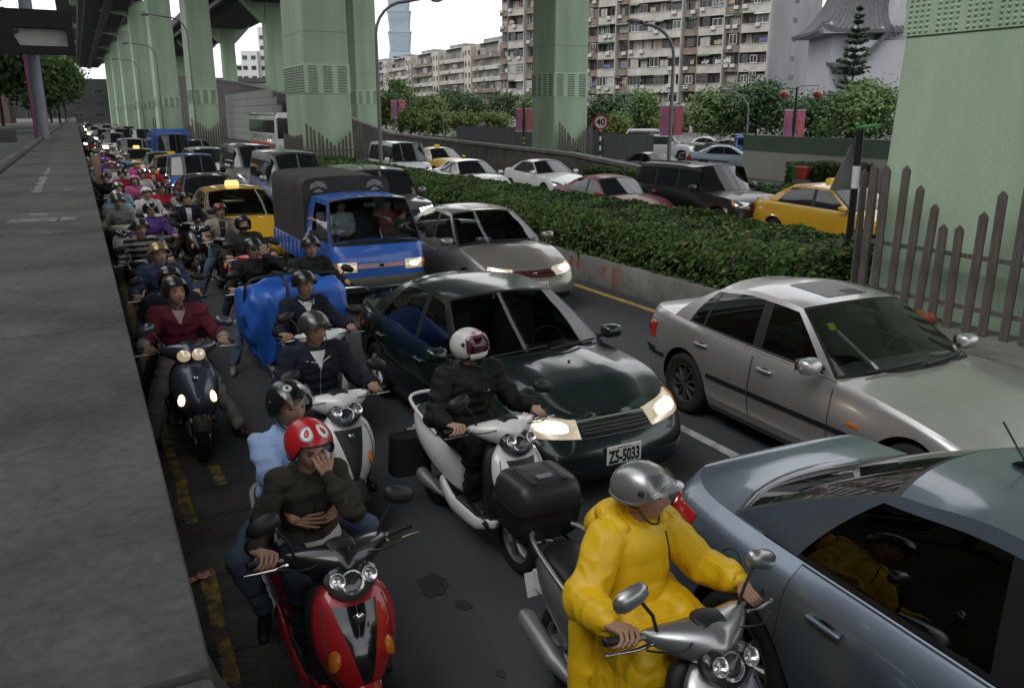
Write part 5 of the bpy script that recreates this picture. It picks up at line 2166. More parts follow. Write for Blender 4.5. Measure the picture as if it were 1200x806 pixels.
van(5.62, 24.3, 'silver van directly behind the canvas-top truck, nearest the hedge', P_SILV2)
van(5.66, 31.2, 'silver van with a lit lamp, second up the lane from the truck', P_SILV2, (False, False))
r = place('grey_suv', 'grey off-roader with lit headlight behind the blue truck, by the hedge', 'car', 6.45, 18.2, 4.5)
box_car(r, P_TAN, box_spec(4.5, 1.78, 1.72, .92, 1.06, (1.25, 1.85), (4.42, 4.1), rw=.35), (True, True))
taxi(2.42, 42.0, 'far yellow taxi with lit headlights and lit roof sign among the scooters', (True, True), SIGN_LIT)
r = place('silver_sedan', 'pale silver sedan right beside the far lit taxi', 'car', 3.2, 38.6, 4.4)
generic_sedan(r, P_SILV2, True)
r = place('white_car', 'white estate car in the queue right of the blue pickup', 'car', 4.9, 37.4, 4.4)
box_car(r, P_WHITE, box_spec(4.4, 1.7, 1.6, .78, .98, (.95, 1.6), (4.3, 3.95)))
r = place('dark_car', 'black car in the queue in front of the white estate', 'car', 5.75, 42.5, 4.4)
generic_sedan(r, P_BLACK, True)
taxi(3.25, 34.1, 'yellow taxi mostly hidden behind the blue pickup', (False, False))
# blue box-bed truck up the queue
r = place('blue_truck', 'far blue truck with raised blue bed sides in the queue', 'truck', 4.35, 47, 5.0)
sp = box_spec(1.8, 1.75, 2.05, 1.0, 1.15, (.12, .42), (1.72, 1.65), rw=.33, wb=(.6, 9), side=[(.36, .55, 'win'), (1.2, 1.2, 'frame')], nose=.3)
cab = bpy.data.objects.new('cab', None)
COL.objects.link(cab)
cab.parent = r
cab.location = (0, -2.5 + .9, 0)
c = Car(sp, True)
c.build_body(cab, P_BLUE)
c.build_house(cab, P_BLUE, GLASS_FAR, GLASS_FAR, GLASS_FAR, BLACK, BLACK)
fill_lamps(c, cab, (True, True), (.5, .8, .65, .65, .8, .8), None, True, amber=False)
b = MB()
b.bbox((-.9, -.55, .7), (.9, 2.5, .8))
for sd in (1, -1):
 b.bbox((sd * .9 - .03, -.55, .7), (sd * .9 + .03, 2.5, 2.0))
b.bbox((-.9, -.6, .7), (.9, -.55, 2.25))
b.build('load_bed', P_BLUE, r)
for ax in (.6, 3.7):
 for sd in (1, -1):
  add_wheel(r, sd * .72, ax - 2.5, .33, .2, 6, 'cap', STEELGREY, 'truck')

queue = [
 ('white_car', 'white hatchback up the queue behind the blue dump truck', 4.7, 60, P_WHITE, 1.55, (False, True)),
 ('silver_van', 'silver people carrier far up the queue in the middle lane', 4.6, 75, P_SILV2, 1.9, (False, False)),
 ('white_van', 'white van far up the bike-side lane', 2.25, 66, P_WHITE, 1.75, (True, True)),
 ('black_van', 'black van far up the queue behind the white van', 2.9, 73, P_BLACK, 1.95, (False, False)),
 ('white_van', 'small white van just behind the far lit taxi', 2.75, 53, P_WHITE, 1.65, (True, False)),
 ('grey_car', 'grey car far up the lane by the median', 6.5, 54, P_DGREY, 1.5, (False, True)),
 ('silver_car', 'silver car two behind the second silver van by the median', 6.2, 68, P_SILV2, 1.5, (False, False)),
 ('white_car', 'white car far back beside the median columns', 6.3, 86, P_WHITE, 1.5, (True, True)),
 ('grey_van', 'grey van far back in the middle of the jam', 4.4, 92, P_DGREY, 1.9, (True, True)),
 ('dark_car', 'dark car with bright headlights near the end of the road', 2.2, 100, P_BLACK, 1.5, (True, True)),
 ('silver_car', 'distant silver car with headlights on in the middle lane', 4.2, 112, P_SILV2, 1.5, (True, True)),
 ('white_car', 'distant white car with headlights on, left lane', 1.9, 126, P_WHITE, 1.55, (True, True)),
 ('dark_car', 'distant dark car with headlights on by the median', 6.0, 122, P_DGREY, 1.5, (True, True)),
 ('grey_car', 'farthest grey car with headlights on, left lane', 1.9, 160, P_DGREY, 1.5, (True, True)),
 ('silver_car', 'farthest silver car with headlights on, middle lane', 4.3, 150, P_SILV2, 1.5, (True, True)),
 ('white_car', 'tiny white car with headlights at the vanishing end of the road', 2.0, 195, P_WHITE, 1.5, (True, True)),
]
_proto = {}
for nm, lab, x, yf, pm, H, lit in queue:
 key = (pm.name, H > 1.6, lit)
 if key in _proto:
  r = copy_tree(_proto[key])
  r.name = nm
  r.location = (x, yf + 2.2, 0)
  tag(r, lab, 'van' if H > 1.6 else 'car')
 else:
  r = place(nm, lab, 'van' if H > 1.6 else 'car', x, yf, 4.4)
  if H > 1.6:
   box_car(r, pm, box_spec(4.4, 1.68, H, .9, 1.06, (.8, 1.4), (4.34, 4.15), wb=(.78, 3.4)), lit)
  else:
   generic_sedan(r, pm, True, lit, sedan_spec(L=4.4, H=H, belt=.93, boot=1.0))
  _proto[key] = r
 r['group'] = 'vehicles queuing up the road'

# ---------------------------------------------------------------- far road
r = place('white_van', 'white van beyond the hedge at the lamp post', 'van', 12.5, 33.6, 4.4)
box_car(r, P_WHITE, box_spec(4.4, 1.69, 1.85, .86, 1.04, (.75, 1.35), (4.36, 4.18), wb=(.78, 3.35)))
taxi(15.7, 36.8, 'yellow taxi beyond the hedge, right of the white van', (False, False), SIGN_Y)
r = place('white_sedan', 'white sedan beyond the hedge, left of two, mostly its bonnet and roof', 'car', 12.7, 26.4, 4.45)
generic_sedan(r, P_WHITE, True)
r = place('white_sedan', 'white sedan beyond the hedge, right of two, below the lone column', 'car', 15.4, 25.6, 4.45)
generic_sedan(r, P_WHITE, True, (False, False), sedan_spec(L=4.45, H=1.38))
r = place('maroon_sedan', 'maroon sedan with a lit lamp beyond the hedge', 'car', 12.85, 17.2, 4.5)
generic_sedan(r, P_MAROON, True, (False, True), sedan_spec(L=4.5, H=1.38))
r = place('black_suv', 'black off-roader with roof rails beyond the hedge', 'car', 14.9, 15.7, 4.7)
c = box_car(r, P_BLACK, box_spec(4.7, 1.80, 1.72, .92, 1.06, (1.30, 1.92), (4.6, 4.3), rw=.36), (False, False), rack=True, far=False)
taxi(15.3, 11.5, 'yellow taxi at the right end of the hedge, partly behind the picket fence', (False, False), SIGN_Y)
r = place('black_car', 'black car behind the white van, at the left end of the far road', 'car', 12.2, 44.5, 4.4)
generic_sedan(r, P_BLACK, True)
# parked beyond
lot = [('dark_green_car', 'dark green car passing behind the second hedge', 22.6, 28.5, paint('deep_green', (0.02, .035, .03)), 1.42, 'car', 0),
  ('white_suv', 'white off-roader parked side-on across the far road, between the two banner poles', 35.4, 45.2, P_WHITE, 1.70, 'car', Rd(38)),
  ('white_van', 'white van parked behind the white off-roader', 41.5, 55.0, P_WHITE, 1.9, 'van', Rd(38)),
  ('silver_car', 'silver car parked right behind the white off-roader', 43.5, 50.0, P_SILV2, 1.5, 'car', Rd(30)),
  ('black_car', 'black parked car left of the small blue truck', 42.8, 46.5, P_BLACK, 1.5, 'car', Rd(35)),
  ('white_car', 'white parked car in the far row under the flats', 52, 56, P_WHITE, 1.5, 'car', Rd(20)),
  ('grey_car', 'grey parked car in the far row under the flats', 55, 52.5, P_DGREY, 1.5, 'car', Rd(20)),
  ('silver_car', 'silver parked car at the left of the far row', 46.5, 60.5, P_SILV2, 1.5, 'car', Rd(20)),
  ('pale_blue_car', 'pale blue car half hidden by the hoarding, before the small blue truck', 31.6, 34.3, P_PALEBLUE, 1.45, 'car', Rd(48))]
for nm, lab, x, yf, pm, H, cat, rz in lot:
 r = place(nm, lab, cat, x, yf, 4.5, rz)
 if H > 1.6:
  box_car(r, pm, box_spec(4.5, 1.75, H, .9, 1.05, (1.1, 1.75), (4.4, 4.05), rw=.34))
 else:
  generic_sedan(r, pm, True)
r = pickup(36.6, 39.6, 'small blue truck parked beyond the far road with a green bed', P_BLUE, (False, False))
r.rotation_euler[2] = Rd(50)
for ch in r.children:
 if ch.name.startswith('load_bed'):
  ch.data.materials[0] = mat('bed_green', (0.03, .07, .05), rough=.6, var=.2)

# ---------------------------------------------------------------- bus
r = empty('city_bus', (13.6, 66.5, 0), 0, 'white and green bus with printed side panel behind the fenced column', 'bus')
BUS_G = paint('bus_green', (0.03, .16, .07), metal=0)
hx, L2 = 1.22, 5.2
b = MB()
rings = []
for y, k in ((-L2, .90), (-L2 + .05, .97), (-L2 + .25, 1), (L2 - .15, 1), (L2, .95)):
 rings.append([(sx * hx * k, y, z) for sx, z in ((-1, .35), (-1, 1.4), (-.98, 2.6), (-.93, 2.95), (-.75, 3.12), (.75, 3.12), (.93, 2.95), (.98, 2.6), (1, 1.4), (1, .35))])
b.loft(rings)
b.build('body', P_WHITE, r, 40)
for sd in (-1, 1):
 b = MB()
 b.bbox((sd * (hx + .012) - .01, -L2 + .3, .42), (sd * (hx + .012) + .01, L2 - .2, .78))
 b.build('green_skirt', BUS_G, r)
 b = MB()
 b.bbox((sd * (hx + .012) - .01, -L2 + .3, .80), (sd * (hx + .012) + .01, L2 - .2, .98))
 b.build('red_stripe', mat('bus_red', (.45, .05, .03), rough=.5, var=.1), r)
 for i in range(5):
  b = MB()
  y0 = -L2 + .35 + i * 1.95
  b.bbox((sd * (hx - .012) - .02, y0, 1.72), (sd * (hx - .012) + .02, y0 + 1.85, 2.62))
  b.build('window', GLASS_FAR, r)
 for k in range(26):
  rr = random.Random(k)
  b = MB()
  y0 = -L2 + .6 + rr.uniform(0, 8.5)
  z0 = rr.uniform(1.08, 1.55)
  b.box((sd * (hx + .010), y0, z0), (.012, rr.uniform(.1, .55), rr.uniform(.06, .22)), (rr.uniform(-.6, .6), 0, 0))
  b.build('printed_shape', [mat('print_grey', (.25, .25, .26), rough=.6), mat('print_tan', (.45, .36, .25), rough=.6), mat('print_green', (.12, .25, .15), rough=.6)][k % 3], r)
 for ax in (-L2 + 2.2, L2 - 2.6):
  add_wheel(r, sd * (hx - .14), ax, .48, .26, 8, 'cap', STEELGREY, 'bus')
b = MB()
b.bbox((-1.08, -L2 - .02, 1.35), (1.08, -L2 + .1, 2.75))
b.build('windscreen', GLASS_FAR, r)
b = MB()
b.bbox((-hx, -L2 + .2, 2.98), (hx, L2 - .2, 3.06))
b.build('roof_band', BUS_G, r)
for sd in (-1, 1):
 b = MB()
 b.rbox((sd * .85, -L2 - .01, .85), (.34, .06, .2), .04)
 b.build('headlight', LAMP_OFF, r)
# ================================================================ SCOOTERS
def sering(c, ra, rb, e=2.4, n=18, plane='xz', cut=None):
 out = []
 for k in range(n):
  a = 2 * math.pi * k / n
  u = math.copysign(abs(math.cos(a)) ** (2 / e), math.cos(a)) * ra
  w = math.copysign(abs(math.sin(a)) ** (2 / e), math.sin(a)) * rb
  if plane == 'xz':
   out.append((c[0] + u, c[1], c[2] + w))
  elif plane == 'xy':
   out.append((c[0] + u, c[1] + w, c[2]))
  else:
   out.append((c[0], c[1] + u, c[2] + w))
 return out

def resample(secs, n):
 """smoothly interpolate a list of equal-length numeric tuples to n rows"""
 A = np.array(secs, float)
 t = np.linspace(0, 1, len(A))
 f = [pchip(t, A[:, k]) for k in range(A.shape[1])]
 return [[g(q) for g in f] for q in np.linspace(0, 1, n)]

def lens_mb(c, hx, hz, tilt, bulge, shape='oval', n=20, rings=4, yaw=0.0):
 b = MB()
 mt = Matrix.Translation(c) @ Matrix.Rotation(yaw, 4, 'Z') @ Matrix.Rotation(tilt, 4, 'X')
 V = [tuple(mt @ Vector((0, -bulge, 0)))]
 for i in range(1, rings + 1):
  t = i / rings
  for k in range(n):
   a = 2 * math.pi * k / n
   x, z = math.cos(a), math.sin(a)
   if shape == 'vee':        # wide at the top, pointed at the bottom
    x *= (0.62 + 0.38 * (z + 1) / 2)
    z = z if z > 0 else z * 1.25
   elif shape == 'box':
    x = math.copysign(abs(x) ** .5, x)
    z = math.copysign(abs(z) ** .5, z)
   V.append(tuple(mt @ Vector((x * hx * t, -bulge * (1 - t * t), z * hz * t))))
 for k in range(n):
  a = 2 * math.pi * k / n
  p = Vector(V[1 + (rings - 1) * n + k])
  q = mt.to_3x3() @ Vector((0, .03, 0))
  V.append(tuple(p + q))
 F = [(0, 1 + (k + 1) % n, 1 + k) for k in range(n)]
 for i in range(rings):
  for k in range(n):
   a, d = 1 + i * n + k, 1 + i * n + (k + 1) % n
   F.append((a, d, d + n, a + n))
 b.add(V, F)
 return b

def scoot_paint(name, c, metal=.2):
 return mat('scooter_' + name, c, rough=.3, metal=metal, coat=.8, var=.06, scale=4)

DARKPL = mat('dark_scooter_plastic', (0.018, 0.018, 0.019), rough=.5, var=.15, scale=14)
SEATV = mat('seat_vinyl', (0.014, 0.014, 0.014), rough=.42, var=.15, scale=10, bump=.1, bscale=120)

def scooter(x, y, rz, col, label, name='scooter', accent=None, lit=False, far=False, lamp='vee', rail=STEELGREY, topbox=False,
   mirrors=True, dark_shield=None, amber_lit=False, bodycol=None, mirror_mat=None, cowl=None):
 r = empty(name, (x, y, 0), rz, label, 'scooter', 'scooters in the jam')
 accent = accent or DARKPL
 bodycol = bodycol or col
 mirror_mat = mirror_mat or BLACK
 cowl = cowl or col
 ns = 10 if far else 20
 nr = 12 if far else 22
 # wheels
 for (yy, rad, nm) in ((-.62, .235, 'front_wheel'), (.60, .235, 'rear_wheel')):
  add_wheel(r, 0, yy, rad, .11, 5, 'wide', STEELGREY, 'scoot', nm)
 # fork and fender
 b = MB()
 for sd in (-1, 1):
  b.tube([(sd * .075, -.62, .235), (sd * .075, -.545, .55)], .018, 8)
 b.build('fork', STEELGREY, r, 60)
 b = MB()
 G = []
 for a in np.linspace(Rd(25), Rd(165), 9):
  row = []
  for k in np.linspace(-1, 1, 7):
   rr = .265 - .035 * abs(k) ** 3
   row.append((k * .068, -.62 + rr * math.cos(a + math.pi) * -1 * -1, .235 + rr * math.sin(a)))
  G.append(row)
 b.grid(G)
 b.build('front_fender', accent if not bodycol else (accent if accent is not DARKPL else DARKPL), r, 180)
 # front shield
 secs = [(.365, -.60, .075, .05), (.44, -.655, .115, .085), (.56, -.64, .175, .11), (.69, -.60, .20, .105), (.81, -.545, .175, .085), (.885, -.495, .10, .06)]
 b = MB()
 b.loft([sering((0, s[1], s[0]), s[2], s[3], 1.62, nr, 'xy') for s in resample(secs, ns)])
 fs = b.build('front_shield', col, r, 180)
 if not far:
  b = MB()   # darker centre panel, proud of the shield
  rows = []
  for s in resample(secs[1:5], 9):
   t = (s[0] - .44) / .37
   hw = .010 + .095 * t
   row = []
   for k in np.linspace(-1, 1, 7):
    xx = k * hw
    yy = s[1] - s[3] * (1 - min(1, abs(xx) / s[2]) ** 1.62) ** (1 / 1.62) - .004
    row.append((xx, yy, s[0]))
   rows.append(row)
  b.grid(rows, flip=False)
  b.build('centre_panel', dark_shield or col, fs, 180)
  b = MB()
  s = resample(secs, 11)[7]
  b.ell((0, s[1] - s[3] - .005, s[0] + .01), (.028, .012, .028), 12, 8)
  b.build('emblem', CHROME, fs, 180)
 # inner leg shield
 b = MB()
 s2 = [(.33, -.46, .15, .05), (.45, -.50, .185, .05), (.65, -.48, .20, .05), (.80, -.44, .17, .05), (.87, -.42, .11, .04)]
 b.loft([sering((0, s[1], s[0]), s[2], s[3], 3, nr, 'xy') for s in resample(s2, ns // 2 + 2)])
 b.build('leg_shield', DARKPL, r, 180)
 # indicators low on the shield
 for sd in (-1, 1):
  b = lens_mb((sd * .135, -.70, .60), .030, .05, Rd(-18), .012, 'oval', 12, 3, yaw=sd * Rd(42))
  b.build('indicator', AMBER_ON if amber_lit else AMBER, fs, 60)
 # floorboard
 b = MB()
 b.rbox((0, -.24, .305), (.36, .50, .07), .03)
 b.build('floorboard', DARKPL, r, 60)
 b = MB()
 for sd in (-1, 1):
  b.loft([sering((sd * q[1], q[0], q[2]), .025, q[3], 2.5, 10, 'xz') for q in resample([(-.52, .13, .33, .03), (-.3, .175, .27, .05), (0, .165, .27, .06), (.2, .16, .36, .06)], 8)])
 b.build('side_skirt', bodycol, r, 180)
 # tail body
 b = MB()
 s3 = [(-.02, .46, .12, .14), (.04, .49, .145, .185), (.14, .52, .165, .20), (.35, .56, .185, .175), (.56, .605, .17, .135), (.76, .665, .115, .085), (.88, .70, .05, .035)]
 b.loft([sering((0, s[0], s[1]), s[2], s[3], 2.5, nr, 'xz') for s in resample(s3, ns)])
 b.build('tail_body', bodycol, r, 180)
 # seat
 b = MB()
 s4 = [(-.10, .675, .05, .02), (-.05, .70, .10, .04), (.08, .71, .135, .048), (.25, .712, .15, .05), (.36, .728, .15, .055), (.55, .755, .145, .05), (.70, .765, .11, .04), (.76, .765, .04, .02)]
 b.loft([sering((0, s[0], s[1]), s[2], s[3], 2.8, nr, 'xz') for s in resample(s4, ns)])
 b.build('seat', SEATV, r, 180)
 # handlebar cowl
 b = MB()
 rings = []
 for t in np.linspace(-1, 1, ns if not far else 8):
  k = max(1 - abs(t) ** 2.6, .02) ** .5
  rings.append(sering((t * .26, -.475 + .115 * abs(t) ** 1.4, .945 + .03 * abs(t) ** 1.3), (.115 - .045 * abs(t)) * k, (.098 - .05 * abs(t)) * k, 2.2, 14, 'yz'))
 b.loft(rings)
 hc = b.build('handlebar_cowl', cowl, r, 180)
 if lamp == 'twin':
  for sd in (-1, 1):
   b = lens_mb((sd * .062, -.585, .955), .056, .052, Rd(-14), .02, 'oval', yaw=sd * Rd(10))
   b.build('headlight', LAMP_ON if lit else LAMP_OFF, hc, 60)
 else:
  on = (LAMP_FAR if far else LAMP_ON) if lit else LAMP_OFF
  b = lens_mb((0, -.588, .915), .150, .076, Rd(-30), .020, 'vee')
  ho = b.build('headlight', on if (lit or far) else mat('lamp_housing', (.05, .05, .055), rough=.25, metal=.4, var=.2, scale=30), hc, 60)
  if not lit and not far:
   for (x_, z_, rr) in ((0, -.01, .052), (-.075, .022, .034), (.075, .022, .034)):
    b = MB()
    b.lathe([(.004, .0), (rr * .5, -.004), (rr, .018), (rr * 1.08, .018)], 16, Matrix.Translation((x_, -.602 - z_ * .5, .915 + z_)) @ Matrix.Rotation(Rd(60), 4, 'X'))
    b.build('reflector_bowl', LAMP_OFF, ho, 60)
   b = lens_mb((0, -.596, .915), .155, .08, Rd(-30), .030, 'vee')
   b.build('lens', GLASS_CLR, ho, 180)
 if not far:
  b = MB()
  b.loft([sering((0, q[0], q[1]), q[2], q[3], 2.2, 16, 'xz') for q in resample([(-.53, 1.005, .03, .010), (-.49, 1.028, .065, .014), (-.43, 1.036, .07, .014), (-.39, 1.03, .04, .008)], 8)])
  b.build('instrument_panel', BLACK, hc, 180)
 # bars, grips, levers
 b = MB()
 for sd in (-1, 1):
  b.tube([(sd * .16, -.43, .965), (sd * .25, -.375, .975), (sd * .38, -.335, .97)], .012, 8)
 b.build('handlebar', STEELGREY, r, 60)
 for sd in (-1, 1):
  b = MB()
  b.tube([(sd * .265, -.368, .975), (sd * .385, -.333, .97)], [.018, .0175], 10)
  b.ell((sd * .395, -.33, .97), (.016, .02, .02), 8, 6)
  b.build('grip', BLACK, r, 60)
  if not far:
   b = MB()
   b.tube([(sd * .235, -.415, .968), (sd * .30, -.408, .955), (sd * .41, -.375, .945), (sd * .425, -.37, .945)], [.010, .008, .006, .010], 8)
   b.build('brake_lever', CHROME, r, 60)
 if mirrors:
  for sd in (-1, 1):
   b = MB()
   b.tube([(sd * .20, -.40, .985), (sd * .23, -.40, 1.08), (sd * .285, -.39, 1.155)], .0075, 6)
   st = b.build('mirror_stalk', BLACK, r, 60)
   b = MB()
   rt = Matrix.Rotation(sd * Rd(20), 3, 'Y') @ Matrix.Rotation(Rd(-8), 3, 'X')
   rings = []
   for (yy, k) in ((-.030, .25), (-.026, .6), (-.014, .9), (0, 1.0), (.008, .97)):
    ring = []
    for q in sering((0, 0, 0), .082 * k, .045 * k, 2.6, 14, 'xz'):
     p = rt @ Vector((q[0], yy, q[2]))
     ring.append((sd * .325 + p.x, -.385 + p.y, 1.175 + p.z))
    rings.append(ring)
   b.loft(rings)
   mo = b.build('mirror', mirror_mat, st, 60)
   if not far:
    b = MB()
    ring = []
    for q in sering((0, 0, 0), .072, .038, 2.6, 14, 'xz'):
     p = rt @ Vector((q[0], .010, q[2]))
     ring.append((sd * .325 + p.x, -.385 + p.y, 1.175 + p.z))
    b.add(ring, [tuple(range(14))])
    b.build('mirror_glass', CHROME, mo)
 if not far:
  for sd in (-1, 1):
   b = MB()
   b.tube(catmull([(sd * .24, -.41, .965), (sd * .30, -.47, .99), (sd * .20, -.545, 1.0), (sd * .10, -.50, .99)], 12).tolist(), .0045, 5)
   b.build('brake_cable', BLACK, r, 60)
   b = MB()      # panel gaps along the tail
   pts = []
   for q in resample(s3[1:6], 14):
    a_ = Rd(18)
    u_ = math.cos(a_) ** (2 / 2.5) * q[2] + .001
    w_ = math.sin(a_) ** (2 / 2.5) * q[3]
    pts.append((sd * u_, q[0], q[1] + w_ * .4))
   b.tube(pts, .004, 4)
   b.build('panel_gap', BLACK, r)
   b = MB()      # gap between shield and nose
   pts = []
   for q in resample(secs[1:5], 12):
    xx = q[2] * .80
    yy = q[1] - q[3] * (1 - .80 ** 1.62) ** (1 / 1.62) - .001
    pts.append((sd * xx, yy, q[0]))
   b.tube(pts, .004, 4)
   b.build('panel_gap', BLACK, fs)
   b = MB()      # fork reflector and brake caliper
   b.rbox((sd * .10, -.60, .34), (.012, .03, .06), .004)
   b.build('fork_reflector', AMBER, r)
  b = MB()
  b.lathe([(.05, .066), (.105, .066), (.105, .072), (.05, .072)], 20, Matrix.Translation((0, -.62, .235)) @ Matrix.Rotation(math.pi / 2, 4, 'Y'), closed_prof=True)
  b.build('brake_disc', CHROME, r)
  b = MB()
  for k in range(5):
   b.box((0, -.742 + k * .006, .475 + k * .014), (.07 - k * .006, .012, .005))
  b.build('nose_vent', BLACK, fs)
  b = MB()
  b.box((0, -.70, .415), (.16, .006, .055), (Rd(-14), 0, 0))
  b.build('front_plate', PLATE_W, r)
 # engine, exhaust, tail
 b = MB()
 b.rbox((.07, .42, .27), (.10, .52, .17), .05)
 b.rbox((0, .18, .33), (.22, .2, .2), .05)
 b.build('engine', DARKPL, r, 60)
 b = MB()
 b.tube([(-.10, .15, .22), (-.12, .35, .22), (-.14, .50, .26), (-.15, .80, .34), (-.15, .84, .35)], [.018, .022, .055, .055, .03], 10)
 b.build('exhaust', STEELGREY, r, 60)
 b = lens_mb((0, .885, .69), .085, .04, Rd(12), .02, 'oval', 14, 3, yaw=math.pi)
 b.build('tail_light', REDLENS, r, 60)
 b = MB()
 b.box((0, .88, .48), (.22, .008, .13), (Rd(-20), 0, 0))
 b.box((0, .83, .52), (.14, .10, .10))
 b.build('number_plate', PLATE_W, r)
 if rail is not None:
  b = MB()
  pts = [(-.145, .30, .70), (-.168, .46, .765), (-.165, .64, .815), (-.12, .80, .84), (0, .845, .845), (.12, .80, .84), (.165, .64, .815), (.168, .46, .765), (.145, .30, .70)]
  b.tube(catmull(pts, 25).tolist(), .0145, 8)
  b.build('grab_rail', rail, r, 60)
 if topbox:
  tb = bpy.data.objects.new('top_box', None)
  COL.objects.link(tb)
  tb.parent = r
  tb.location = (0, .96, .77)
  b = MB()
  rings = []
  for (z, k, kk) in ((-.0, .82, .8), (.02, .90, .9), (.12, .97, .97), (.17, 1.0, 1.0)):
   rings.append(sering((0, 0, z), .205 * k, .185 * kk, 5, 28, 'xy'))
  b.loft(rings)
  b.build('base', DARKPL, tb, 50)
  b = MB()
  rings = []
  for (z, k) in ((.176, 1.01), (.21, 1.01), (.27, .95), (.31, .84), (.325, .66), (.33, .3)):
   rings.append(sering((0, 0, z), .205 * k, .185 * k, 5, 28, 'xy'))
  b.loft(rings)
  lid = b.build('lid', mat('box_lid_black', (0.02, 0.02, 0.022), rough=.38, var=.1, scale=12, bump=.05, bscale=200), tb, 50)
  b = MB()
  b.loft([sering((0, 0, z), .212, .192, 5, 28, 'xy') for z in (.166, .182)])
  b.build('seam_band', BLACK, tb, 50)
  b = MB()
  b.rbox((0, -.07, .331), (.09, .045, .012), .005)
  b.build('badge', STEELGREY, lid)
  for sd in (-1, 1):
   b = MB()
   b.rbox((sd * .09, -.02, .3265), (.03, .24, .01), .004)
   b.build('lid_rib', DARKPL, lid)
  b = MB()
  b.tube([(-.12, -.22, -.04), (-.12, .12, -.02), (.12, .12, -.02), (.12, -.22, -.04)], .012, 8)
  b.build('carrier', BLACK, tb, 60)
 return r

# ================================================================ PEOPLE
def ik(a, b, l1, l2, pole):
 a, b, pole = Vector(a), Vector(b), Vector(pole)
 d = b - a
 D = min(d.length, (l1 + l2) * .998)
 dn = d.normalized()
 x = (l1 * l1 - l2 * l2 + D * D) / (2 * D)
 h = math.sqrt(max(l1 * l1 - x * x, 0))
 pp = pole - dn * pole.dot(dn)
 pp = pp.normalized() if pp.length > 1e-6 else dn.orthogonal().normalized()
 return a + dn * x + pp * h

def capsule_mb(b, p0, p1, r0, r1, n=14, flat=(1, 1), mi=0):
 p0, p1 = Vector(p0), Vector(p1)
 d = p1 - p0
 t = d.normalized() if d.length > 1e-6 else Vector((0, 0, 1))
 u = Vector((1, 0, 0)) - t * t.x
 if u.length < .2:
  u = Vector((0, 1, 0)) - t * t.y
 u.normalize()
 w = t.cross(u)
 rings = []
 for i in range(5):
  a = -math.pi / 2 + math.pi / 2 * i / 4
  rings.append((p0 + t * r0 * math.sin(a), r0 * max(math.cos(a), .02)))
 for i in range(1, 5):
  a = math.pi / 2 * i / 4
  rings.append((p1 + t * r1 * math.sin(a), r1 * max(math.cos(a), .02)))
 rings.insert(5, (p1, r1))
 R_ = [[tuple(c + (u * math.cos(2 * math.pi * k / n) * flat[0] + w * math.sin(2 * math.pi * k / n) * flat[1]) * rr) for k in range(n)] for c, rr in rings]
 b.loft(R_, mi=mi)

def head_mb(b, c, M3, mis, s=1.0, sex='m'):
 """face looks along -y of M3; mis = (skin, hair, eye, lip)"""
 c = Vector(c)
 nu, nv = 28, 22
 rows = []
 for i in range(nv + 1):
  ph = math.pi * i / nv
  row = []
  for j in range(nu):
   th = 2 * math.pi * j / nu
   x = math.sin(ph) * math.sin(th)
   y = -math.sin(ph) * math.cos(th)
   z = math.cos(ph)
   X, Y, Z = .076 * x, .096 * y, .115 * z
   if z < 0:
    k = (-z) ** 1.4
    X *= 1 - .30 * k
    Y = Y * (1 - .22 * k) - (.012 * k if y < 0 else -.0)
   fr = max(0, -y)
   # brow, sockets, nose, lips, chin

   def g(x0, z0, sx, sz):
    return math.exp(-((X - x0) / sx) ** 2 - ((Z - z0) / sz) ** 2)
   dy = 0
   dy -= .006 * g(0, .035, .05, .012)
   dy += .010 * (g(.031, .012, .016, .011) + g(-.031, .012, .016, .011))
   dy -= .021 * g(0, -.022, .012, .016) + .010 * g(0, .0, .009, .022)
   dy -= .006 * (g(.014, -.028, .009, .008) + g(-.014, -.028, .009, .008))
   dy -= .007 * g(0, -.054, .022, .008) + .006 * g(0, -.066, .018, .007)
   dy += .004 * g(0, -.060, .022, .003)
   dy -= .008 * g(0, -.092, .02, .014)
   dy -= .005 * (g(.045, -.02, .018, .02) + g(-.045, -.02, .018, .02))
   Y += dy * (1 if fr > .3 else fr / .3)
   row.append(tuple(c + M3 @ (Vector((X, Y, Z)) * s)))
  rows.append(row)
 o = len(b.v)
 V = [p for r_ in rows for p in r_]
 F, mi = [], []
 for i in range(nv):
  for j in range(nu):
   F.append((i * nu + j, (i + 1) * nu + j, (i + 1) * nu + (j + 1) % nu, i * nu + (j + 1) % nu))
   ph = math.pi * (i + .5) / nv
   th = 2 * math.pi * (j + .5) / nu
   z, y, x = math.cos(ph), -math.sin(ph) * math.cos(th), math.sin(ph) * math.sin(th)
   m = mis[0]
   if z > .55 or (y > .05 and z > -.45) or (abs(x) > .75 and z > .1 and y > -.25):
    m = mis[1]
   elif y < -.6 and abs(x) < .26 and -.60 < z < -.44:
    m = mis[3]
   mi.append(m)
 b.v.extend(V)
 b.f.extend([tuple(q + o for q in f) for f in F])
 b.m.extend(mi)
 # eyes, brows, ears
 for sd in (-1, 1):
  p = c + M3 @ (Vector((sd * .031, -.0815, .010)) * s)
  b.ell(p, (.0145 * s, .006 * s, .0055 * s), 8, 6, M3, mis[2])
  p0 = c + M3 @ (Vector((sd * .016, -.094, .027)) * s)
  p1 = c + M3 @ (Vector((sd * .034, -.091, .032)) * s)
  p2 = c + M3 @ (Vector((sd * .050, -.079, .026)) * s)
  b.tube([p0, p1, p2], [.003 * s, .0038 * s, .002 * s], 5, mi=mis[1])
  p = c + M3 @ (Vector((sd * .077, .008, .0)) * s)
  b.ell(p, (.009 * s, .018 * s, .028 * s), 8, 6, M3, mis[0])

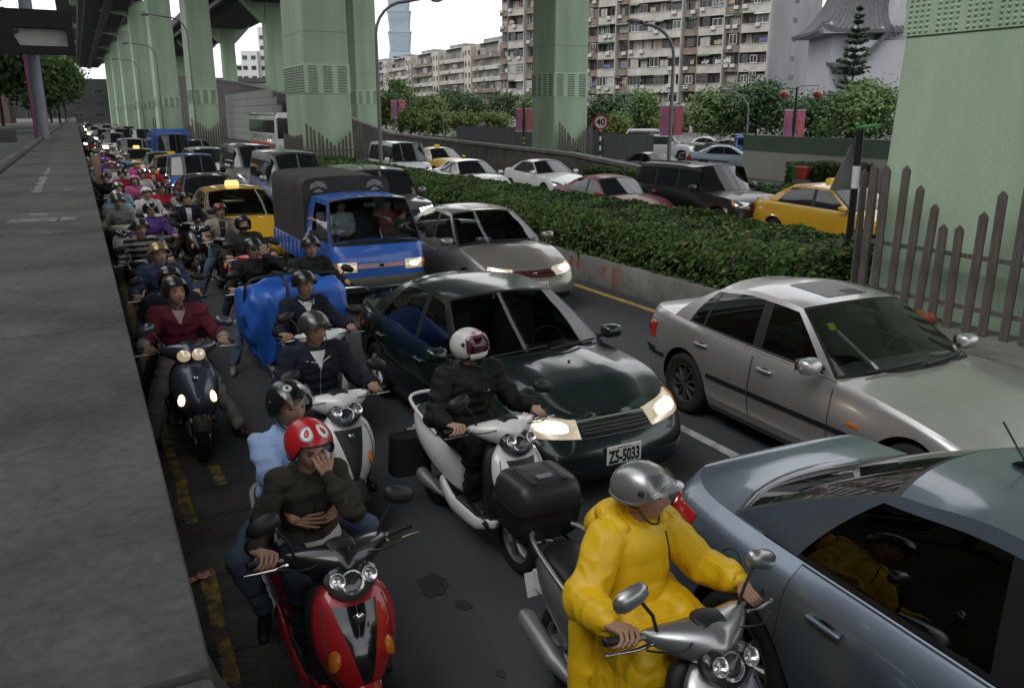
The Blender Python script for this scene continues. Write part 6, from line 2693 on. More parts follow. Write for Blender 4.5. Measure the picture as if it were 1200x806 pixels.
def grip_hand(b, g0, g1, wrist, mi, n=8, rg=.019):
 """fist closed round a grip that runs g0 (inner) -> g1 (outer)"""
 g0, g1, wrist = Vector(g0), Vector(g1), Vector(wrist)
 ax = (g1 - g0).normalized()
 mid = (g0 + g1) / 2
 back = (wrist - mid)
 back -= ax * back.dot(ax)
 back.normalize()
 up = Vector((0, 0, 1))
 up -= ax * up.z
 up -= back * up.dot(back)
 up.normalize()

 def P(off, ang, rad):
  return mid + ax * off + (back * math.cos(ang) + up * math.sin(ang)) * rad
 lens_ = (.92, 1.0, 1.03, .85)
 for i in range(4):
  off = (-.033 + .022 * i)
  r0 = .0098 - .0006 * abs(i - 1)
  k = lens_[i]
  a0, a1, a2, a3 = Rd(62), Rd(62 + 62 * k), Rd(62 + 118 * k), Rd(62 + 178 * k)
  pts = [P(off, a0, rg + .018), P(off, a1, rg + .014), P(off, a2, rg + .011), P(off, a3, rg + .009)]
  for q in range(3):
   capsule_mb(b, pts[q], pts[q + 1], r0 * (1.05 - .08 * q), r0 * (.97 - .1 * q), n, mi=mi)
 # palm
 k0, k1 = P(-.030, Rd(48), rg + .016), P(.030, Rd(48), rg + .016)
 for t in np.linspace(0, 1, 4):
  kk = k0.lerp(k1, t)
  ww = wrist + ax * (t - .5) * .030
  capsule_mb(b, kk, ww, .0135, .0165, n, mi=mi)
 # thumb leaves the inner side of the palm and closes under the grip
 s_ = P(-.030, Rd(15), rg + .026)
 capsule_mb(b, wrist + ax * -.014, s_, .015, .0125, n, mi=mi)
 t1 = P(-.048, Rd(-25), rg + .014)
 t2 = P(-.046, Rd(-85), rg + .010)
 capsule_mb(b, s_, t1, .012, .0105, n, mi=mi)
 capsule_mb(b, t1, t2, .0105, .009, n, mi=mi)

def open_hand(b, wrist, direc, palm_n, mi, side=1, s=1.0, curl=.35, spread=.12, n=8):
 wrist, d, pn = Vector(wrist), Vector(direc).normalized(), Vector(palm_n).normalized()
 pn = (pn - d * pn.dot(d)).normalized()
 a = d.cross(pn) * side
 for t in np.linspace(-1, 1, 4):
  capsule_mb(b, wrist + a * t * .014, wrist + d * .078 * s + a * t * .031 * s, .014 * s, .0125 * s, n, mi=mi)
 for i, (t, L_) in enumerate(zip((-1, -.33, .33, 1), (.066, .076, .070, .054))):
  base = wrist + d * .082 * s + a * t * .031 * s
  dr = (d + a * t * spread).normalized()
  p = base
  ang = 0
  for q in range(3):
   ang += curl * (.5 + .4 * q)
   v = (dr * math.cos(ang) + pn * math.sin(ang)).normalized()
   p2 = p + v * L_ * (.45, .32, .23)[q] * s
   capsule_mb(b, p, p2, .0092 * s * (1 - .08 * q), .0088 * s * (1 - .1 * q), n, mi=mi)
   p = p2
 tb = wrist + d * .022 * s - a * .026 * s
 v = (d * .75 - a * .65 + pn * .25).normalized()
 t1 = tb + v * .042 * s
 t2 = t1 + (v + d * .4 + pn * .2).normalized() * .032 * s
 capsule_mb(b, wrist - a * .010 * s, tb, .014 * s, .0135 * s, n, mi=mi)
 capsule_mb(b, tb, t1, .0125 * s, .0108 * s, n, mi=mi)
 capsule_mb(b, t1, t2, .0105 * s, .009 * s, n, mi=mi)

SKIN = mat('skin', (0.43, 0.26, 0.185), rough=.55, var=.10, scale=18, bump=.05, bscale=120)
SKIN2 = mat('skin_tan', (0.37, 0.21, 0.14), rough=.55, var=.10, scale=18, bump=.05, bscale=120)
HAIR = mat('black_hair', (0.010, 0.009, 0.009), rough=.5, var=.3, scale=60, bump=.3, bscale=150)
EYE = mat('dark_eye', (0.010, 0.008, 0.007), rough=.2, var=0)
LIP = mat('lips', (0.25, 0.105, 0.085), rough=.5, var=.05)

def cloth(name, c, rough=.85, var=.14, bump=.35):
 return crease_mat('cloth_' + name, c, rough, 5.5, .026, .75, (1, 1, 1.3), .25, var)

SHOE_B = mat('black_shoe', (0.012, 0.012, 0.012), rough=.45, var=.2)

def remesh_prims(prims, voxel, smooth_it=3):
 """fuse capsules/ellipsoids into one continuous surface; returns verts, faces, material index per face"""
 b = MB()
 for p in prims:
  if p[0] == 'c':
   _, a, c, r0, r1, mi, flat = p
   capsule_mb(b, a, c, r0, r1, 14, flat)
  else:
   _, c, r, M3, mi = p
   b.ell(c, r, 20, 14, M3)
 me = bpy.data.meshes.new('tmp')
 me.from_pydata(b.v, [], b.f)
 o = bpy.data.objects.new('tmp', me)
 COL.objects.link(o)
 m = o.modifiers.new('r', 'REMESH')
 m.mode = 'VOXEL'
 m.voxel_size = voxel
 s = o.modifiers.new('s', 'SMOOTH')
 s.factor = .5
 s.iterations = smooth_it
 dg = bpy.context.evaluated_depsgraph_get()
 ev = o.evaluated_get(dg)
 em = ev.to_mesh()
 nv = len(em.vertices)
 V = np.empty(nv * 3)
 em.vertices.foreach_get('co', V)
 V = V.reshape(-1, 3)
 F = [tuple(p.vertices) for p in em.polygons]
 Nn = np.empty(nv * 3)
 em.vertices.foreach_get('normal', Nn)
 Nn = Nn.reshape(-1, 3)
 ev.to_mesh_clear()
 bpy.data.objects.remove(o)
 bpy.data.meshes.remove(me)
 Cn = np.array([np.mean(V[list(f)], 0) for f in F])
 best = np.full(len(F), 1e9)
 idx = np.zeros(len(F), int)
 for p in prims:
  if p[0] == 'c':
   _, a, c, r0, r1, mi, flat = p
   a, c = np.array(a), np.array(c)
   d = c - a
   t = np.clip(((Cn - a) @ d) / max(d @ d, 1e-9), 0, 1)
   q = np.linalg.norm(Cn - (a + t[:, None] * d), axis=1) - (r0 + (r1 - r0) * t)
  else:
   _, c, r, M3, mi = p
   L_ = (Cn - np.array(c))
   if M3 is not None:
    L_ = L_ @ np.array(M3)
   r_ = np.array(r)
   q = (np.linalg.norm(L_ / r_, axis=1) - 1) * r_.min()
  k = q < best
  best[k] = q[k]
  idx[k] = mi
 return V, Nn, F, idx

def rotm(yaw=0, pitch=0, roll=0):
 return Matrix.Rotation(yaw, 3, 'Z') @ Matrix.Rotation(pitch, 3, 'X') @ Matrix.Rotation(roll, 3, 'Y')

def helmet(person, hc, M3, kind, mcol, visor='clear', decal=None, s=1.0, trim=None):
 """open-face / half / full-face helmet on the head at hc"""
 hc = Vector(hc) + M3 @ Vector((0, .012, .028)) * s
 R3 = Vector((.119, .140, .121)) * s

 def surf(th, ph, k=1.0):
  x = math.sin(ph) * math.sin(th)
  y = -math.sin(ph) * math.cos(th)
  z = math.cos(ph)
  return hc + M3 @ Vector((R3.x * x * k, R3.y * y * k, R3.z * z * k))

 def rim(th):
  t = abs((th + math.pi) % (2 * math.pi) - math.pi)      # 0 = front
  if kind == 'half':
   f = pchip([0, .6, 1.0, 1.5, math.pi], [Rd(70), Rd(73), Rd(88), Rd(103), Rd(98)])
  elif kind == 'full':
   f = pchip([0, .75, .95, 1.4, math.pi], [Rd(66), Rd(66), Rd(120), Rd(132), Rd(128)])
  else:
   f = pchip([0, .7, 1.05, 1.4, math.pi], [Rd(66), Rd(68), Rd(105), Rd(122), Rd(122)])
  return f(t)
 n = 36
 nr = 12
 b = MB()
 rings = []
 TH = [2 * math.pi * k / n for k in range(n)]
 RM = [rim(t) for t in TH]
 for i in range(nr + 1):
  t = max(i / nr, .02)
  rings.append([tuple(surf(TH[k], RM[k] * t)) for k in range(n)])
 rings.append([tuple(surf(TH[k], RM[k], .90)) for k in range(n)])
 rings.append([tuple(surf(TH[k], RM[k] * .6, .88)) for k in range(n)])
 b.loft(rings)
 ho = b.build('helmet', mcol, person, 50)
 b = MB()
 b.tube([surf(TH[k % n], RM[k % n], 1.004) for k in range(n + 1)], .0065 * s, 6, caps=False)
 b.build('rim_trim', trim or BLACK, ho, 60)
 if kind == 'half' and visor != 'none':
  b = MB()          # peak
  G = []
  for t in np.linspace(-.95, .95, 11):
   e0 = surf(t, rim(t) - .02, 1.0)
   out = M3 @ Vector((math.sin(t) * .6, -math.cos(t), -.25)).normalized()
   G.append([tuple(e0), tuple(e0 + out * .03 * math.cos(t * 1.4) * s), tuple(e0 + out * .055 * math.cos(t * 1.4) * s)])
  b.grid(G)
  b.build('peak', trim or BLACK, ho, 180)
 if visor in ('clear', 'dark', 'up', 'pink'):
  b = MB()
  G = []
  lo, hi = (Rd(52), Rd(108)) if visor != 'up' else (Rd(44), Rd(86))
  kv = 1.06 if visor != 'up' else 1.08
  for t in np.linspace(-1.15, 1.15, 17):
   row = []
   for p_ in np.linspace(lo, hi, 8):
    row.append(tuple(surf(t, p_, kv + (.10 * (p_ - lo) if visor == 'up' else .03))))
   G.append(row)
  b.grid(G)
  vm = {'clear': glass_mat('visor_clear', .75, (.92, .95, .95)), 'up': glass_mat('visor_clear', .75, (.92, .95, .95)), 'dark': glass_mat('visor_dark', .16), 'pink': glass_mat('visor_pink', .45, (.9, .45, .6))}[visor]
  b.build('visor', vm, ho, 180)
  for sd in (-1, 1):
   b = MB()
   b.ell(surf(sd * 1.3, Rd(78), 1.03), (.014 * s, .014 * s, .014 * s), 8, 6)
   b.build('visor_pivot', BLACK, ho, 180)
 if kind == 'full':
  b = MB()          # chin bar
  G = []
  for t in np.linspace(-1.0, 1.0, 17):
   row = []
   for (p_, k) in ((Rd(112), 1.0), (Rd(114), 1.06), (Rd(124), 1.10), (Rd(136), 1.08), (Rd(140), 1.0)):
    row.append(tuple(surf(t, p_, k)))
   G.append(row)
  b.grid(G)
  b.build('chin_bar', mcol, ho, 180)
 # chin strap
 b = MB()
 pts = [hc + M3 @ Vector((-.082, -.02, -.07)) * s, hc + M3 @ Vector((-.062, -.055, -.125)) * s, hc + M3 @ Vector((0, -.075, -.152)) * s, hc + M3 @ Vector((.062, -.055, -.125)) * s, hc + M3 @ Vector((.082, -.02, -.07)) * s]
 b.tube(catmull([tuple(p) for p in pts], 11).tolist(), .005 * s, 5)
 b.build('chin_strap', BLACK, ho, 60)
 if decal:
  for (th0, ph0, dth, dph, dm, kk) in decal:
   b = MB()
   rings = []
   for rr in (1.0, .66, .33, .02):
    rings.append([tuple(surf(th0 + dth * rr * math.cos(a), ph0 + dph * rr * math.sin(a), kk)) for a in np.linspace(0, 2 * math.pi, 22, endpoint=False)])
   b.loft(rings, caps=True)
   b.build('painted_mark', dm, ho, 180)
 return ho

def person(loc, rz, label, top, trousers, hel=None, skin=SKIN, shoes=SHOE_B, hands=('grip', 'grip'), feet=('floor', 'floor'), dy=0.0, dz=0.0,
   lean=.0, head=(0, 0, 0), voxel=.013, bulk=1.0, collar=None, sleeve=None, open_vest=None, short=False, group='scooter riders in the jam',
   raincoat=False, s=1.0, wr=.015, cuff=None, gloves=None, hairshow=False, elbow=(None, None), mask=None, torso_tilt=0.0, pass_=False, stripe=None, knee_out=.0, vest_full=False, zipper=None, pockets=None):
 """seated rider in scooter coordinates; hands/feet entries: keyword or explicit (x,y,z)"""
 sleeve = sleeve or top
 mats = [top, sleeve, trousers, shoes, skin, HAIR, EYE, LIP, collar or top, cuff or sleeve, gloves or skin, mask or skin]
 far = voxel > .018
 Y0, Z0 = dy, dz

 def Pt(x, y, z):
  return Vector((x * s, y * s + Y0, (z - .74) * s + .74 + Z0))
 pel = Pt(0, .13, .80)
 bel = Pt(torso_tilt * .3, .115 - lean * .35, .95)
 che = Pt(torso_tilt * .7, .08 - lean * .75, 1.11)
 nb = Pt(torso_tilt, .065 - lean, 1.245)
 M3 = rotm(head[0], head[1] - Rd(9), head[2])
 hc = Pt(torso_tilt * 1.1, .03 - lean * 1.1, 1.265) + M3 @ Vector((0, -.012, .125)) * s
 B = bulk * 1.03
 pr = []

 def cap(a, c, r0, r1, mi, flat=(1, 1)):
  pr.append(('c', tuple(a), tuple(c), r0 * s, r1 * s, mi, flat))

 def el(c, r, mi, M=None):
  pr.append(('e', tuple(c), tuple(q * s for q in r), M, mi))
 el(pel, (.165 * B, .135, .11), 2)
 el(bel, (.160 * B, .128 * B, .15), 0)
 el(che, (.180 * B, .128 * B, .165), 0)
 el((bel + pel) / 2 + Vector((0, 0, .0)), (.178 * B, .150 * B, .09), 0)
 shl = Pt(-.165 * B + torso_tilt, .07 - lean, 1.195)
 shr = Pt(.165 * B + torso_tilt, .07 - lean, 1.195)
 cap(shl, shr, .068 * B, .068 * B, 0)
 cap(nb + Vector((0, .0, -.03)), nb + Vector((0, -.005, .035)) * 1, .062, .052, 8 if collar else 0)
 wrists = []
 for k, sd in enumerate((-1, 1)):
  sh = shl if sd < 0 else shr
  h = hands[k]
  if h == 'grip':
   wr_ = Vector((sd * .345, -.258, 1.0))
  elif h == 'none':
   wr_ = Pt(sd * .22, .0, .80)
  else:
   wr_ = Vector(h[:3])
  pole = elbow[k] or (sd * .38, .35, -.9)
  eb = ik(sh, wr_, .275 * s, .245 * s, pole)
  ra = .064 * B
  if short:
   mide = sh.lerp(eb, .75)
   cap(sh, mide, ra * 1.05, ra * 1.05, 1)
   cap(mide, eb, .042, .038, 4)
   cap(eb, wr_, .038, .027, 4)
  else:
   cap(sh, eb, ra, .056 * B, 1)
   fe = eb.lerp(wr_, .90)
   cap(eb, fe, .056 * B, .043 * B, 1)
   cap(fe, eb.lerp(wr_, .97), .045 * B, .043 * B, 9)
  wrists.append((wr_, eb))
 fts = []
 for k, sd in enumerate((-1, 1)):
  hip = Pt(sd * .095, .10, .79)
  f = feet[k]
  if f == 'floor':
   an = Vector((sd * .12, -.20 + Y0 * .3, .40))
   fd = Vector((sd * .10, -1, -.05))
  elif f == 'ground':
   an = Vector((sd * .37, .02 + Y0 * .6, .085))
   fd = Vector((sd * .30, -1, 0))
  elif f == 'peg':
   an = Vector((sd * .23, .10 + Y0 * .4, .36))
   fd = Vector((sd * .3, -1, -.1))
  else:
   an = Vector(f[:3])
   fd = Vector(f[3:]) if len(f) > 3 else Vector((sd * .2, -1, 0))
  fd.normalize()
  kn = ik(hip, an, .405 * s, .41 * s, (sd * (.25 + knee_out), -1, .55))
  cap(hip, kn, .088 * B, .064 * B, 2)
  lo = kn.lerp(an, .88)
  cap(kn, lo, .062 * B, .050 * B, 2)
  cap(lo, an, .040, .034, 2 if not short else 2)
  heel = an + Vector((0, 0, -.055)) - fd * .05
  toe = an + Vector((0, 0, -.058)) + fd * .155
  cap(heel + Vector((0, 0, .008)), an + fd * .06 + Vector((0, 0, -.045)), .036, .040, 3)
  cap(an + fd * .05 + Vector((0, 0, -.048)), toe, .040, .032, 3)
  cap(an, an + Vector((0, 0, -.03)), .038, .040, 3)
 if raincoat:
  # loose coat: skirt over thighs and knees, wide sleeves, hood down the back
  el(Pt(0, .09, 1.04), (.185, .15, .20), 0)
  el(Pt(0, .10, .90), (.195, .18, .16), 0)
  for sd in (-1, 1):
   cap(Pt(sd * .10, .08, .84), Pt(sd * .15, -.25, .76), .135, .115, 0)
   cap(Pt(sd * .15, -.25, .74), Pt(sd * .17, -.27, .42), .11, .115, 0)
   cap(Pt(sd * .16, .12, .82), Pt(sd * .20, .08, .42), .10, .09, 0)
   cap(Pt(sd * .17, -.06, .76), Pt(sd * .19, -.10, .40), .08, .09, 0)
   sh = shl if sd < 0 else shr
   w_, e_ = wrists[0 if sd < 0 else 1]
   cap(sh, e_, .078, .084, 1)
   cap(e_, e_.lerp(w_, .80), .084, .060, 1)
   cap(sh.lerp(bel, .25), bel, .09, .13, 0)
  for yy in (.0, -.12, -.24):
   cap(Pt(-.12, yy, .80), Pt(.12, yy, .80), .105, .105, 0)
  cap(Pt(-.12, -.29, .74), Pt(.12, -.29, .74), .09, .09, 0)
  cap(Pt(-.10, -.30, .6), Pt(.10, -.30, .6), .08, .08, 0)
  el(Pt(0, .19, 1.20), (.16, .07, .11), 0, rotm(0, .5, 0))
  cap(Pt(-.12, .13, 1.28), Pt(.12, .13, 1.28), .036, .036, 0)
  for sd in (-1, 1):
   cap(Pt(sd * .12, .13, 1.28), Pt(sd * .10, .02, 1.25), .034, .026, 0)
 if collar:
  for k in range(7):
   a = -2.4 + 4.8 * k / 6
   p = nb + Vector((math.sin(a) * .062, math.cos(a) * .060, -.005 - .02 * max(0, -math.cos(a)))) * s
   el(p, (.026, .026, .026), 8)
 V, Nn, F, idx = remesh_prims(pr, voxel, 2)
 cl = np.zeros(len(V))
 fm = np.zeros(len(V), int)
 for f, m in zip(F, idx):
  for q in f:
   fm[q] = m
 clothm = (fm <= 2)
 if wr > 0:
  amp = wr
  W = V.copy()
  W[:, 2] *= .32 if raincoat else 1.45
  W = W + np.stack([vnoise(V, 4.0, 8), vnoise(V, 4.0, 9), vnoise(V, 4.0, 10)], 1) * .05
  rd = 1 - np.abs(vnoise(W, 9.5 if raincoat else 8.5, 3)) * 2
  rd2 = 1 - np.abs(vnoise(W + 3.3, 19.0 if raincoat else 15.0, 5)) * 2
  V = V + Nn * ((amp * rd + .45 * amp * rd2) * clothm)[:, None]
 b = MB()
 b.v = [tuple(p) for p in V]
 b.f = F
 b.m = idx.tolist()
 fr = V[(V[:, 1] < che.y) & (V[:, 2] > pel.z - .1)]

 def front(x, z, off=.004):
  d_ = (fr[:, 0] - x) ** 2 + (fr[:, 2] - z) ** 2
  i_ = np.argsort(d_)[:6]
  w_ = 1 / (d_[i_] + 1e-5)
  return (x, float((fr[i_, 1] * w_).sum() / w_.sum()) - off, z)
 if open_vest is not None:
  mats.append(open_vest)
  zt_, zb_ = nb.z - .005, (pel.z + .10 if vest_full else che.z + .01)
  G = []
  for t in np.linspace(0, 1, 12):
   z = zt_ + (zb_ - zt_) * t
   hw_ = (.052 - .018 * t) if vest_full else .055 * (1 - t) + .004
   G.append([front(torso_tilt + u * hw_ * s, z) for u in np.linspace(-1, 1, 6)])
  b.grid(G, mi=len(mats) - 1)
 if zipper is not None:
  mats.append(zipper)
  b.tube([front(torso_tilt, z, .003) for z in np.linspace(che.z + .0, pel.z + .08, 12)], .0035, 5, mi=len(mats) - 1)
 if pockets is not None:
  mats.append(pockets)
  for sd in (-1, 1):
   for (z_, dx_) in ((che.z + .03, .085), (bel.z - .06, .10)):
    b.grid([[front(torso_tilt + sd * (dx_ + u), z_ + w_, .006) for w_ in (-.022, 0, .022)] for u in np.linspace(-.045, .045, 5)], mi=len(mats) - 1)
 if stripe:
  mats.append(stripe)
  li = len(mats) - 1
  Cn = np.array([V[f[0]] for f in F])
  for i, f in enumerate(F):
   if b.m[i] in (0, 1) and int((Cn[i][2] + Cn[i][1] * .15) / .042) % 2 == 0:
    b.m[i] = li
 head_mb(b, hc, M3, (4, 5, 6, 7), s)
 capsule_mb(b, nb + Vector((0, 0, -.02)), hc + M3 @ Vector((0, .02, -.07)) * s, .052 * s, .050 * s, 12, mi=4)
 for k, sd in enumerate((-1, 1)):
  wr_, eb = wrists[k]
  h = hands[k]
  if far and h == 'grip':
   capsule_mb(b, wr_, (sd * .335, -.345, .985), .03, .033, 8, mi=10)
  elif h == 'grip':
   grip_hand(b, (sd * .27, -.366, .975), (sd * .385, -.333, .97), wr_ + Vector((0, -.015, 0)), 10)
  elif h == 'none':
   pass
  elif len(h) >= 9:
   open_hand(b, wr_, h[3:6], h[6:9], 10, side=sd, curl=h[9] if len(h) > 9 else .35, spread=h[10] if len(h) > 10 else .12)
  else:
   open_hand(b, wr_, (wr_ - eb), (0, 0, -1), 10, side=sd, curl=.6)
 if mask is not None:
  mi = 11
  p = hc + M3 @ Vector((0, -.062, -.052)) * s
  b.ell(p, (.058 * s, .045 * s, .048 * s), 14, 10, M3, mi)
 o = b.build('person', mats, None, 60)
 o.location = loc
 o.rotation_euler = (0, 0, rz)
 tag(o, label, 'person', group)
 if hel:
  helmet(o, hc, M3, *hel[:2], **(hel[2] if len(hel) > 2 else {}))
 o['_hc'] = [hc.x, hc.y, hc.z]
 del o['_hc']
 return o, hc, M3
# ================================================================ RIDERS AND THEIR SCOOTERS
def at_bike(hx, hy):
 """scooter origin for a rider whose head is over (hx, hy)"""
 return (hx, hy - .03)

H_BLACK = mat('helmet_black', (0.010, 0.010, 0.011), rough=.30, coat=.35, var=.05)
H_SILVER = mat('helmet_silver', (0.36, 0.36, 0.37), rough=.30, metal=.7, coat=.35, var=.08, scale=14)
H_DSILVER = mat('helmet_gunmetal', (0.10, 0.095, 0.09), rough=.30, metal=.7, coat=.35, var=.06)
H_RED = mat('helmet_red', (0.42, 0.012, 0.018), rough=.30, coat=.35, var=.04)
H_WHITE = mat('helmet_white', (0.62, 0.61, 0.60), rough=.30, coat=.35, var=.05)
H_GOLD = mat('helmet_gold', (0.30, 0.22, 0.10), rough=.30, metal=.6, coat=.35, var=.15, scale=16)
H_PINK = mat('helmet_pink', (0.62, 0.22, 0.36), rough=.30, coat=.35, var=.05)
H_MAROON = mat('helmet_maroon', (0.18, 0.02, 0.025), rough=.30, coat=.35, var=.05)
H_BLUE = mat('helmet_blue', (0.04, 0.10, 0.28), rough=.30, coat=.35, var=.05)
S_WHITE = scoot_paint('white', (0.66, 0.66, 0.66), 0)
S_SILVER = scoot_paint('silver', (0.33, 0.335, 0.34), .75)
S_RED = scoot_paint('red', (0.42, 0.012, 0.018), .1)
S_BLACK = scoot_paint('black', (0.012, 0.012, 0.014), .3)
S_SLATE = scoot_paint('slate_blue', (0.070, 0.085, 0.12), .55)
S_GREY = scoot_paint('grey', (0.12, 0.12, 0.125), .5)
S_BLUE = scoot_paint('blue', (0.03, 0.07, 0.2), .3)
NAVY = cloth('navy', (0.012, 0.015, 0.026))
BLACKC = cloth('black', (0.010, 0.010, 0.011), rough=.7)
CHAR = cloth('charcoal', (0.030, 0.029, 0.028))
JEANS = cloth('jeans', (0.075, 0.105, 0.155))
JEANS_D = cloth('dark_jeans', (0.020, 0.028, 0.045))
BROWN = cloth('dark_brown', (0.032, 0.027, 0.021))
SKYB = cloth('sky_blue', (0.30, 0.42, 0.66))
MAROONC = cloth('maroon', (0.115, 0.016, 0.030))
BEIGE = cloth('beige', (0.30, 0.27, 0.22))
KHAKI = cloth('khaki_trousers', (0.23, 0.21, 0.185))
PINKC = cloth('pink', (0.50, 0.10, 0.25))
PURPLEC = cloth('purple', (0.11, 0.055, 0.22))
REDC = cloth('red', (0.36, 0.02, 0.035))
WHITEC = cloth('white', (0.55, 0.55, 0.54))
GREYC = cloth('grey', (0.24, 0.23, 0.22))
LBLUEC = cloth('pale_blue', (0.24, 0.36, 0.42))
BLUEC = cloth('slate_blue', (0.035, 0.05, 0.10))
YELLOWC = crease_mat('yellow_raincoat', (0.76, 0.48, 0.008), .46, 4.5, .03, .8, (1.3, 1.3, .45))
BROWNSHOE = mat('brown_shoe', (0.05, 0.022, 0.014), rough=.35, var=.2)
GREYSHOE = mat('grey_trainer', (0.24, 0.24, 0.24), rough=.7, var=.3, scale=30)

# yellow raincoat, foreground
x, y = 2.0, 2.70
rz = Rd(0)
S_GLOSSB = mat('gloss_black', (0.008, 0.008, 0.009), rough=.12, var=0, coat=1)
scooter(x, y, rz, S_SILVER, 'silver scooter with black top box under the rider in the yellow raincoat', topbox=True, rail=S_SILVER, mirror_mat=S_SILVER, bodycol=S_SILVER, dark_shield=S_SILVER)
o, hc, M3 = person((x, y, 0), rz, 'rider in a bright yellow hooded raincoat and silver helmet', YELLOWC, YELLOWC, ('half', H_SILVER, dict(visor='up', trim=H_SILVER)),
     voxel=.0095, raincoat=True, head=(Rd(36), Rd(6), 0), wr=.013, lean=.02, collar=None, elbow=((-.45, .25, -.85), (.55, .2, -.8)), skin=SKIN2, bulk=.92, dz=-.02)
b = MB()
for k, q in enumerate(((-.03, -.075, 1.19), (.055, -.07, 1.17))):
 pass
b.tube([(.06, -.085, 1.225), (.068, -.105, 1.15), (.07, -.11, 1.09)], .004, 5)
b.build('cord', BLACK, o)

# black jacket, white helmet
x, y = 2.26, 5.08
rz = Rd(5)
PINKM = mat('helmet_pink_mark', (0.55, 0.20, 0.34), rough=.3, var=.05)
scooter(x, y, rz, S_WHITE, 'white scooter ridden by the rider in black, beside the dark green sedan', rail=S_WHITE, bodycol=S_WHITE, dark_shield=DARKPL, amber_lit=False)
o, hc, M3 = person((x, y, 0), rz, 'rider all in black with a white full-face helmet and dark pink visor', BLACKC, BLACKC,
     ('full', H_WHITE, dict(visor='pink', decal=[(.25, Rd(32), .30, .20, PINKM, 1.006), (-.5, Rd(40), .22, .12, PINKM, 1.006)])),
     voxel=.011, head=(Rd(26), Rd(2), 0), bulk=1.12, mask=DARKPL, zipper=DARKPL)
b = MB()
p = Vector((.07, -.062, 1.10))
for k in range(4):
 b.box((.045 + k * .014, -.0705 + .0015 * k, 1.105), (.009, .006, .012))
b.build('chest_print', mat('print_white', (.5, .5, .5), rough=.7, var=.1), o)
# shopping bag hung behind
b = MB()
b.loft([sering((-.02, .62 + .0 * t, .28 + .30 * t), .16 - .02 * t, .11 - .02 * t, 3.5, 16, 'xy') for t in np.linspace(0, 1, 6)])
bo = b.build('saddle_bag', cloth('black_bag', (0.012, .012, .012)), None, 60)
bo.location = (x - .24, y + .05, 0)
tag(bo, 'black soft bag hanging at the tail of the white scooter', 'bag')

# couple on the red scooter
x, y = .84, 3.94
rz = Rd(3)
scooter(x, y, rz, S_RED, 'red and black scooter carrying a couple, at the bottom of the picture', dark_shield=mat('gloss_black', (.008, .008, .009), rough=.12, var=0, coat=1), bodycol=S_RED, accent=S_RED, cowl=S_BLACK)
OV = mat('helmet_white_oval', (0.66, 0.65, 0.64), rough=.25, var=.04, coat=.6)
dec = []
for sd in (-1, 1):
 dec.append((sd * .62, Rd(38), .44, .36, OV, 1.008))
 dec.append((sd * .62, Rd(37), .17, .17, H_RED, 1.013))
hand_face = (.030, -.135, 1.285, .1, -.25, .95, 0, 1, .1, .55, .10)
o, hc, M3 = person((x, y, 0), rz, 'rider in dark brown jacket and red helmet with white ovals, hand over face', BROWN, JEANS_D, ('open', H_RED, dict(visor='none', decal=dec)),
     voxel=.0105, hands=('grip', (.055, -.115, 1.235, -.25, -.15, .9, -.1, 1, -.2, .75, .06)), elbow=((-.35, .4, -.85), (.42, -.45, -.9)), head=(Rd(6), Rd(20), 0), s=.95, lean=.02, bulk=.90, feet=('floor', (.30, .05, .085)), collar=BROWN, zipper=BLACKC, pockets=cloth('brown_flap', (.042, .036, .029)))
b = MB()
b.loft([sering((0, .105, z), .163 * k, .134 * k, 2.3, 20, 'xy') for z, k in ((.80, 1.06), (.84, 1.04), (.865, 1.0))])
b.build('shirt_hem', WHITEC, o, 60)
o, hc, M3 = person((x, y, 0), rz, 'passenger in light blue shirt hugging the rider of the red scooter from behind', SKYB, JEANS, ('open', H_BLACK, dict(visor='up', decal=[(-.5, Rd(38), .34, .2, H_WHITE, 1.006), (.6, Rd(42), .3, .2, H_WHITE, 1.006), (-.5, Rd(36), .13, .09, H_BLACK, 1.012)])),
     voxel=.0105, dy=.36, dz=.05, hands=((-.10, -.015, .985, .95, -.30, -.18, 0, 1, 0, .25, .16), (.14, .02, .955, -.9, -.42, .1, 0, 1, 0, .5, .08)), elbow=((-.55, .3, -.8), (.55, .3, -.8)),
     feet=('peg', 'peg'), short=True, head=(Rd(12), Rd(6), 0), group='scooter riders in the jam', bulk=.88, torso_tilt=.02, knee_out=.7, skin=SKIN2)
b = MB()
b.loft([sering((.10 + .03 * t, .25 + .02 * t, 1.16 - .36 * t), .035 + .07 * t, .03 + .03 * t, 2.5, 14, 'xy') for t in np.linspace(0, 1, 6)])
bo = b.build('tote_bag', cloth('cream_bag', (0.45, 0.40, 0.31)), None, 60)
bo.location = (x + .08, y + .05, 0)
tag(bo, 'cream cloth bag between the couple on the red scooter', 'bag')

# navy jacket, gunmetal helmet
x, y = 1.42, 6.1
scooter(x, y, Rd(4), S_WHITE, 'white scooter of the rider in the navy zip jacket', rail=STEELGREY, dark_shield=DARKPL)
o, hc, M3 = person((x, y, 0), Rd(4), 'rider in a navy zip jacket and gunmetal helmet behind the couple', NAVY, JEANS_D, ('half', H_DSILVER, dict(visor='half')),
     voxel=.0115, head=(Rd(10), Rd(10), 0), bulk=1.1, zipper=GREYC, open_vest=WHITEC, collar=NAVY, feet=('floor', (.36, .12, .09)), skin=SKIN2)
b = MB()
b.tube([(-.10, -.045, 1.175), (-.02, -.075, 1.16), (.0, -.083, 1.10), (.02, -.075, 1.165), (.09, -.045, 1.19)], .004, 5)
b.build('zip_piping', WHITEC, o)

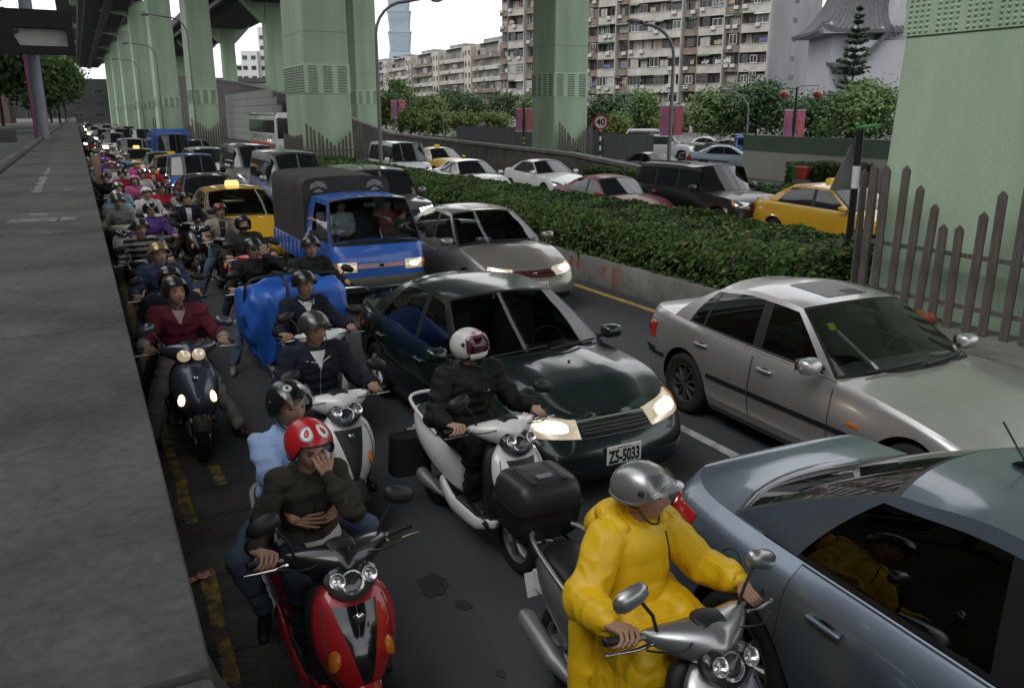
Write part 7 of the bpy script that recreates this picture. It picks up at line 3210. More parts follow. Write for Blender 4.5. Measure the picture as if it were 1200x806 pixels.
# navy jacket with white collar and the tarpaulin load
x, y = 1.78, 7.94
scooter(x, y, Rd(5), S_WHITE, 'pale scooter hidden under the blue tarpaulin load', rail=STEELGREY, dark_shield=DARKPL, bodycol=S_GREY)
o, hc, M3 = person((x, y, 0), Rd(5), 'rider in dark jacket with white collar stripe, in front of the blue tarpaulin', NAVY, JEANS_D, ('half', H_BLACK, dict(visor='half')),
     voxel=.0125, head=(Rd(14), Rd(6), 0), collar=NAVY, open_vest=WHITEC, skin=SKIN2, s=.97)
b = MB()
b.tube([(-.075, .085, 1.25), (-.072, .0, 1.235), (-.05, -.06, 1.20)], .006, 5)
b.tube([(.075, .085, 1.25), (.072, .0, 1.235), (.05, -.06, 1.20)], .006, 5)
b.build('collar_stripe', WHITEC, o)
# the load: a boxy bundle with the sheet hanging down in folds
b = MB()
nth, G = 96, []
for i in range(44):
 t = i / 43
 row = []
 for k in range(nth):
  th = 2 * math.pi * k / nth
  c_, s_ = math.cos(th), math.sin(th)
  ex = math.copysign(abs(c_) ** .5, c_) * .50
  ey = math.copysign(abs(s_) ** .5, s_) * .31
  hem = .70 - .16 * max(0, math.cos(th - Rd(215))) ** 3 - .08 * max(0, math.cos(th - Rd(300))) ** 4 + .04 * math.sin(3 * th)
  top = 1.33 + .035 * math.sin(2.2 * ex * 3 + 1) + .03 * math.cos(ey * 9)
  if t < .42:
   q = t / .42
   rr = q ** .8
   z = top - .07 * q ** 3
   row.append((ex * rr * .97, ey * rr * .97, z))
  else:
   q = (t - .42) / .58
   fold = (.028 * math.sin(th * 11 + 1.3 * math.sin(th * 3)) + .016 * math.sin(th * 23 + 2)) * q
   bul = 1.0 + .07 * math.sin(math.pi * min(1, q * 1.15)) - .10 * q * q + fold
   row.append((ex * bul, ey * bul, top - .07 - (top - .07 - hem) * q))
 G.append(row)
A = np.array(G).reshape(-1, 3)
W = A * np.array([1, 1, .6])
cr = (1 - np.abs(vnoise(W, 4.5, 2)) * 2) * .034 + (1 - np.abs(vnoise(W + 7, 9, 4)) * 2) * .024
ctr = np.array([0, 0, 1.0])
dn = A - ctr
dn /= np.linalg.norm(dn, axis=1)[:, None] + 1e-6
A = A + dn * cr[:, None]
A = A.reshape(44, nth, 3)
b.loft([[tuple(p) for p in r_] for r_ in A], caps=False)
TARP = crease_mat('blue_tarpaulin', (0.026, 0.12, 0.50), .40, 2.8, .03, .5)
to = b.build('tarpaulin_load', TARP, None, 55)
to.location = (1.80, 8.62, .0)
to.rotation_euler = (0, 0, Rd(5))
tag(to, 'bulky load wrapped in a blue tarpaulin on the scooter beside the blue truck', 'tarpaulin')
for (pts) in ([(-.16, -.37, .85), (-.16, -.375, 1.10), (-.155, -.30, 1.345), (-.13, .0, 1.385), (-.12, .28, 1.35)], [(-.53, -.12, 1.15), (-.46, -.11, 1.36), (0, -.10, 1.40), (.45, -.08, 1.36)]):
 b = MB()
 q = catmull(pts, 15)
 b.tube(q.tolist(), .014, 6)
 b.build('strap', BLACK, to, 60)

# sunglasses man, behind the load
x, y = 1.72, 10.3
scooter(x, y, 0, S_BLACK, 'black scooter of the man in sunglasses, left behind the tarpaulin', rail=STEELGREY)
o, hc, M3 = person((x, y, 0), 0, 'man in sunglasses raising a hand to his face, left behind the tarpaulin', BLACKC, JEANS, ('half', H_BLACK, dict(visor='half')), voxel=.015,
     head=(Rd(16), Rd(6), 0), hands=('grip', (.10, -.14, 1.33, -.1, -.1, .9, 0, 1, 0, .6)), elbow=(None, (.8, -.6, -.3)), feet=((-.40, -.35, .085), 'floor'), shoes=GREYSHOE, gloves=None)
b = MB()
for sd in (-1, 1):
 b.ell(hc + M3 @ Vector((sd * .032, -.092, .010)), (.024, .008, .017), 10, 6)
b.tube([hc + M3 @ Vector((-.05, -.09, .014)), hc + M3 @ Vector((.05, -.09, .014))], .004, 5)
b.build('sunglasses', S_BLACK, o, 180)
x, y = 2.38, 10.15
scooter(x, y, 0, S_BLACK, 'dark scooter squeezed between the tarpaulin load and the blue truck', far=True)
person((x, y, 0), 0, 'dark-clad rider squeezed between the tarpaulin and the blue truck', BLACKC, JEANS_D, ('half', H_BLACK, dict(visor='half')), voxel=.02, head=(Rd(-8), Rd(5), 0))

# maroon jacket with passenger
x, y = .63, 8.02
scooter(x, y, Rd(2), S_SLATE, 'slate blue scooter with twin lit headlights under the rider in maroon', lamp='twin', lit=True, amber_lit=True, mirror_mat=S_SLATE, cowl=S_SLATE, dark_shield=S_SLATE)
o, hc, M3 = person((x, y, 0), Rd(2), 'rider in a maroon jacket with grey collar and black helmet, shoes on the ground', MAROONC, KHAKI, ('open', H_BLACK, dict(visor='none')), voxel=.0115,
     feet=((-.33, -.12, .085, -.3, -1, 0), (.42, -.22, .085, .8, -1, 0)), shoes=BROWNSHOE, collar=GREYC, open_vest=cloth('pinkish', (.35, .28, .28)), head=(Rd(12), Rd(2), 0), skin=SKIN2, bulk=1.05, knee_out=.3, cuff=GREYC, zipper=CHAR, pockets=cloth('maroon_flap', (.09, .012, .022)))
person((x, y, 0), Rd(2), 'passenger in dark blue behind the rider in maroon', NAVY, JEANS_D, ('open', H_BLACK, dict(visor='none')), voxel=.016, dy=.38, dz=.04,
  hands=((-.18, .10, .93), (.18, .10, .93)), feet=((-.46, .20, .12), (.40, .22, .12)), bulk=1.12, knee_out=.9)

# gold helmet
x, y = .68, 10.4
scooter(x, y, Rd(3), S_SILVER, 'silver scooter of the rider with the gold helmet', rail=STEELGREY)
person((x, y, 0), Rd(3), 'rider in a slate blue jacket and gold helmet behind the maroon pair', BLUEC, JEANS, ('half', H_GOLD, dict(visor='half')), voxel=.0145, feet=((-.44, .12, .085), 'floor'), head=(Rd(8), Rd(4), 0), bulk=1.06, collar=BLUEC)
# striped shirt
x, y = .64, 12.95
scooter(x, y, Rd(2), S_BLACK, 'black scooter of the rider in the striped shirt', rail=STEELGREY)
person((x, y, 0), Rd(2), 'rider in a black and white striped shirt and black helmet', BLACKC, JEANS_D, ('half', H_BLACK, dict(visor='half')), voxel=.0155, stripe=GREYC, head=(Rd(4), Rd(6), 0), wr=.005)
# purple jacket
x, y = .95, 15.5
scooter(x, y, Rd(2), S_GREY, 'grey scooter of the rider in purple', far=True)
person((x, y, 0), Rd(2), 'rider in a purple jacket and black and white helmet', PURPLEC, JEANS_D, ('open', H_BLACK, dict(visor='clear', decal=[(0, Rd(25), .5, .25, H_WHITE, 1.006)])), voxel=.018, head=(Rd(14), Rd(4), 0))
# fullface dark
x, y = 2.02, 12.75
scooter(x, y, Rd(4), S_RED, 'red scooter of the rider in the black full-face helmet', far=False)
person((x, y, 0), Rd(4), 'rider in a charcoal jacket and black full-face helmet left of the blue truck', CHAR, JEANS_D, ('full', H_BLACK, dict(visor='none')), voxel=.0155, head=(Rd(4), Rd(2), 0), bulk=1.08, feet=((-.38, -.02, .085), 'floor'))
# beige vest, maroon helmet
x, y = 1.98, 14.75
scooter(x, y, Rd(3), S_BLACK, 'black scooter of the man in the beige vest', far=False)
person((x, y, 0), Rd(3), 'man in a beige vest and maroon helmet in front of the taxi', BEIGE, JEANS, ('half', H_MAROON, dict(visor='half')), voxel=.0165, open_vest=CHAR, vest_full=True, sleeve=BEIGE, short=True, head=(Rd(5), Rd(0), 0), feet=((-.4, .0, .085), 'floor'))
# suit
x, y = 1.72, 17.2
scooter(x, y, Rd(6), S_BLACK, 'black scooter of the man in the dark suit, front wheel on the yellow mark', far=False)
person((x, y, 0), Rd(6), 'man in a dark suit with open collar and black cap-style helmet', NAVY, CHAR, ('half', H_BLACK, dict(visor='half')), voxel=.0165, open_vest=WHITEC, vest_full=True, head=(Rd(24), Rd(-6), Rd(4)), feet=((-.44, .0, .085), 'ground'), bulk=1.05)
# white scooter at left
x, y = .52, 17.2
scooter(x, y, Rd(0), S_WHITE, 'white scooter at the wall side ridden by the rider in the pale grey shirt', far=False, cowl=mat('cream_cowl', (.5, .46, .38), rough=.4, var=.06))
o, hc, M3 = person((x, y, 0), 0, 'rider in a pale grey shirt on the white scooter by the wall', GREYC, JEANS_D, ('half', H_DSILVER, dict(visor='half')), voxel=.0175, head=(Rd(8), Rd(8), 0))
person((x, y, 0), 0, 'passenger in pale blue seated behind the rider in the pale grey shirt', LBLUEC, JEANS, ('half', H_SILVER, dict(visor='half')), voxel=.022, dy=.42, dz=.05, hands=((-.2, .15, .93), (.2, .15, .93)), feet=('peg', 'peg'), bulk=1.15)
riders = [
 (.66, 20.6, LBLUEC, JEANS, H_SILVER, 'half', S_GREY, 'rider in a pale blue jacket and silver helmet behind the white scooter', 'grey scooter of the rider in pale blue', False, .05),
 (1.50, 20.1, REDC, JEANS_D, H_BLACK, 'half', S_GREY, 'rider in a red waistcoat over white sleeves, dark helmet', 'grey scooter of the rider in the red waistcoat', False, .1),
 (1.12, 22.9, PINKC, JEANS, H_PINK, 'open', S_SILVER, 'rider in a bright pink raincoat and pink helmet', 'silver scooter of the rider in bright pink', False, .12),
 (.50, 23.9, BLACKC, JEANS_D, H_BLACK, 'half', S_BLACK, 'rider in a black waistcoat by the wall, behind the pale blue rider', 'black scooter by the wall behind the pale blue rider', False, 0),
 (.95, 25.4, REDC, JEANS_D, H_BLACK, 'open', S_WHITE, 'rider in a crimson jacket left behind the pink one', 'white scooter of the rider in crimson', False, .1),
 (1.42, 25.2, WHITEC, JEANS_D, H_DSILVER, 'half', S_BLACK, 'rider in a white and dark top just behind the pink one', 'black scooter just behind the pink rider', False, .1),
 (1.86, 27.4, REDC, CHAR, None, 'half', S_GREY, 'bare-headed rider in a red jacket over a tan shirt beside the pickup', 'grey scooter of the bare-headed rider in red', False, 0),
 (.72, 32.7, PURPLEC, JEANS, H_BLUE, 'half', S_BLUE, 'rider in purple and blue far up the bike lane', 'blue scooter far up the bike lane', False, 0),
 (1.25, 34.5, BLUEC, JEANS, H_WHITE, 'half', S_WHITE, 'rider in blue with a white helmet far up the bike lane', 'white scooter far up beside the lit taxi', True, 0),
 (.42, 37.0, GREYC, CHAR, H_SILVER, 'half', S_WHITE, 'rider in grey at the wall beyond the plank', 'white scooter at the wall beyond the plank', False, 0),
 (.34, 47, BLACKC, CHAR, H_BLACK, 'half', S_BLACK, 'dark rider alone at the wall far up the gutter', 'black scooter alone at the wall far up the gutter', False, 0),
 (1.1, 42, NAVY, JEANS_D, H_BLACK, 'half', S_GREY, 'rider in navy far up between the lanes', 'grey scooter far up between the lanes', True, 0),
 (1.5, 50, LBLUEC, JEANS_D, H_SILVER, 'half', S_WHITE, 'distant rider in pale blue left of the white van', 'distant white scooter left of the white van', True, 0),
 (.5, 56, REDC, JEANS_D, H_BLACK, 'half', S_BLACK, 'distant rider in red by the wall', 'distant black scooter by the wall', False, 0),
 (.9, 63, BLUEC, JEANS_D, H_BLUE, 'half', S_GREY, 'distant rider with a blue helmet', 'distant grey scooter under the blue helmet', True, 0),
 (.45, 72, BLACKC, JEANS_D, H_BLACK, 'half', S_BLACK, 'most distant dark rider at the wall', 'most distant black scooter at the wall', True, 0),
 (1.12, 18.9, WHITEC, JEANS, H_WHITE, 'half', S_WHITE, 'rider in a white jacket and white helmet left of the man in the suit', 'white scooter of the rider in the white jacket', False, .05),
 (1.02, 28.4, WHITEC, JEANS, H_SILVER, 'half', S_SILVER, 'rider in white with a silver helmet behind the crimson one', 'silver scooter behind the crimson rider', False, .05),
 (1.55, 30.3, PINKC, JEANS, H_WHITE, 'half', S_WHITE, 'rider in pink with a white helmet left of the blue pickup', 'white scooter left of the blue pickup', False, .05),
 (.85, 30.4, GREYC, JEANS, H_PINK, 'half', S_GREY, 'rider in grey with a pink helmet beside the cardboard plank', 'grey scooter beside the cardboard plank', False, .05),
 (1.62, 36.6, LBLUEC, JEANS, H_SILVER, 'half', S_SILVER, 'rider in pale blue just left of the far silver sedan', 'silver scooter just left of the far silver sedan', False, 0),
 (.85, 39.6, PINKC, JEANS_D, H_WHITE, 'half', S_GREY, 'far rider in pink with a white helmet near the wall', 'far grey scooter near the wall under the pink rider', False, 0),
 (1.45, 46.0, WHITEC, JEANS_D, H_WHITE, 'half', S_WHITE, 'far rider in white right of the lone dark one', 'far white scooter right of the lone dark rider', False, 0),
 (.8, 50.5, GREYC, JEANS_D, H_SILVER, 'half', S_SILVER, 'far rider in grey ahead of the distant red one', 'far silver scooter ahead of the distant red rider', False, 0),
]
_sp = {}
for (x, y, tp, tr, hm, hk, sc, lab, slab, lit, ln) in riders:
 key = (sc.name, lit)
 if key in _sp:
  s_ = copy_tree(_sp[key])
  s_.location = (x, y, 0)
  tag(s_, slab, 'scooter')
 else:
  _sp[key] = scooter(x, y, 0, sc, slab, lit=lit, far=True)
 kw = {}
 if tp is REDC and abs(y - 20.1) < .1:
  kw = dict(sleeve=WHITEC)
 if hm is None:
  kw = dict(open_vest=BEIGE, vest_full=True)
 o, hc, M3 = person((x, y, 0), 0, lab, tp, tr, (hk, hm, dict(visor='half' if hk == 'half' else 'none')) if hm else None, voxel=.022 if y < 30 else .03, head=(Rd(rng.uniform(-10, 18)), Rd(rng.uniform(0, 8)), 0),
      feet=('floor', 'floor') if rng.random() < .5 else ('ground', 'floor'), lean=ln * .5, bulk=rng.uniform(1, 1.1), wr=.006, **kw)
 if hm is None:
  helmet(o, hc, M3, 'half', HAIR, visor='none', s=.82)
# tan board standing on a scooter by the wall
b = MB()
b.rbox((0, 0, .95), (.20, .03, 1.55), .008, (Rd(3), Rd(-5), 0))
o = b.build('cardboard_plank', mat('cardboard', (.40, .26, .17), rough=.85, var=.15, scale=3), None)
o.location = (.44, 29.2, .05)
tag(o, 'tall tan cardboard plank upright by the wall among the scooters', 'plank')
# bicycle leaning at the wall
r = empty('bicycle', (.20, 26.5, 0), 0, 'parked bicycle with a front basket leaning at the wall', 'bicycle')
for yy in (-.52, .52):
 w = bpy.data.objects.new('wheel', None)
 COL.objects.link(w)
 w.parent = r
 w.location = (0, yy, .33)
 b = MB()
 b.lathe([(.33 + .018 * math.cos(a), .018 * math.sin(a)) for a in np.linspace(0, 2 * math.pi, 8, endpoint=False)], 28, Matrix.Rotation(math.pi / 2, 4, 'Y'), closed_prof=True)
 b.build('tyre', mat('bike_tyre_grey', (.10, .10, .10), rough=.8, var=.1), w, 60)
 b = MB()
 for i in range(14):
  a = 2 * math.pi * i / 14
  b.tube([(0, 0, 0), (0, .315 * math.cos(a), .315 * math.sin(a))], .003, 4)
 b.lathe([(.308, -.012), (.316, -.012), (.316, .012), (.308, .012)], 28, Matrix.Rotation(math.pi / 2, 4, 'Y'), closed_prof=True)
 b.build('rim', CHROME, w)
b = MB()
for p0, p1 in (((0, -.52, .33), (0, -.40, .85)), ((0, -.42, .75), (0, .05, .30)), ((0, -.42, .78), (0, .16, .72)), ((0, .05, .30), (0, .18, .82)), ((0, .05, .30), (0, .52, .33)), ((0, .52, .33), (0, .17, .72))):
 b.tube([p0, p1], .017, 6)
b.build('frame', mat('bike_frame', (.06, .06, .065), rough=.4, metal=.5), r, 60)
b = MB()
b.tube([(-.26, -.28, .98), (-.2, -.36, .98), (0, -.40, .95), (.2, -.36, .98), (.26, -.28, .98)], .012, 6)
b.build('handlebar', CHROME, r, 60)
b = MB()
b.rbox((0, .20, .86), (.15, .25, .06), .03)
b.build('saddle', BLACK, r, 60)
b = MB()
for i in range(9):
 t = -1 + 2 * i / 8
 b.tube([(t * .14, -.66, .72), (t * .18, -.70, .95)], .004, 4)
 b.tube([(t * .14, -.48, .72), (t * .18, -.44, .95)], .004, 4)
for z, k in ((.72, .14), (.84, .16), (.95, .18)):
 b.tube([(-k, -.57 - k * .65, z), (k, -.57 - k * .65, z), (k, -.57 + k * .65, z), (-k, -.57 + k * .65, z), (-k, -.57 - k * .65, z)], .005, 4)
b.build('basket', STEELGREY, r)
# people in the truck cab
person((4.31, 12.05 + .98, .30), 0, 'driver in a red shirt with arms over the steering wheel of the blue truck', REDC, JEANS_D, None, voxel=.016, dy=.02, hands=((-.16, -.33, 1.10), (.16, -.33, 1.12)), elbow=((-.8, 0, .2), (.8, 0, .2)),
  short=True, feet=((-.12, -.42, .42), (.12, -.42, .42)), head=(Rd(10), Rd(4), 0), s=.80, lean=.06, group='people in the truck cab')
person((3.56, 12.05 + .98, .30), 0, 'passenger in a pale shirt resting an arm out of the blue truck window', WHITEC, JEANS_D, None, voxel=.016, dy=.02, hands=((-.40, -.02, 1.06), (.10, -.12, .88)), elbow=((-.8, -.3, -.3), None),
  short=False, feet=((-.12, -.42, .42), (.12, -.42, .42)), head=(Rd(-4), Rd(6), 0), s=.80, lean=.04, group='people in the truck cab')
# crumpled pink wrapper
b = MB()
G = []
r_ = random.Random(4)
for i in range(8):
 G.append([(-.07 + .14 * i / 7, -.035 + .07 * j / 4, .012 + r_.uniform(0, .02)) for j in range(5)])
b.grid(G)
o = b.build('litter', mat('pink_wrapper', (.60, .26, .28), rough=.5, var=.4, scale=40), None)
o.location = (.37, 5.3, .006)
o.rotation_euler = (0, 0, .25)
tag(o, 'crumpled pink and white wrapper lying on the yellow line', 'litter')
# ================================================================ BUILDINGS
CREAM = node_mix_mat('stained_cream_concrete', (0.26, 0.245, 0.225), (0.45, 0.43, 0.40), 0.5, 0.33, 0.62, 0.85, 0.9, 0.2, 6, 0.12, stretch=(1, 1, .35))
BRICK = node_mix_mat('brown_tile_wall', (0.115, 0.092, 0.080), (0.18, 0.145, 0.125), 0.6, 0.35, 0.65, 0.85, 0.9, 0.2, 8, 0.15)
BRICK2 = node_mix_mat('brown_parapet', (0.15, 0.122, 0.10), (0.23, 0.19, 0.155), 0.5, 0.35, 0.65, 0.85, 0.9, 0.2, 8, 0.12)
SIDEW = node_mix_mat('grey_end_wall', (0.20, 0.205, 0.215), (0.30, 0.305, 0.315), 0.12, 0.35, 0.65, 0.85, 0.9, 0.1, 5, 0.08, stretch=(1, 1, .3))
WFRAME = [mat('window_frame_white', (.55, .55, .54), rough=.6, var=.15, scale=1), mat('window_frame_alu', (.24, .24, .235), rough=.5, metal=.3, var=.15), mat('window_frame_dark', (.06, .055, .05), rough=.6, var=.15)]
WPANE = [mat('window_pane_dark', (.018, .020, .022), rough=.12, var=.1), mat('window_pane_grey', (.07, .075, .08), rough=.2, var=.2), mat('window_pane_curtain', (.30, .29, .26), rough=.5, var=.2)]
ACBOX = mat('air_conditioner', (.42, .42, .41), rough=.7, var=.15, scale=1)
AWNING_G = mat('green_awning', (.035, .10, .055), rough=.7, var=.15, scale=.8)
CLOTHS = [mat('laundry_%d' % i, c, rough=.9, var=.2, scale=3) for i, c in enumerate(((.5, .5, .5), (.2, .06, .06), (.10, .14, .25), (.35, .3, .2)))]

def win_mesh(w, h, fm, div=2):
 b = MB()
 t = .07
 b.box((0, 0, h / 2 - t / 2), (w, .10, t))
 b.box((0, 0, -h / 2 + t / 2), (w, .10, t))
 for i in range(div + 1):
  b.box((-w / 2 + t / 2 + (w - t) * i / div, 0, 0), (t, .096, h - 2 * t))
 return b.mesh('window', fm)

def pane_mesh(w, h, pm):
 b = MB()
 b.box((0, -.02, 0), (w - .06, .03, h - .06))
 return b.mesh('pane', pm)

def cage_mesh(w, h, m_):
 b = MB()
 n = int(w / .22)
 for i in range(n + 1):
  b.box((-w / 2 + w * i / n, .40, 0), (.035, .035, h))
 for z in (-h / 2, 0, h / 2):
  b.box((0, .40, z), (w, .04, .04))
  for sd in (-1, 1):
   b.box((sd * w / 2, .2, z), (.04, .4, .04))
 return b.mesh('window_cage', m_)

_wc = {}

def window(root, x, z, w, h, y, k, kp, cage=False):
 key = (round(w, 1), round(h, 1), k, kp)
 if key not in _wc:
  _wc[key] = (win_mesh(key[0], key[1], WFRAME[k], 2 if w < 2 else 3), pane_mesh(key[0], key[1], WPANE[kp]))
 a, p = _wc[key]
 o = obj('window', a, root, (x, y, z))
 obj('pane', p, o)
 if cage:
  kc = ('cage', round(w, 1), round(h, 1), k)
  if kc not in _wc:
   _wc[kc] = cage_mesh(key[0], key[1], WFRAME[1 if k == 2 else k])
  obj('window_cage', _wc[kc], o)
 return o

def apartment_tower():
 rt = empty('apartment_block', (101.4, 109.1, 0), math.atan2(.922, -.387), 'tall weathered apartment block with cream balcony bands and brown tiles', 'building')
 bays = [('L', 6), ('B', 3.6), ('L', 5.8), ('B', 3.8), ('W', 13), ('B', 3.3), ('L', 4.8), ('B', 3.4), ('L', 5), ('B', 3.5), ('L', 6), ('B', 3.5), ('L', 5.2), ('B', 3.2)]
 bays = [(k_, w_ * .83) for k_, w_ in bays]
 T = sum(b_[1] for b_ in bays)
 fl, z0, nf = 3.05, 4.0, 12
 b = MB()
 b.bbox((0, -20, 3.6), (T, -1.2, z0 + fl * nf + .5))
 b.build('wall', BRICK, rt)
 b = MB()
 b.bbox((-.35, -20.2, 0), (-.003, 0.25, z0 + fl * nf + 1))
 ew = b.build('end_wall', SIDEW, rt)
 for f in range(nf):
  for yy in (-9.0,):
   o = window(rt, 0, 0, 1.6, .6, 0, 2, 0)
   o.location = (-.36, yy, z0 + fl * f + 2.1)
   o.rotation_euler = (0, 0, math.pi / 2)
 b = MB()
 b.bbox((0, -14, 0), (T, -6, 3.595))
 b.build('arcade_wall', mat('arcade_dark', (.05, .05, .05), rough=.8, var=.3, scale=.3), rt)
 b = MB()
 b.bbox((0, -3, 3.25), (T, .9, 3.59))
 b.build('arcade_canopy', CREAM, rt)
 x = .5
 while x < T:
  b = MB()
  b.bbox((x, -.5, 0), (x + .6, .1, 3.245))
  b.build('arcade_pillar', CREAM, rt)
  x += 6.2
 x = 0
 r = random.Random(3)
 par = {}
 for kind, w in bays:
  b = MB()
  b.bbox((x - .09, -1.6, z0 - .3), (x + .09, .06 if kind == 'B' else .3, z0 + fl * nf))
  b.build('bay_wall', BRICK2 if kind == 'B' else CREAM, rt)
  for f in range(nf):
   zf = z0 + fl * f
   vis = zf < 32
   key = (kind, w)
   if key not in par:
    b = MB()
    if kind == 'B':
     b.bbox((-w / 2 + .1, -.55, -.1), (w / 2 - .1, -.40, 1.0))
    else:
     b.bbox((-w / 2 + .1, -.10, -.25), (w / 2 - .1, .06, 1.02))
     b.bbox((-w / 2 + .1, -1.2, -.22), (w / 2 - .1, -.10, -.02))
     b.bbox((-w / 2 + .1, -.14, 1.025), (w / 2 - .1, .14, 1.13))
    par[key] = b.mesh('balcony_parapet', BRICK2 if kind == 'B' else CREAM)
   obj('balcony_parapet', par[key], rt, (x + w / 2, 0, zf))
   if not vis:
    continue
   n = {'B': r.choice((1, 2)), 'L': r.choice((2, 2, 3)), 'W': r.choice((4, 5, 6))}[kind]
   seg = (w - .5) / n
   for i in range(n):
    ww = min(seg - .25, r.choice((1.4, 1.9, 2.4, 3.0)))
    cx = x + .25 + seg * (i + .5)
    yv = -1.14 if r.random() < .45 else (-.15 if kind != 'B' else -.40)
    k = r.choices((0, 1, 2), (.35, .4, .25))[0]
    kp = r.choices((0, 1, 2), (.5, .3, .2))[0]
    hh = r.choice((1.2, 1.4, 1.6))
    window(rt, cx, zf + 1.15 + hh / 2, ww, hh, yv, k, kp, cage=(r.random() < .25 and yv > -.5))
    if r.random() < .30:
     b = MB()
     b.rbox((cx + ww * .3, .28 if kind != 'B' else -.2, zf + .6 + r.uniform(0, .3)), (.85, .45, .6), .05)
     b.build('air_conditioner', ACBOX, rt)
    if r.random() < .22:
     b = MB()
     for q in range(r.randint(2, 5)):
      b.box((cx - ww * .4 + q * .36, -.2, zf + 1.65 + r.uniform(-.1, .1)), (.28, .04, r.uniform(.4, .8)))
     b.build('laundry', r.choice(CLOTHS), rt)
    if r.random() < .13:
     b = MB()
     b.box((cx, .25, zf + 2.65), (ww + .5, .9, .06), (Rd(-22), 0, 0))
     b.build('awning', r.choice([AWNING_G, ACBOX, WFRAME[1], AWNING_G]), rt)
  x += w
 for (x0, x1, f) in ((28, 31.4, 6), (23.5, 27.2, 6), (32.5, 36.5, 6)):
  b = MB()
  b.box(((x0 + x1) / 2, .35, z0 + fl * f + 2.55), (x1 - x0, 1.1, .08), (Rd(-25), 0, 0))
  b.build('awning', AWNING_G, rt)
 return rt

apartment_tower()

def low_block(y0, x0, L_, nf, label, seed):
 r = random.Random(seed)
 rt = empty('apartment_house', (x0, y0, 0), math.pi / 2, label, 'building', 'lower apartment houses behind the trees')
 # local x runs up the street, local y towards the viewer
 fl = 3.0
 H = nf * fl
 b = MB()
 b.bbox((0, -12, 0), (L_, -1.3, H))
 b.build('wall', CREAM, rt)
 b = MB()
 b.bbox((L_ * .80, -6, 0.1), (L_ * .99, .5, H + .8))
 b.build('stair_tower', mat('stair_tower_cream', (.40, .37, .32), rough=.85, var=.12, scale=.5), rt)
 for f in range(nf):
  for q in (.84, .94):
   o = window(rt, L_ * q, f * fl + 1.9, .7, 1.3, .56, 2, 0)
 for f in range(nf):
  b = MB()
  d = r.uniform(0, .4)
  b.bbox((0.1, -1.25, f * fl - .12), (L_ * .79, .1 + d, f * fl + .06))
  b.bbox((0.1, -.05 + d, f * fl + .065), (L_ * .79, .1 + d, f * fl + .95))
  b.build('balcony', CREAM if r.random() < .75 else BRICK2, rt)
  n = 4
  for i in range(n):
   w = r.choice((1.4, 2.4, 3.0))
   window(rt, L_ * .79 * (i + .5) / n, f * fl + 1.75, w, 1.4, -1.2 if r.random() < .6 else .06, r.randint(0, 2), r.choice((0, 0, 1, 2)), cage=r.random() < .2)
   if r.random() < .3:
    b = MB()
    b.rbox((L_ * .79 * (i + .3) / n, .4, f * fl + .5), (.9, .5, .6), .05)
    b.build('air_conditioner', ACBOX, rt)
 b = MB()
 b.bbox((L_ * .3, -9, H + .003), (L_ * .75, -3, H + 2.4))
 b.build('rooftop_hut', mat('roof_hut_grey', (.22, .225, .22), rough=.85, var=.2, scale=.4), rt)
 b = MB()
 b.box((L_ * .45, -1.2, H + 1.1), (L_ * .5, 3.4, .12), (Rd(-12), 0, 0))
 b.build('rooftop_canopy', mat('tin_canopy', (.38, .40, .41), rough=.5, metal=.3, var=.15, scale=.5), rt)
 b = MB()
 b.bbox((0, -1.5, H + .003), (L_ * .8, -1.3, H + 1.0))
 b.build('roof_parapet', CREAM, rt)
 return rt

for i, lab in enumerate(('stepped apartment house right next to the tall block', 'stepped apartment house, second from the tall block', 'stepped apartment house, third from the tall block, partly behind the trees', 'farthest stepped apartment house, below the hazy glass tower', 'distant apartment house at the lamp post')):
 low_block(207 + i * 25.5, 101.5 + (0, .4, .8, 1.2, 1.6)[i], 24, 7, lab, i + 4)

# pale flats seen between the columns
rt = empty('white_flats', (50.9, 279, 0), Rd(-26), 'pale high flats seen between two green columns left of the bus', 'building')
PALE = mat('pale_wall', (.55, .55, .55), rough=.85, var=.08, scale=.2)
for (x0, x1, h, d) in ((-8, -3.0, 18, 0), (-3.2, 1.8, 22, 1), (1.9, 5.6, 29, -1), (5.7, 9, 25, 1)):
 b = MB()
 b.bbox((x0, -d, 0), (x1, 8, h))
 b.build('wall', PALE, rt)
 for f in range(int(h / 3)):
  for xx in (x0 + 1.2, x1 - 1.2):
   o = window(rt, xx, f * 3 + 2, 1.4, 1.2, -d - .06, 1, 0)
b = MB()
b.bbox((-6.5, -22, 0), (9.5, -15, 12))
b.build('low_wing', mat('grey_wing', (.30, .30, .30), rough=.85, var=.15, scale=.3), rt)
b = MB()
b.bbox((-7, -22.6, 12.003), (10, -14, 13.2))
b.build('roof', mat('dark_roof', (.07, .07, .075), rough=.8, var=.1), rt)
for xx in (-4, -.5, 3, 6.5):
 window(rt, xx, 8.5, 1.9, 1.6, -22.06, 2, 0)

# end of the road under the deck
rt = empty('road_end_building', (4, 335, 0), 0, 'dim low building closing the far end of the road', 'building')
b = MB()
b.bbox((-45, 0, 0), (45, 12, 15))
b.build('wall', mat('road_end_wall', (.045, .05, .045), rough=.85, var=.3, scale=.2), rt)
for i in range(12):
 for f in range(3):
  window(rt, -38 + i * 7, 3 + f * 4, 3.0, 1.6, -.06, 1, 0)
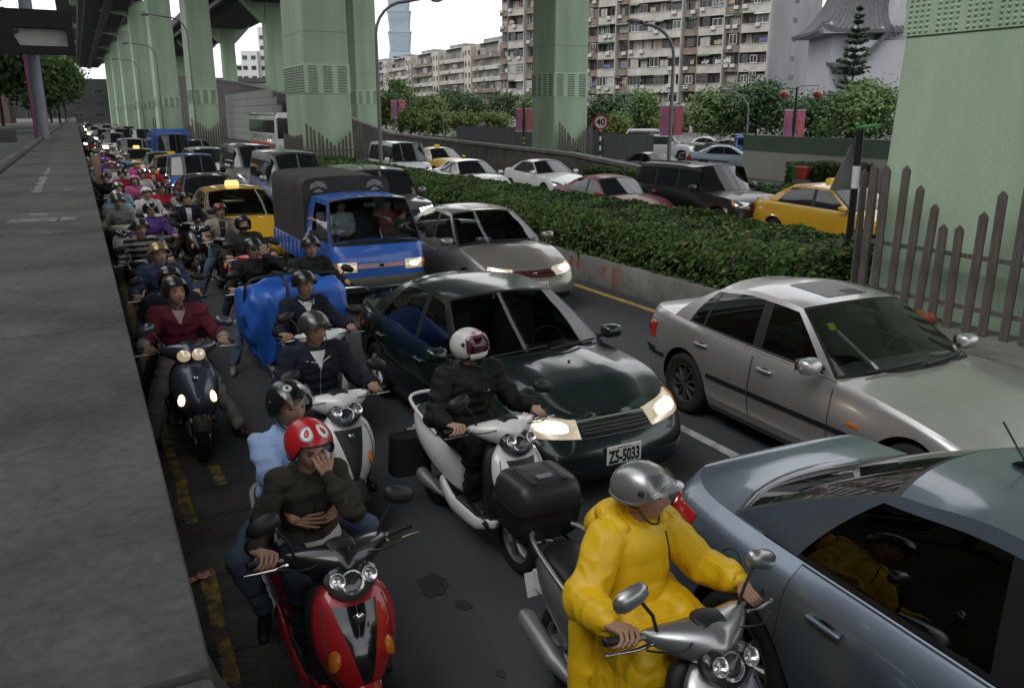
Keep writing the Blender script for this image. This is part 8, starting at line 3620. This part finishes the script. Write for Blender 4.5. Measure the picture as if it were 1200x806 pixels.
# street buildings along the left pavement, out of the frame but reflected in the cars
for k, (y0, y1, h, cm, lab) in enumerate(((-40, 12, 17, (.16, .15, .14), 'grey tiled street building behind the near left pavement'), (13, 60, 20, (.12, .10, .09), 'brown tiled street building along the left pavement'), (61, 108, 15, (.2, .19, .18), 'pale street building farther along the left pavement'))):
 rt = empty('street_building', (-13, y0, 1.9), math.pi / 2, lab, 'building')
 b = MB()
 b.bbox((0, 0, 0), (y1 - y0, 12, h))
 b.build('wall', mat('street_wall_%d' % k, cm, rough=.85, var=.15, scale=.5), rt)
 for f in range(int(h / 3.4)):
  for i in range(int((y1 - y0) / 5)):
   window(rt, 3 + i * 5, 2 + f * 3.4, 3.0, 1.6, -.06, 1, 0)
# building at the left edge
rt = empty('office_building', (-26, 128, 0), 0, 'plain white building at the far left edge behind the trees', 'building')
b = MB()
b.bbox((-6, 0, 0), (16.2, 14, 15))
b.build('wall', mat('left_white_wall', (.50, .50, .49), rough=.85, var=.08, scale=.2), rt)
b = MB()
b.bbox((16.25, 1, 0), (18.5, 13, 15.6))
b.build('side_tower', mat('left_brown_wall', (.15, .11, .09), rough=.85, var=.12), rt)
for f in range(4):
 for xx in (-3, 0, 3, 6, 9, 12):
  window(rt, xx, 3 + f * 3.2, 1.9, 1.4, -.06, 1, 0).rotation_euler = (0, 0, 0)

# glass tower far away, haze painted into its pale blue-grey: tapering base, then flared stacked sections
rt = empty('glass_tower', (538, 1515, 0), Rd(-20), 'very tall distant glass tower of flared stacked sections, haze painted into its blue-grey', 'building')
GT = node_mix_mat('tower_glass_hazed', (0.26, 0.33, 0.385), (0.32, 0.385, 0.43), 0.02, .35, .65, .25, .35, 0.0, 1, .05, stretch=(1, 1, 4))
z = 0
b = MB()
b.loft([[(sx * k, sy * k, zz) for sx, sy in ((-1, -1), (1, -1), (1, 1), (-1, 1))] for k, zz in ((29, 0), (19.5, 112))])
b.build('base_section', GT, rt)
for i in range(8):
 b = MB()
 zz = 112.5 + i * 34
 ring = [(-1, -.8), (-.8, -1), (.8, -1), (1, -.8), (1, .8), (.8, 1), (-.8, 1), (-1, .8)]
 b.loft([[(x * k, y * k, q) for x, y in ring] for k, q in ((18.2, zz), (21.0, zz + 32), (21.6, zz + 32.1), (21.6, zz + 33.8))])
 b.build('stacked_section', GT, rt)
b = MB()
b.loft([[(x * k, y * k, q) for x, y in ring] for k, q in ((12, 385), (11, 430), (3, 440), (1.2, 500))])
b.build('spire', GT, rt)

# grey hall with swept temple-style roofs
rt = empty('temple_style_hall', (97.8, 85.2, 0), Rd(-26.75), 'grey hall with upswept temple-style roofs on the right, behind the conifer', 'building')
TW = mat('hall_grey_wall', (.30, .305, .33), rough=.8, var=.08, scale=.3)
TR = node_mix_mat('hall_roof_tiles', (.055, .058, .064), (.095, .098, .104), 2.5, .35, .65, .7, .8, .3, 14, .25, stretch=(1, 1, .25))
b = MB()
b.bbox((-5.6, 0, 0), (1.0, 9.4, 13.45))
b.build('wall', TW, rt)
b = MB()
b.bbox((-3.6, -1.6, 3.0), (9.5, -.005, 12.6))
b.build('front_wing', TW, rt)
b = MB()
b.loft([[(x, -1.0, z) for x, z in ((1.2, 12.605), (8.9, 12.605), (7.6, 19), (3.0, 19))], [(x, 8.0, z) for x, z in ((1.2, 12.605), (8.9, 12.605), (7.6, 19), (3.0, 19))]])
b.build('gable_tower', TW, rt)
# main roof: concave sweep from ridge to upturned eave, hipped at the left end
prof_r = [(0, 20.0), (.12, 18.5), (.28, 17.1), (.48, 15.8), (.70, 14.8), (.88, 14.2), (1.0, 13.95)]
G = []
for (q, zz) in prof_r:
 row = []
 xl, yf = -3.0 - 5.0 * q, 4.0 - 6.2 * q
 for t in np.linspace(0, 1, 9):      # front slope, left corner to right
  row.append((xl + (3.2 - xl) * t, yf, zz + .8 * q * q * (1 - t) ** 8))
 side = []
 for t in np.linspace(1, .125, 8):   # left hip, back to corner
  side.append((xl, yf + (10 - yf) * t, zz + .8 * q * q * (1 - t) ** 8))
 G.append(side + row)
b = MB()
b.grid(G)
low = [[(p[0], p[1], p[2] - .4) for p in r_] for r_ in G]
b.grid(low, flip=True)
b.grid([[p, q] for p, q in zip(G[-1], low[-1])], flip=True)
b.build('main_roof', TR, rt, 40)
b = MB()
b.rbox((1.0, 3.4, 20.05), (9.0, .7, .6), .1)
b.build('ridge', TW, rt)
for k, x in enumerate((-6.6, -3.4, .2)):
 b = MB()
 b.ell((x, -1.9, 14.6 if k == 0 else 14.0), (.25, .25, .3), 8, 6)
 b.build('eave_ornament', TW, rt)
b = MB()
b.bbox((-7.5, -1.95, 13.47), (3.1, 9.7, 13.56))
b.grid([[p, (max(p[0], -7.5) if p[0] < -7 else p[0], max(p[1], -1.95), 13.565)] for p in low[-1]])
b.build('soffit', TW, rt)
for k in range(15):
 t = k / 14
 pts = []
 for (q, zz) in prof_r:
  xl, yf = -3.0 - 5.0 * q, 4.0 - 6.2 * q
  pts.append((xl + (3.2 - xl) * t, yf - .02, zz + .05 + .8 * q * q * (1 - t) ** 8))
 b = MB()
 b.tube(pts, .07, 5)
 b.build('roof_rib', TR, rt, 60)
# lower sweeping eave
b = MB()
pts = catmull([(-6.1, 9.6), (-4.4, 9.65), (-2.6, 10.3), (-.9, 11.6), (.6, 13.4), (1.3, 14.6)], 16)
rings = []
for i, (x, zz) in enumerate(pts):
 rings.append([(x, -2.3, zz), (x, .3, zz + .3), (x + .15, .3, zz - .25), (x + .15, -2.3, zz - .45)])
b.loft(rings)
b.build('lower_eave', TR, rt, 40)
for (x, zz, w, h, y) in ((-2.2, 11.6, 2.6, .8, -.06), (5.0, 17.3, 3.0, 1.5, -1.06), (5.6, 13.6, 2.0, 1.6, -1.06), (7.3, 6.0, 2.6, 1.2, -1.66), (-4.6, 5.0, 1.2, 2.2, -.06), (1.6, 13.4, 1.4, 1.2, -1.66)):
 window(rt, x, zz, w, h, y, 1, 1 if x > 4 else 0)
for x in (-3.2, -1.9):
 b = MB()
 b.tube([(x, -1.2, 0), (x, -1.2, 2.99)], .35, 10)
 b.build('pillar', TW, rt, 60)

# ================================================================ TREES
BARK = node_mix_mat('bark', (.035, .028, .022), (.075, .062, .050), 3, .35, .65, .9, .9, .5, 25, .25, stretch=(2, 2, .4))
LEAFS = {'mid': [leaf_mat('leaf_mid_a', (0.065, 0.120, 0.031)), leaf_mat('leaf_mid_b', (0.091, 0.153, 0.039))],
   'dark': [leaf_mat('leaf_dark_a', (0.031, 0.068, 0.023)), leaf_mat('leaf_dark_b', (0.044, 0.088, 0.029))],
   'lime': [leaf_mat('leaf_lime_a', (0.137, 0.182, 0.039)), leaf_mat('leaf_lime_b', (0.104, 0.156, 0.036))],
   'conifer': [leaf_mat('leaf_conifer_a', (0.023, 0.052, 0.026)), leaf_mat('leaf_conifer_b', (0.034, 0.068, 0.031))]}

def tree(x, y, h, rx, rzc, kind, label, n=2600, leaf=.30, seed=0, z0=0.0, trunk_h=None, name='tree', sparse=1.0):
 rg = np.random.default_rng(seed + 100)
 rt = empty(name, (x, y, z0), 0, label, 'tree', None)
 n = int(n * 1.8)
 leaf *= 1.3
 th = trunk_h or h * .38
 zc = h - rzc
 b = MB()
 b.tube([(0, 0, -.1), (.05, 0, th * .5), (.0, .06, th), (.05, .0, zc + rzc * .3)], [.035 * h * .5, .028 * h * .5, .022 * h * .5, .01 * h * .5], 8)
 for i in range(6):
  a = rg.uniform(0, 6.28)
  q = rg.uniform(.45, .85)
  b.tube([(0, 0, th * rg.uniform(.75, 1.0)), (rx * .35 * math.cos(a), rx * .35 * math.sin(a), zc - rzc * .2), (rx * q * math.cos(a), rx * q * math.sin(a), zc + rzc * rg.uniform(-.2, .5))], [.012 * h * .5, .009 * h * .5, .003 * h * .5], 5)
 b.build('trunk', BARK, rt, 60)
 m = max(14, int(34 * sparse))
 d = rg.normal(0, 1, (m, 3))
 d /= np.linalg.norm(d, axis=1)[:, None]
 rad = rg.uniform(.35, 1.0, m) ** .6
 C_ = d * rad[:, None] * np.array([rx, rx, rzc]) * .82
 C_[:, 2] = np.maximum(C_[:, 2], -rzc * .75)
 C_[:, 2] += zc
 w = rg.uniform(.6, 1.4, m)
 idx = rg.choice(m, n, p=w / w.sum())
 sg = (.30 * min(rx, rzc)) * rg.uniform(.55, 1.2, m)
 off = rg.normal(0, 1, (n, 3))
 P = C_[idx] + off * sg[idx][:, None] * np.array([1, 1, .72])
 N = off / (np.linalg.norm(off, axis=1)[:, None] + 1e-6)
 N[:, 2] += .55
 ms = LEAFS[kind]
 lm = leaf_mesh('crown', P, N, np.full(n, leaf), ms, (rg.uniform(0, 1, m)[idx] > .5).astype(int), aspect=.6, jitter=.5, rg=rg)
 o = obj('crown', lm, rt)
 o['kind'] = 'stuff'
 return rt

def conifer(x, y, h, r0, label):
 rg = np.random.default_rng(77)
 rt = empty('conifer', (x, y, 0), 0, label, 'tree')
 b = MB()
 b.tube([(0, 0, 0), (0, 0, h * .5), (0, 0, h)], [.16, .1, .02], 8)
 P, N = [], []
 nl = 17
 for i in range(nl):
  t = i / (nl - 1)
  zz = h * (.22 + .76 * t) + rg.normal(0, .12)
  R_ = r0 * (1 - t) ** .8 + .18
  nb = 7 if t < .8 else 5
  a0 = rg.uniform(0, 6)
  for k in range(nb):
   a = a0 + 2 * math.pi * k / nb + rg.uniform(-.2, .2)
   L_ = R_ * rg.uniform(.55, 1.15)
   tip = (L_ * math.cos(a), L_ * math.sin(a), zz + .22 * L_)
   b.tube([(0, 0, zz), tuple(q * .6 if j < 2 else zz + .05 * L_ for j, q in enumerate(tip)), tip], [.03, .02, .008], 4)
   for s in rg.uniform(.08, 1.0, 60):
    P.append((tip[0] * s + rg.normal(0, .09), tip[1] * s + rg.normal(0, .09), zz + .22 * L_ * s * s + rg.normal(.03, .07)))
    N.append((0, 0, 1))
 b.build('trunk', BARK, rt, 60)
 lm = leaf_mesh('crown', np.array(P), np.array(N, float), np.full(len(P), .36), LEAFS['conifer'], aspect=.42, jitter=.6, rg=rg)
 o = obj('crown', lm, rt)
 o['kind'] = 'stuff'
 return rt

conifer(67.5, 60.8, 12.8, 2.6, 'dark tiered conifer standing in front of the temple-style hall')
tree(52.9, 46.3, 5.3, 3.3, 2.2, 'mid', 'broad leafy tree right of the conifer, beside the near green column', 5200, .24, 1)
tree(57.5, 44.0, 5.6, 2.8, 2.4, 'dark', 'dark leafy tree at the right, behind the broad leafy tree', 2800, .25, 2)
tree(53.6, 58.4, 6.1, 3.2, 2.5, 'dark', 'grey-green tree in front of the end wall of the tall block', 4200, .24, 3)
tree(50.5, 60.5, 5.6, 2.6, 2.2, 'mid', 'leafy tree left of the grey-green one, before the flats', 3000, .25, 4)
tree(54.5, 52.2, 4.6, 2.6, 1.9, 'dark', 'low dark tree behind the pink banners on the right', 2800, .25, 5)
tree(43.2, 66.2, 4.7, 2.2, 1.9, 'dark', 'dark tree just right of the lone column, behind the speed sign', 2600, .24, 6)
tree(41.0, 61.5, 3.2, 1.2, 1.2, 'lime', 'small lime-green tree right of the speed sign', 1500, .2, 7)
tree(50.8, 71.5, 5.6, 2.2, 2.2, 'mid', 'slender tree behind the banner pole, before the flats', 2200, .24, 8)
tree(47.0, 62.5, 3.2, 1.2, 1.3, 'lime', 'young lime-green tree left of the banner pole', 1300, .2, 9)
tree(57.5, 75.4, 4.2, 1.7, 1.6, 'mid', 'small street tree right of the banner pole by the parked cars', 1700, .24, 10)
tree(62.5, 73.0, 4.4, 1.7, 1.5, 'mid', 'small street tree before the arcade of the flats', 1700, .24, 11)
tree(66.5, 68.0, 4.2, 1.6, 1.5, 'mid', 'second small street tree before the arcade of the flats', 1500, .24, 27)
left = [(33.3, 100, 7.5, 2.7, 2.8, 'mid', 'leafy tree just right of the tall lamp post'), (38, 108, 9.6, 2.2, 3.6, 'mid', 'tall thin tree above the park trees'), (41, 104, 7.0, 2.8, 2.6, 'lime', 'light green park tree left of the middle'),
  (46, 112, 8.4, 3.2, 3.0, 'dark', 'dark park tree in the middle of the row'), (50.5, 114, 8.2, 3.2, 3.0, 'dark', 'dark park tree before the stepped flats'), (55, 111, 8.2, 3.4, 3.0, 'dark', 'dark park tree left of the lone column'), (57, 106, 7.4, 2.8, 2.6, 'mid', 'park tree touching the lone column'),
  (30.0, 82, 4.6, 1.9, 1.7, 'lime', 'low lime-green tree in front of the park trees'), (33.5, 84, 4.4, 1.8, 1.6, 'lime', 'second low lime-green tree in front of the park trees'), (37, 85, 4.6, 1.9, 1.7, 'lime', 'third low lime-green tree in front of the park trees'), (40.5, 84, 4.4, 1.7, 1.7, 'lime', 'fourth low lime-green tree, above the grey hoarding'),
  (44, 82, 4.6, 1.7, 1.7, 'lime', 'low lime-green tree right of the fourth, above the hoarding')]
for i, (x, y, h, rx, rz_, k, lab) in enumerate(left):
 tree(x, y, h * .8, rx, rz_ * .8, k, lab, 1900, .28 if y > 95 else .22, 30 + i)
hb = hedge('shrub_border', 27.5, 33, 72, 90, -.02, .9, 120, .2, 8)
tag(hb, 'low bright green planting at the foot of the park trees', 'hedge')
hb = hedge('shrub', 27.2, 28.2, 23.6, 27.6, 0, 1.0, 420, .12, 9)
tag(hb, 'spiky green shrub between the hoarding and the triangular sign', 'shrub')
hb = hedge('shrub', 21.0, 22.6, 36.5, 41.5, 0.0, 1.15, 300, .12, 10)
tag(hb, 'creeping plants on the wall left of the lone column foot', 'shrub')
for i, (x, y, h, rx, k, lab) in enumerate(((-4.4, 62, 7.6, 3.2, 'dark', 'dark tree at the left behind the grey post'), (-2.6, 84, 6.6, 3.0, 'mid', 'leafy tree at the left beside the elevated deck'), (-7.5, 78, 8.5, 3.2, 'dark', 'tall dark tree at the far left'), (-1.6, 110, 7.6, 3.0, 'mid', 'far leafy tree at the left of the road end'), (-3.0, 135, 9, 3.8, 'dark', 'dark round tree far up the left side'), (-1.5, 165, 10, 4.2, 'dark', 'distant dark tree at the left end of the deck'), (-6.5, 100, 9, 3.6, 'dark', 'bulky dark tree in front of the white building'))):
 tree(x, y, h, rx, rx * .85, k, lab, 4200, .34, 50 + i, z0=1.9 if x < -1.2 else 0)

# ================================================================ STREET FURNITURE
POLE = mat('lamp_pole_grey', (.17, .175, .18), rough=.5, metal=.4, var=.1)

def lamp_post(x, y, h, arm, dirx, diry, label, r0=.075, z0=0.0, head=True):
 rt = empty('street_lamp', (x, y, z0), 0, label, 'street lamp', 'street lamps')
 b = MB()
 pts = [(0, 0, 0), (0, 0, h * .5), (0, 0, h - 1.3)]
 for a in np.linspace(0, math.pi / 2, 7)[1:]:
  q = 1.2 * (1 - math.cos(a))
  pts.append((dirx * q, diry * q, h - 1.3 + 1.2 * math.sin(a)))
 pts.append((dirx * arm, diry * arm, h + .05))
 n = len(pts)
 b.tube(pts, [r0 * 1.15, r0] + [r0 * .8] * (n - 3) + [r0 * .5], 8)
 b.build('pole', POLE, rt, 60)
 b = MB()
 c = Vector((dirx * (arm + .25), diry * (arm + .25), h + .02))
 b.ell(c, (.34 if abs(dirx) > .5 else .16, .16 if abs(dirx) > .5 else .34, .10), 12, 8)
 lh = b.build('lamp_head', POLE, rt, 60)
 b = MB()
 b.ell(c + Vector((0, 0, -.06)), (.22 if abs(dirx) > .5 else .11, .11 if abs(dirx) > .5 else .22, .08), 10, 6)
 b.build('lamp_glass', mat('lamp_glass', (.5, .5, .5), rough=.3, var=.05), lh, 60)
 return rt

lamp_post(10.75, 33.0, 7.25, 2.1, .93, -.36, 'tall curved grey street lamp rising out of the hedge before the white van')
lamp_post(20.9, 27.6, 6.4, 1.3, -.86, .5, 'grey street lamp carrying a pink banner pair before the flats')
lamp_post(36, 40, 4.4, 1.2, -.8, .6, 'small street lamp above the little blue truck', .06)
lamp_post(30.2, 74, 5.2, .05, 1, 0, 'thin park lamp post in front of the lime trees', .05)
lamp_post(36.5, 100, 9.6, 1.4, -1, 0, 'distant lamp post standing between the park trees', .06)
for k, yy in enumerate((70, 98, 126)):
 lamp_post(8.2, yy, 9.5, 2.6, -1, 0, ('nearest', 'middle', 'farthest')[k] + ' of three slim lamp posts along the median in the distance', .07, .48)
BANP = node_mix_mat('pink_banner', (.52, .12, .22), (.42, .13, .22), 1.6, .40, .6, .7, .7, .1, 30, .15)
BANW = mat('banner_white', (.6, .58, .6), rough=.7, var=.1)
BANB = mat('banner_blue_print', (.16, .2, .42), rough=.7, var=.2, scale=4)
HAZ_Y = mat('hazard_yellow', (.5, .36, .02), rough=.6, var=.15)

def banner_pair(x, y, h, z0, z1, w, label, pole=True, rz=Rd(-27), lamps=False, gap=.10):
 rt = empty('banner_pole', (x, y, 0), rz, label, 'banner', 'pink street banners')
 if pole:
  b = MB()
  b.tube([(0, 0, 0), (0, 0, h)], .055, 8)
  po = b.build('pole', BLACK, rt, 60)
  for i in range(6):
   b = MB()
   b.lathe([(.062, .35 + i * .26), (.062, .48 + i * .26)], 10)
   b.build('hazard_band', HAZ_Y, po)
 for sd in (-1, 1):
  b = MB()
  G = []
  for i in range(9):
   t = i / 8
   G.append([(sd * (gap + w * u), .03 * math.sin(6 * t + sd) * u, z0 + (z1 - z0) * t) for u in np.linspace(0, 1, 5)])
  b.grid(G)
  b.grid([[(p[0], p[1] + .012, p[2]) for p in r_] for r_ in G], flip=True)
  bo = b.build('banner', BANP, rt, 180)
  rr = random.Random(int(x * 10) + sd)
  for i in range(7):
   q = MB()
   t = .1 + .75 * i / 7
   q.box((sd * (gap + w * .5), -.035, z0 + (z1 - z0) * t), (w * rr.uniform(.3, .6), .006, (z1 - z0) * .05))
   q.build('banner_print', BANB if sd < 0 else mat('banner_orange_print', (.55, .22, .12), rough=.7, var=.1), bo)
  for zz in (z0, z1):
   q = MB()
   q.box((sd * (gap + w * .5), 0, zz), (w + .06, .05, .05))
   q.build('banner_rod', BANW, bo)
 if lamps:
  b = MB()
  b.tube([(0, 0, h - .1), (.15, 0, h + .05), (1.05, 0, h + .08), (1.05, 0, h - .3)], .025, 6)
  b.tube([(0, 0, h - .1), (-.45, .3, h - .02)], .025, 6)
  b.build('lamp_arm', POLE, rt, 60)
  for (px, py) in ((1.05, 0), (-.5, .35)):
   b = MB()
   b.ell((px, py, h - .35), (.24, .24, .2), 14, 9)
   b.build('red_lantern', mat('red_globe', (.30, .035, .035), rough=.35, coat=.5, var=.1), rt, 60)
 return rt

banner_pair(32.4, 32.6, 4.3, 1.55, 3.2, .42, 'pair of pink banners on a striped pole with red lanterns, before the green hoarding', lamps=True)
b_ = banner_pair(20.9, 27.55, 3, 2.15, 3.30, .34, 'pair of pink banners fixed to the street lamp before the flats', pole=False)
b_ = banner_pair(22.1, 42.4, 3.6, 2.1, 3.3, .34, 'pair of pink banners just left of the lone column')
banner_pair(33.6, 96, 5.0, 2.6, 4.6, .75, 'distant pink banners among the park trees')

# speed limit sign
rt = empty('speed_sign', (22.45, 35.1, 0), Rd(-30), 'round red-rimmed speed sign reading 40 on a black and white pole', 'sign')
b = MB()
b.tube([(0, 0, 0), (0, 0, 2.9)], .045, 8)
po = b.build('pole', BLACK, rt, 60)
for i in range(5):
 b = MB()
 b.lathe([(.05, .4 + i * .45), (.05, .62 + i * .45)], 10)
 b.build('white_band', WHITE, po)
mtx = Matrix.Translation((0, -.06, 2.62)) @ Matrix.Rotation(math.pi / 2, 4, 'X')
b = MB()
b.lathe([(0, .0), (.36, .0), (.36, .02), (0, .02)], 28, mtx)
b.build('red_rim', mat('sign_red', (.35, .03, .03), rough=.5, var=.05), rt)
b = MB()
b.lathe([(0, .024), (.27, .024)], 28, mtx)
b.build('sign_face', mat('sign_white', (.55, .55, .54), rough=.5, var=.05), rt)
me = text_mesh('40', .42, PLATE_K, 'sign_number', .003, .012)
obj('sign_number', me, rt, (0, -.092, 2.62), (math.pi / 2, 0, 0))

# triangular sign seen from behind, at the fence corner
rt = empty('warning_sign', (9.75, 8.55, 0.4), Rd(-20), 'grey back of a triangular sign on a black and white post by the fence corner', 'sign')
b = MB()
b.tube([(0, 0, 0), (0, 0, 2.35)], .05, 10)
po = b.build('post', BLACK, rt, 60)
b = MB()
b.lathe([(.056, 1.55), (.056, 1.86)], 12)
b.build('white_band', WHITE, po, 60)
b = MB()
b.prism([(-.22, -.58), (.16, -.58), (.04, .05)], .02, Matrix.Translation((-.10, .10, 2.1)) @ Matrix.Rotation(math.pi / 2, 4, 'X'))
b.build('sign_plate', mat('sign_back_grey', (.2, .205, .2), rough=.5, metal=.5, var=.15, scale=4), rt)
b = MB()
b.box((.12, 0, 2.40), (.30, .12, .03), (0, Rd(-6), 0))
b.build('green_plate', mat('sign_green', (.05, .28, .10), rough=.5, var=.1), rt)

# hoardings
rt = empty('grey_hoarding', (29.2, 57, 0), 0, 'plain grey sheet hoarding left of the lone column', 'fence')
b = MB()
prof_h = [(-.6, 0), (-.45, 0), (-.42, .03), (-.15, .03), (-.12, 0), (.12, 0), (.15, .03), (.42, .03), (.45, 0), (.595, 0)]
G = [[(-y, x, z) for x, y in prof_h] for z in (0, 2.08)]
b.grid(G)
GH = mat('hoarding_grey', (.135, .145, .155), rough=.6, var=.1, scale=.6)
hm = b.mesh('panel', GH)
for i in range(19):
 obj('panel', hm, rt, (0, -10.6 + i * 1.2, 0))
rt = empty('grey_hoarding', (29.4, 43.5, 0), 0, 'plain grey sheet hoarding right of the lone column, behind the speed sign', 'fence')
GH2 = mat('hoarding_grey_light', (.17, .18, .19), rough=.6, var=.1, scale=.6)
b = MB()
b.grid(G)
hm2 = b.mesh('panel', GH2)
for i in range(5):
 o = obj('panel', hm2, rt, (0, -2.6 + i * 1.2, -.2))
A, B = Vector((29.2, 32.6, 0)), Vector((27.6, 20.5, 0))
rt = empty('green_hoarding', A, 0, 'cream and green hoarding behind the pink banner pole on the right', 'fence')
d = (B - A)
n = 14
ang = math.atan2(d.y, d.x)
lo, up = MB(), MB()
ln = d.length / n
lo.bbox((-ln / 2 + .006, -.03, 0), (ln / 2 - .006, .03, 1.28))
up.bbox((-ln / 2 + .006, -.045, 1.283), (ln / 2 - .006, .045, 2.02))
lom = lo.mesh('lower_panel', mat('hoarding_cream', (.56, .54, .49), rough=.7, var=.12, scale=.8))
upm = up.mesh('upper_panel', mat('hoarding_green', (.13, .19, .14), rough=.6, var=.1, scale=.8))
for i in range(n):
 p = d * ((i + .5) / n)
 obj('lower_panel', lom, rt, p, (0, 0, ang))
 obj('upper_panel', upm, rt, p, (0, 0, ang))
# red and green container under the banners
rt = empty('street_container', (27.3, 27.0, 0), Rd(-100), 'low red and green painted container in front of the cream hoarding', 'container')
b = MB()
b.rbox((-.32, 0, .60), (.62, .3, .55), .05)
b.build('green_half', mat('container_green', (.03, .16, .05), rough=.5, var=.3, scale=6), rt)
b = MB()
b.rbox((.32, 0, .60), (.62, .3, .52), .05)
b.build('red_half', mat('container_red', (.42, .04, .03), rough=.5, var=.3, scale=6), rt)
b = MB()
b.bbox((-.8, -.12, 0), (.8, .12, .34))
b.build('plinth', CONC, rt)

# overhead dark sign on the left
rt = empty('gantry_sign', (-1.35, 32.5, 1.9), 0, 'dark box sign with pale panel on a thick grey post at the upper left', 'sign')
b = MB()
b.tube([(.32, 1.0, 0), (.32, 1.0, 9)], .20, 14)
b.build('post', mat('post_blue_grey', (.20, .22, .25), rough=.5, metal=.3, var=.08), rt, 60)
DKS = mat('sign_black', (.008, .008, .008), rough=.7, var=.1)
b = MB()
zl, zh = 2.95, 4.3
for (x0, x1, z0, z1) in ((-1.6, 1.62, zl, zl + .25), (-1.6, 1.62, zl + .80, zh), (1.42, 1.62, zl + .252, zl + .798), (-1.6, -.10, zl + .252, zl + .798)):
 b.bbox((x0, -.25, z0), (x1, .25, z1))
b.build('sign_box', DKS, rt)
b = MB()
b.prism([(.05, zl + .26), (1.415, zl + .26), (1.415, zl + .79), (.2, zl + .79), (-.09, zl + .55)], .06, Matrix.Translation((0, .1, 0)) @ Matrix.Rotation(math.pi / 2, 4, 'X'))
b.build('pale_panel', mat('sign_panel_pale', (.48, .50, .48), rough=.5, var=.1, scale=2), rt)
PINKPOLE = mat('pink_pole', (.30, .08, .16), rough=.6, var=.2)
for k, (x, y, h, lab) in enumerate(((-1.34, 37.5, 4.6, 'tall pinkish-red flag pole right of the grey post'), (-1.3, 41, 2.6, 'shorter pale pink pole right of the red one'))):
 b = MB()
 b.tube([(0, 0, 0), (0, 0, h)], .13 if k == 0 else .09, 8)
 o = b.build('flag_pole', PINKPOLE if k == 0 else mat('pale_pink_pole', (.45, .28, .36), rough=.6), None, 60)
 o.location = (x, y, 1.9)
 tag(o, lab, 'pole')
r = place('white_car', 'white car parked on the left pavement beyond the wall', 'car', -5.2, 46, 4.4)
r.location.z = 1.9
generic_sedan(r, P_WHITE, True)
b = MB()
b.bbox((-7, -.14, 0), (0, .14, .5))
o = b.build('low_wall', CONC_D, None)
o.location = (-2.2, 40, 1.9)
tag(o, 'low dark wall crossing the left pavement', 'wall')
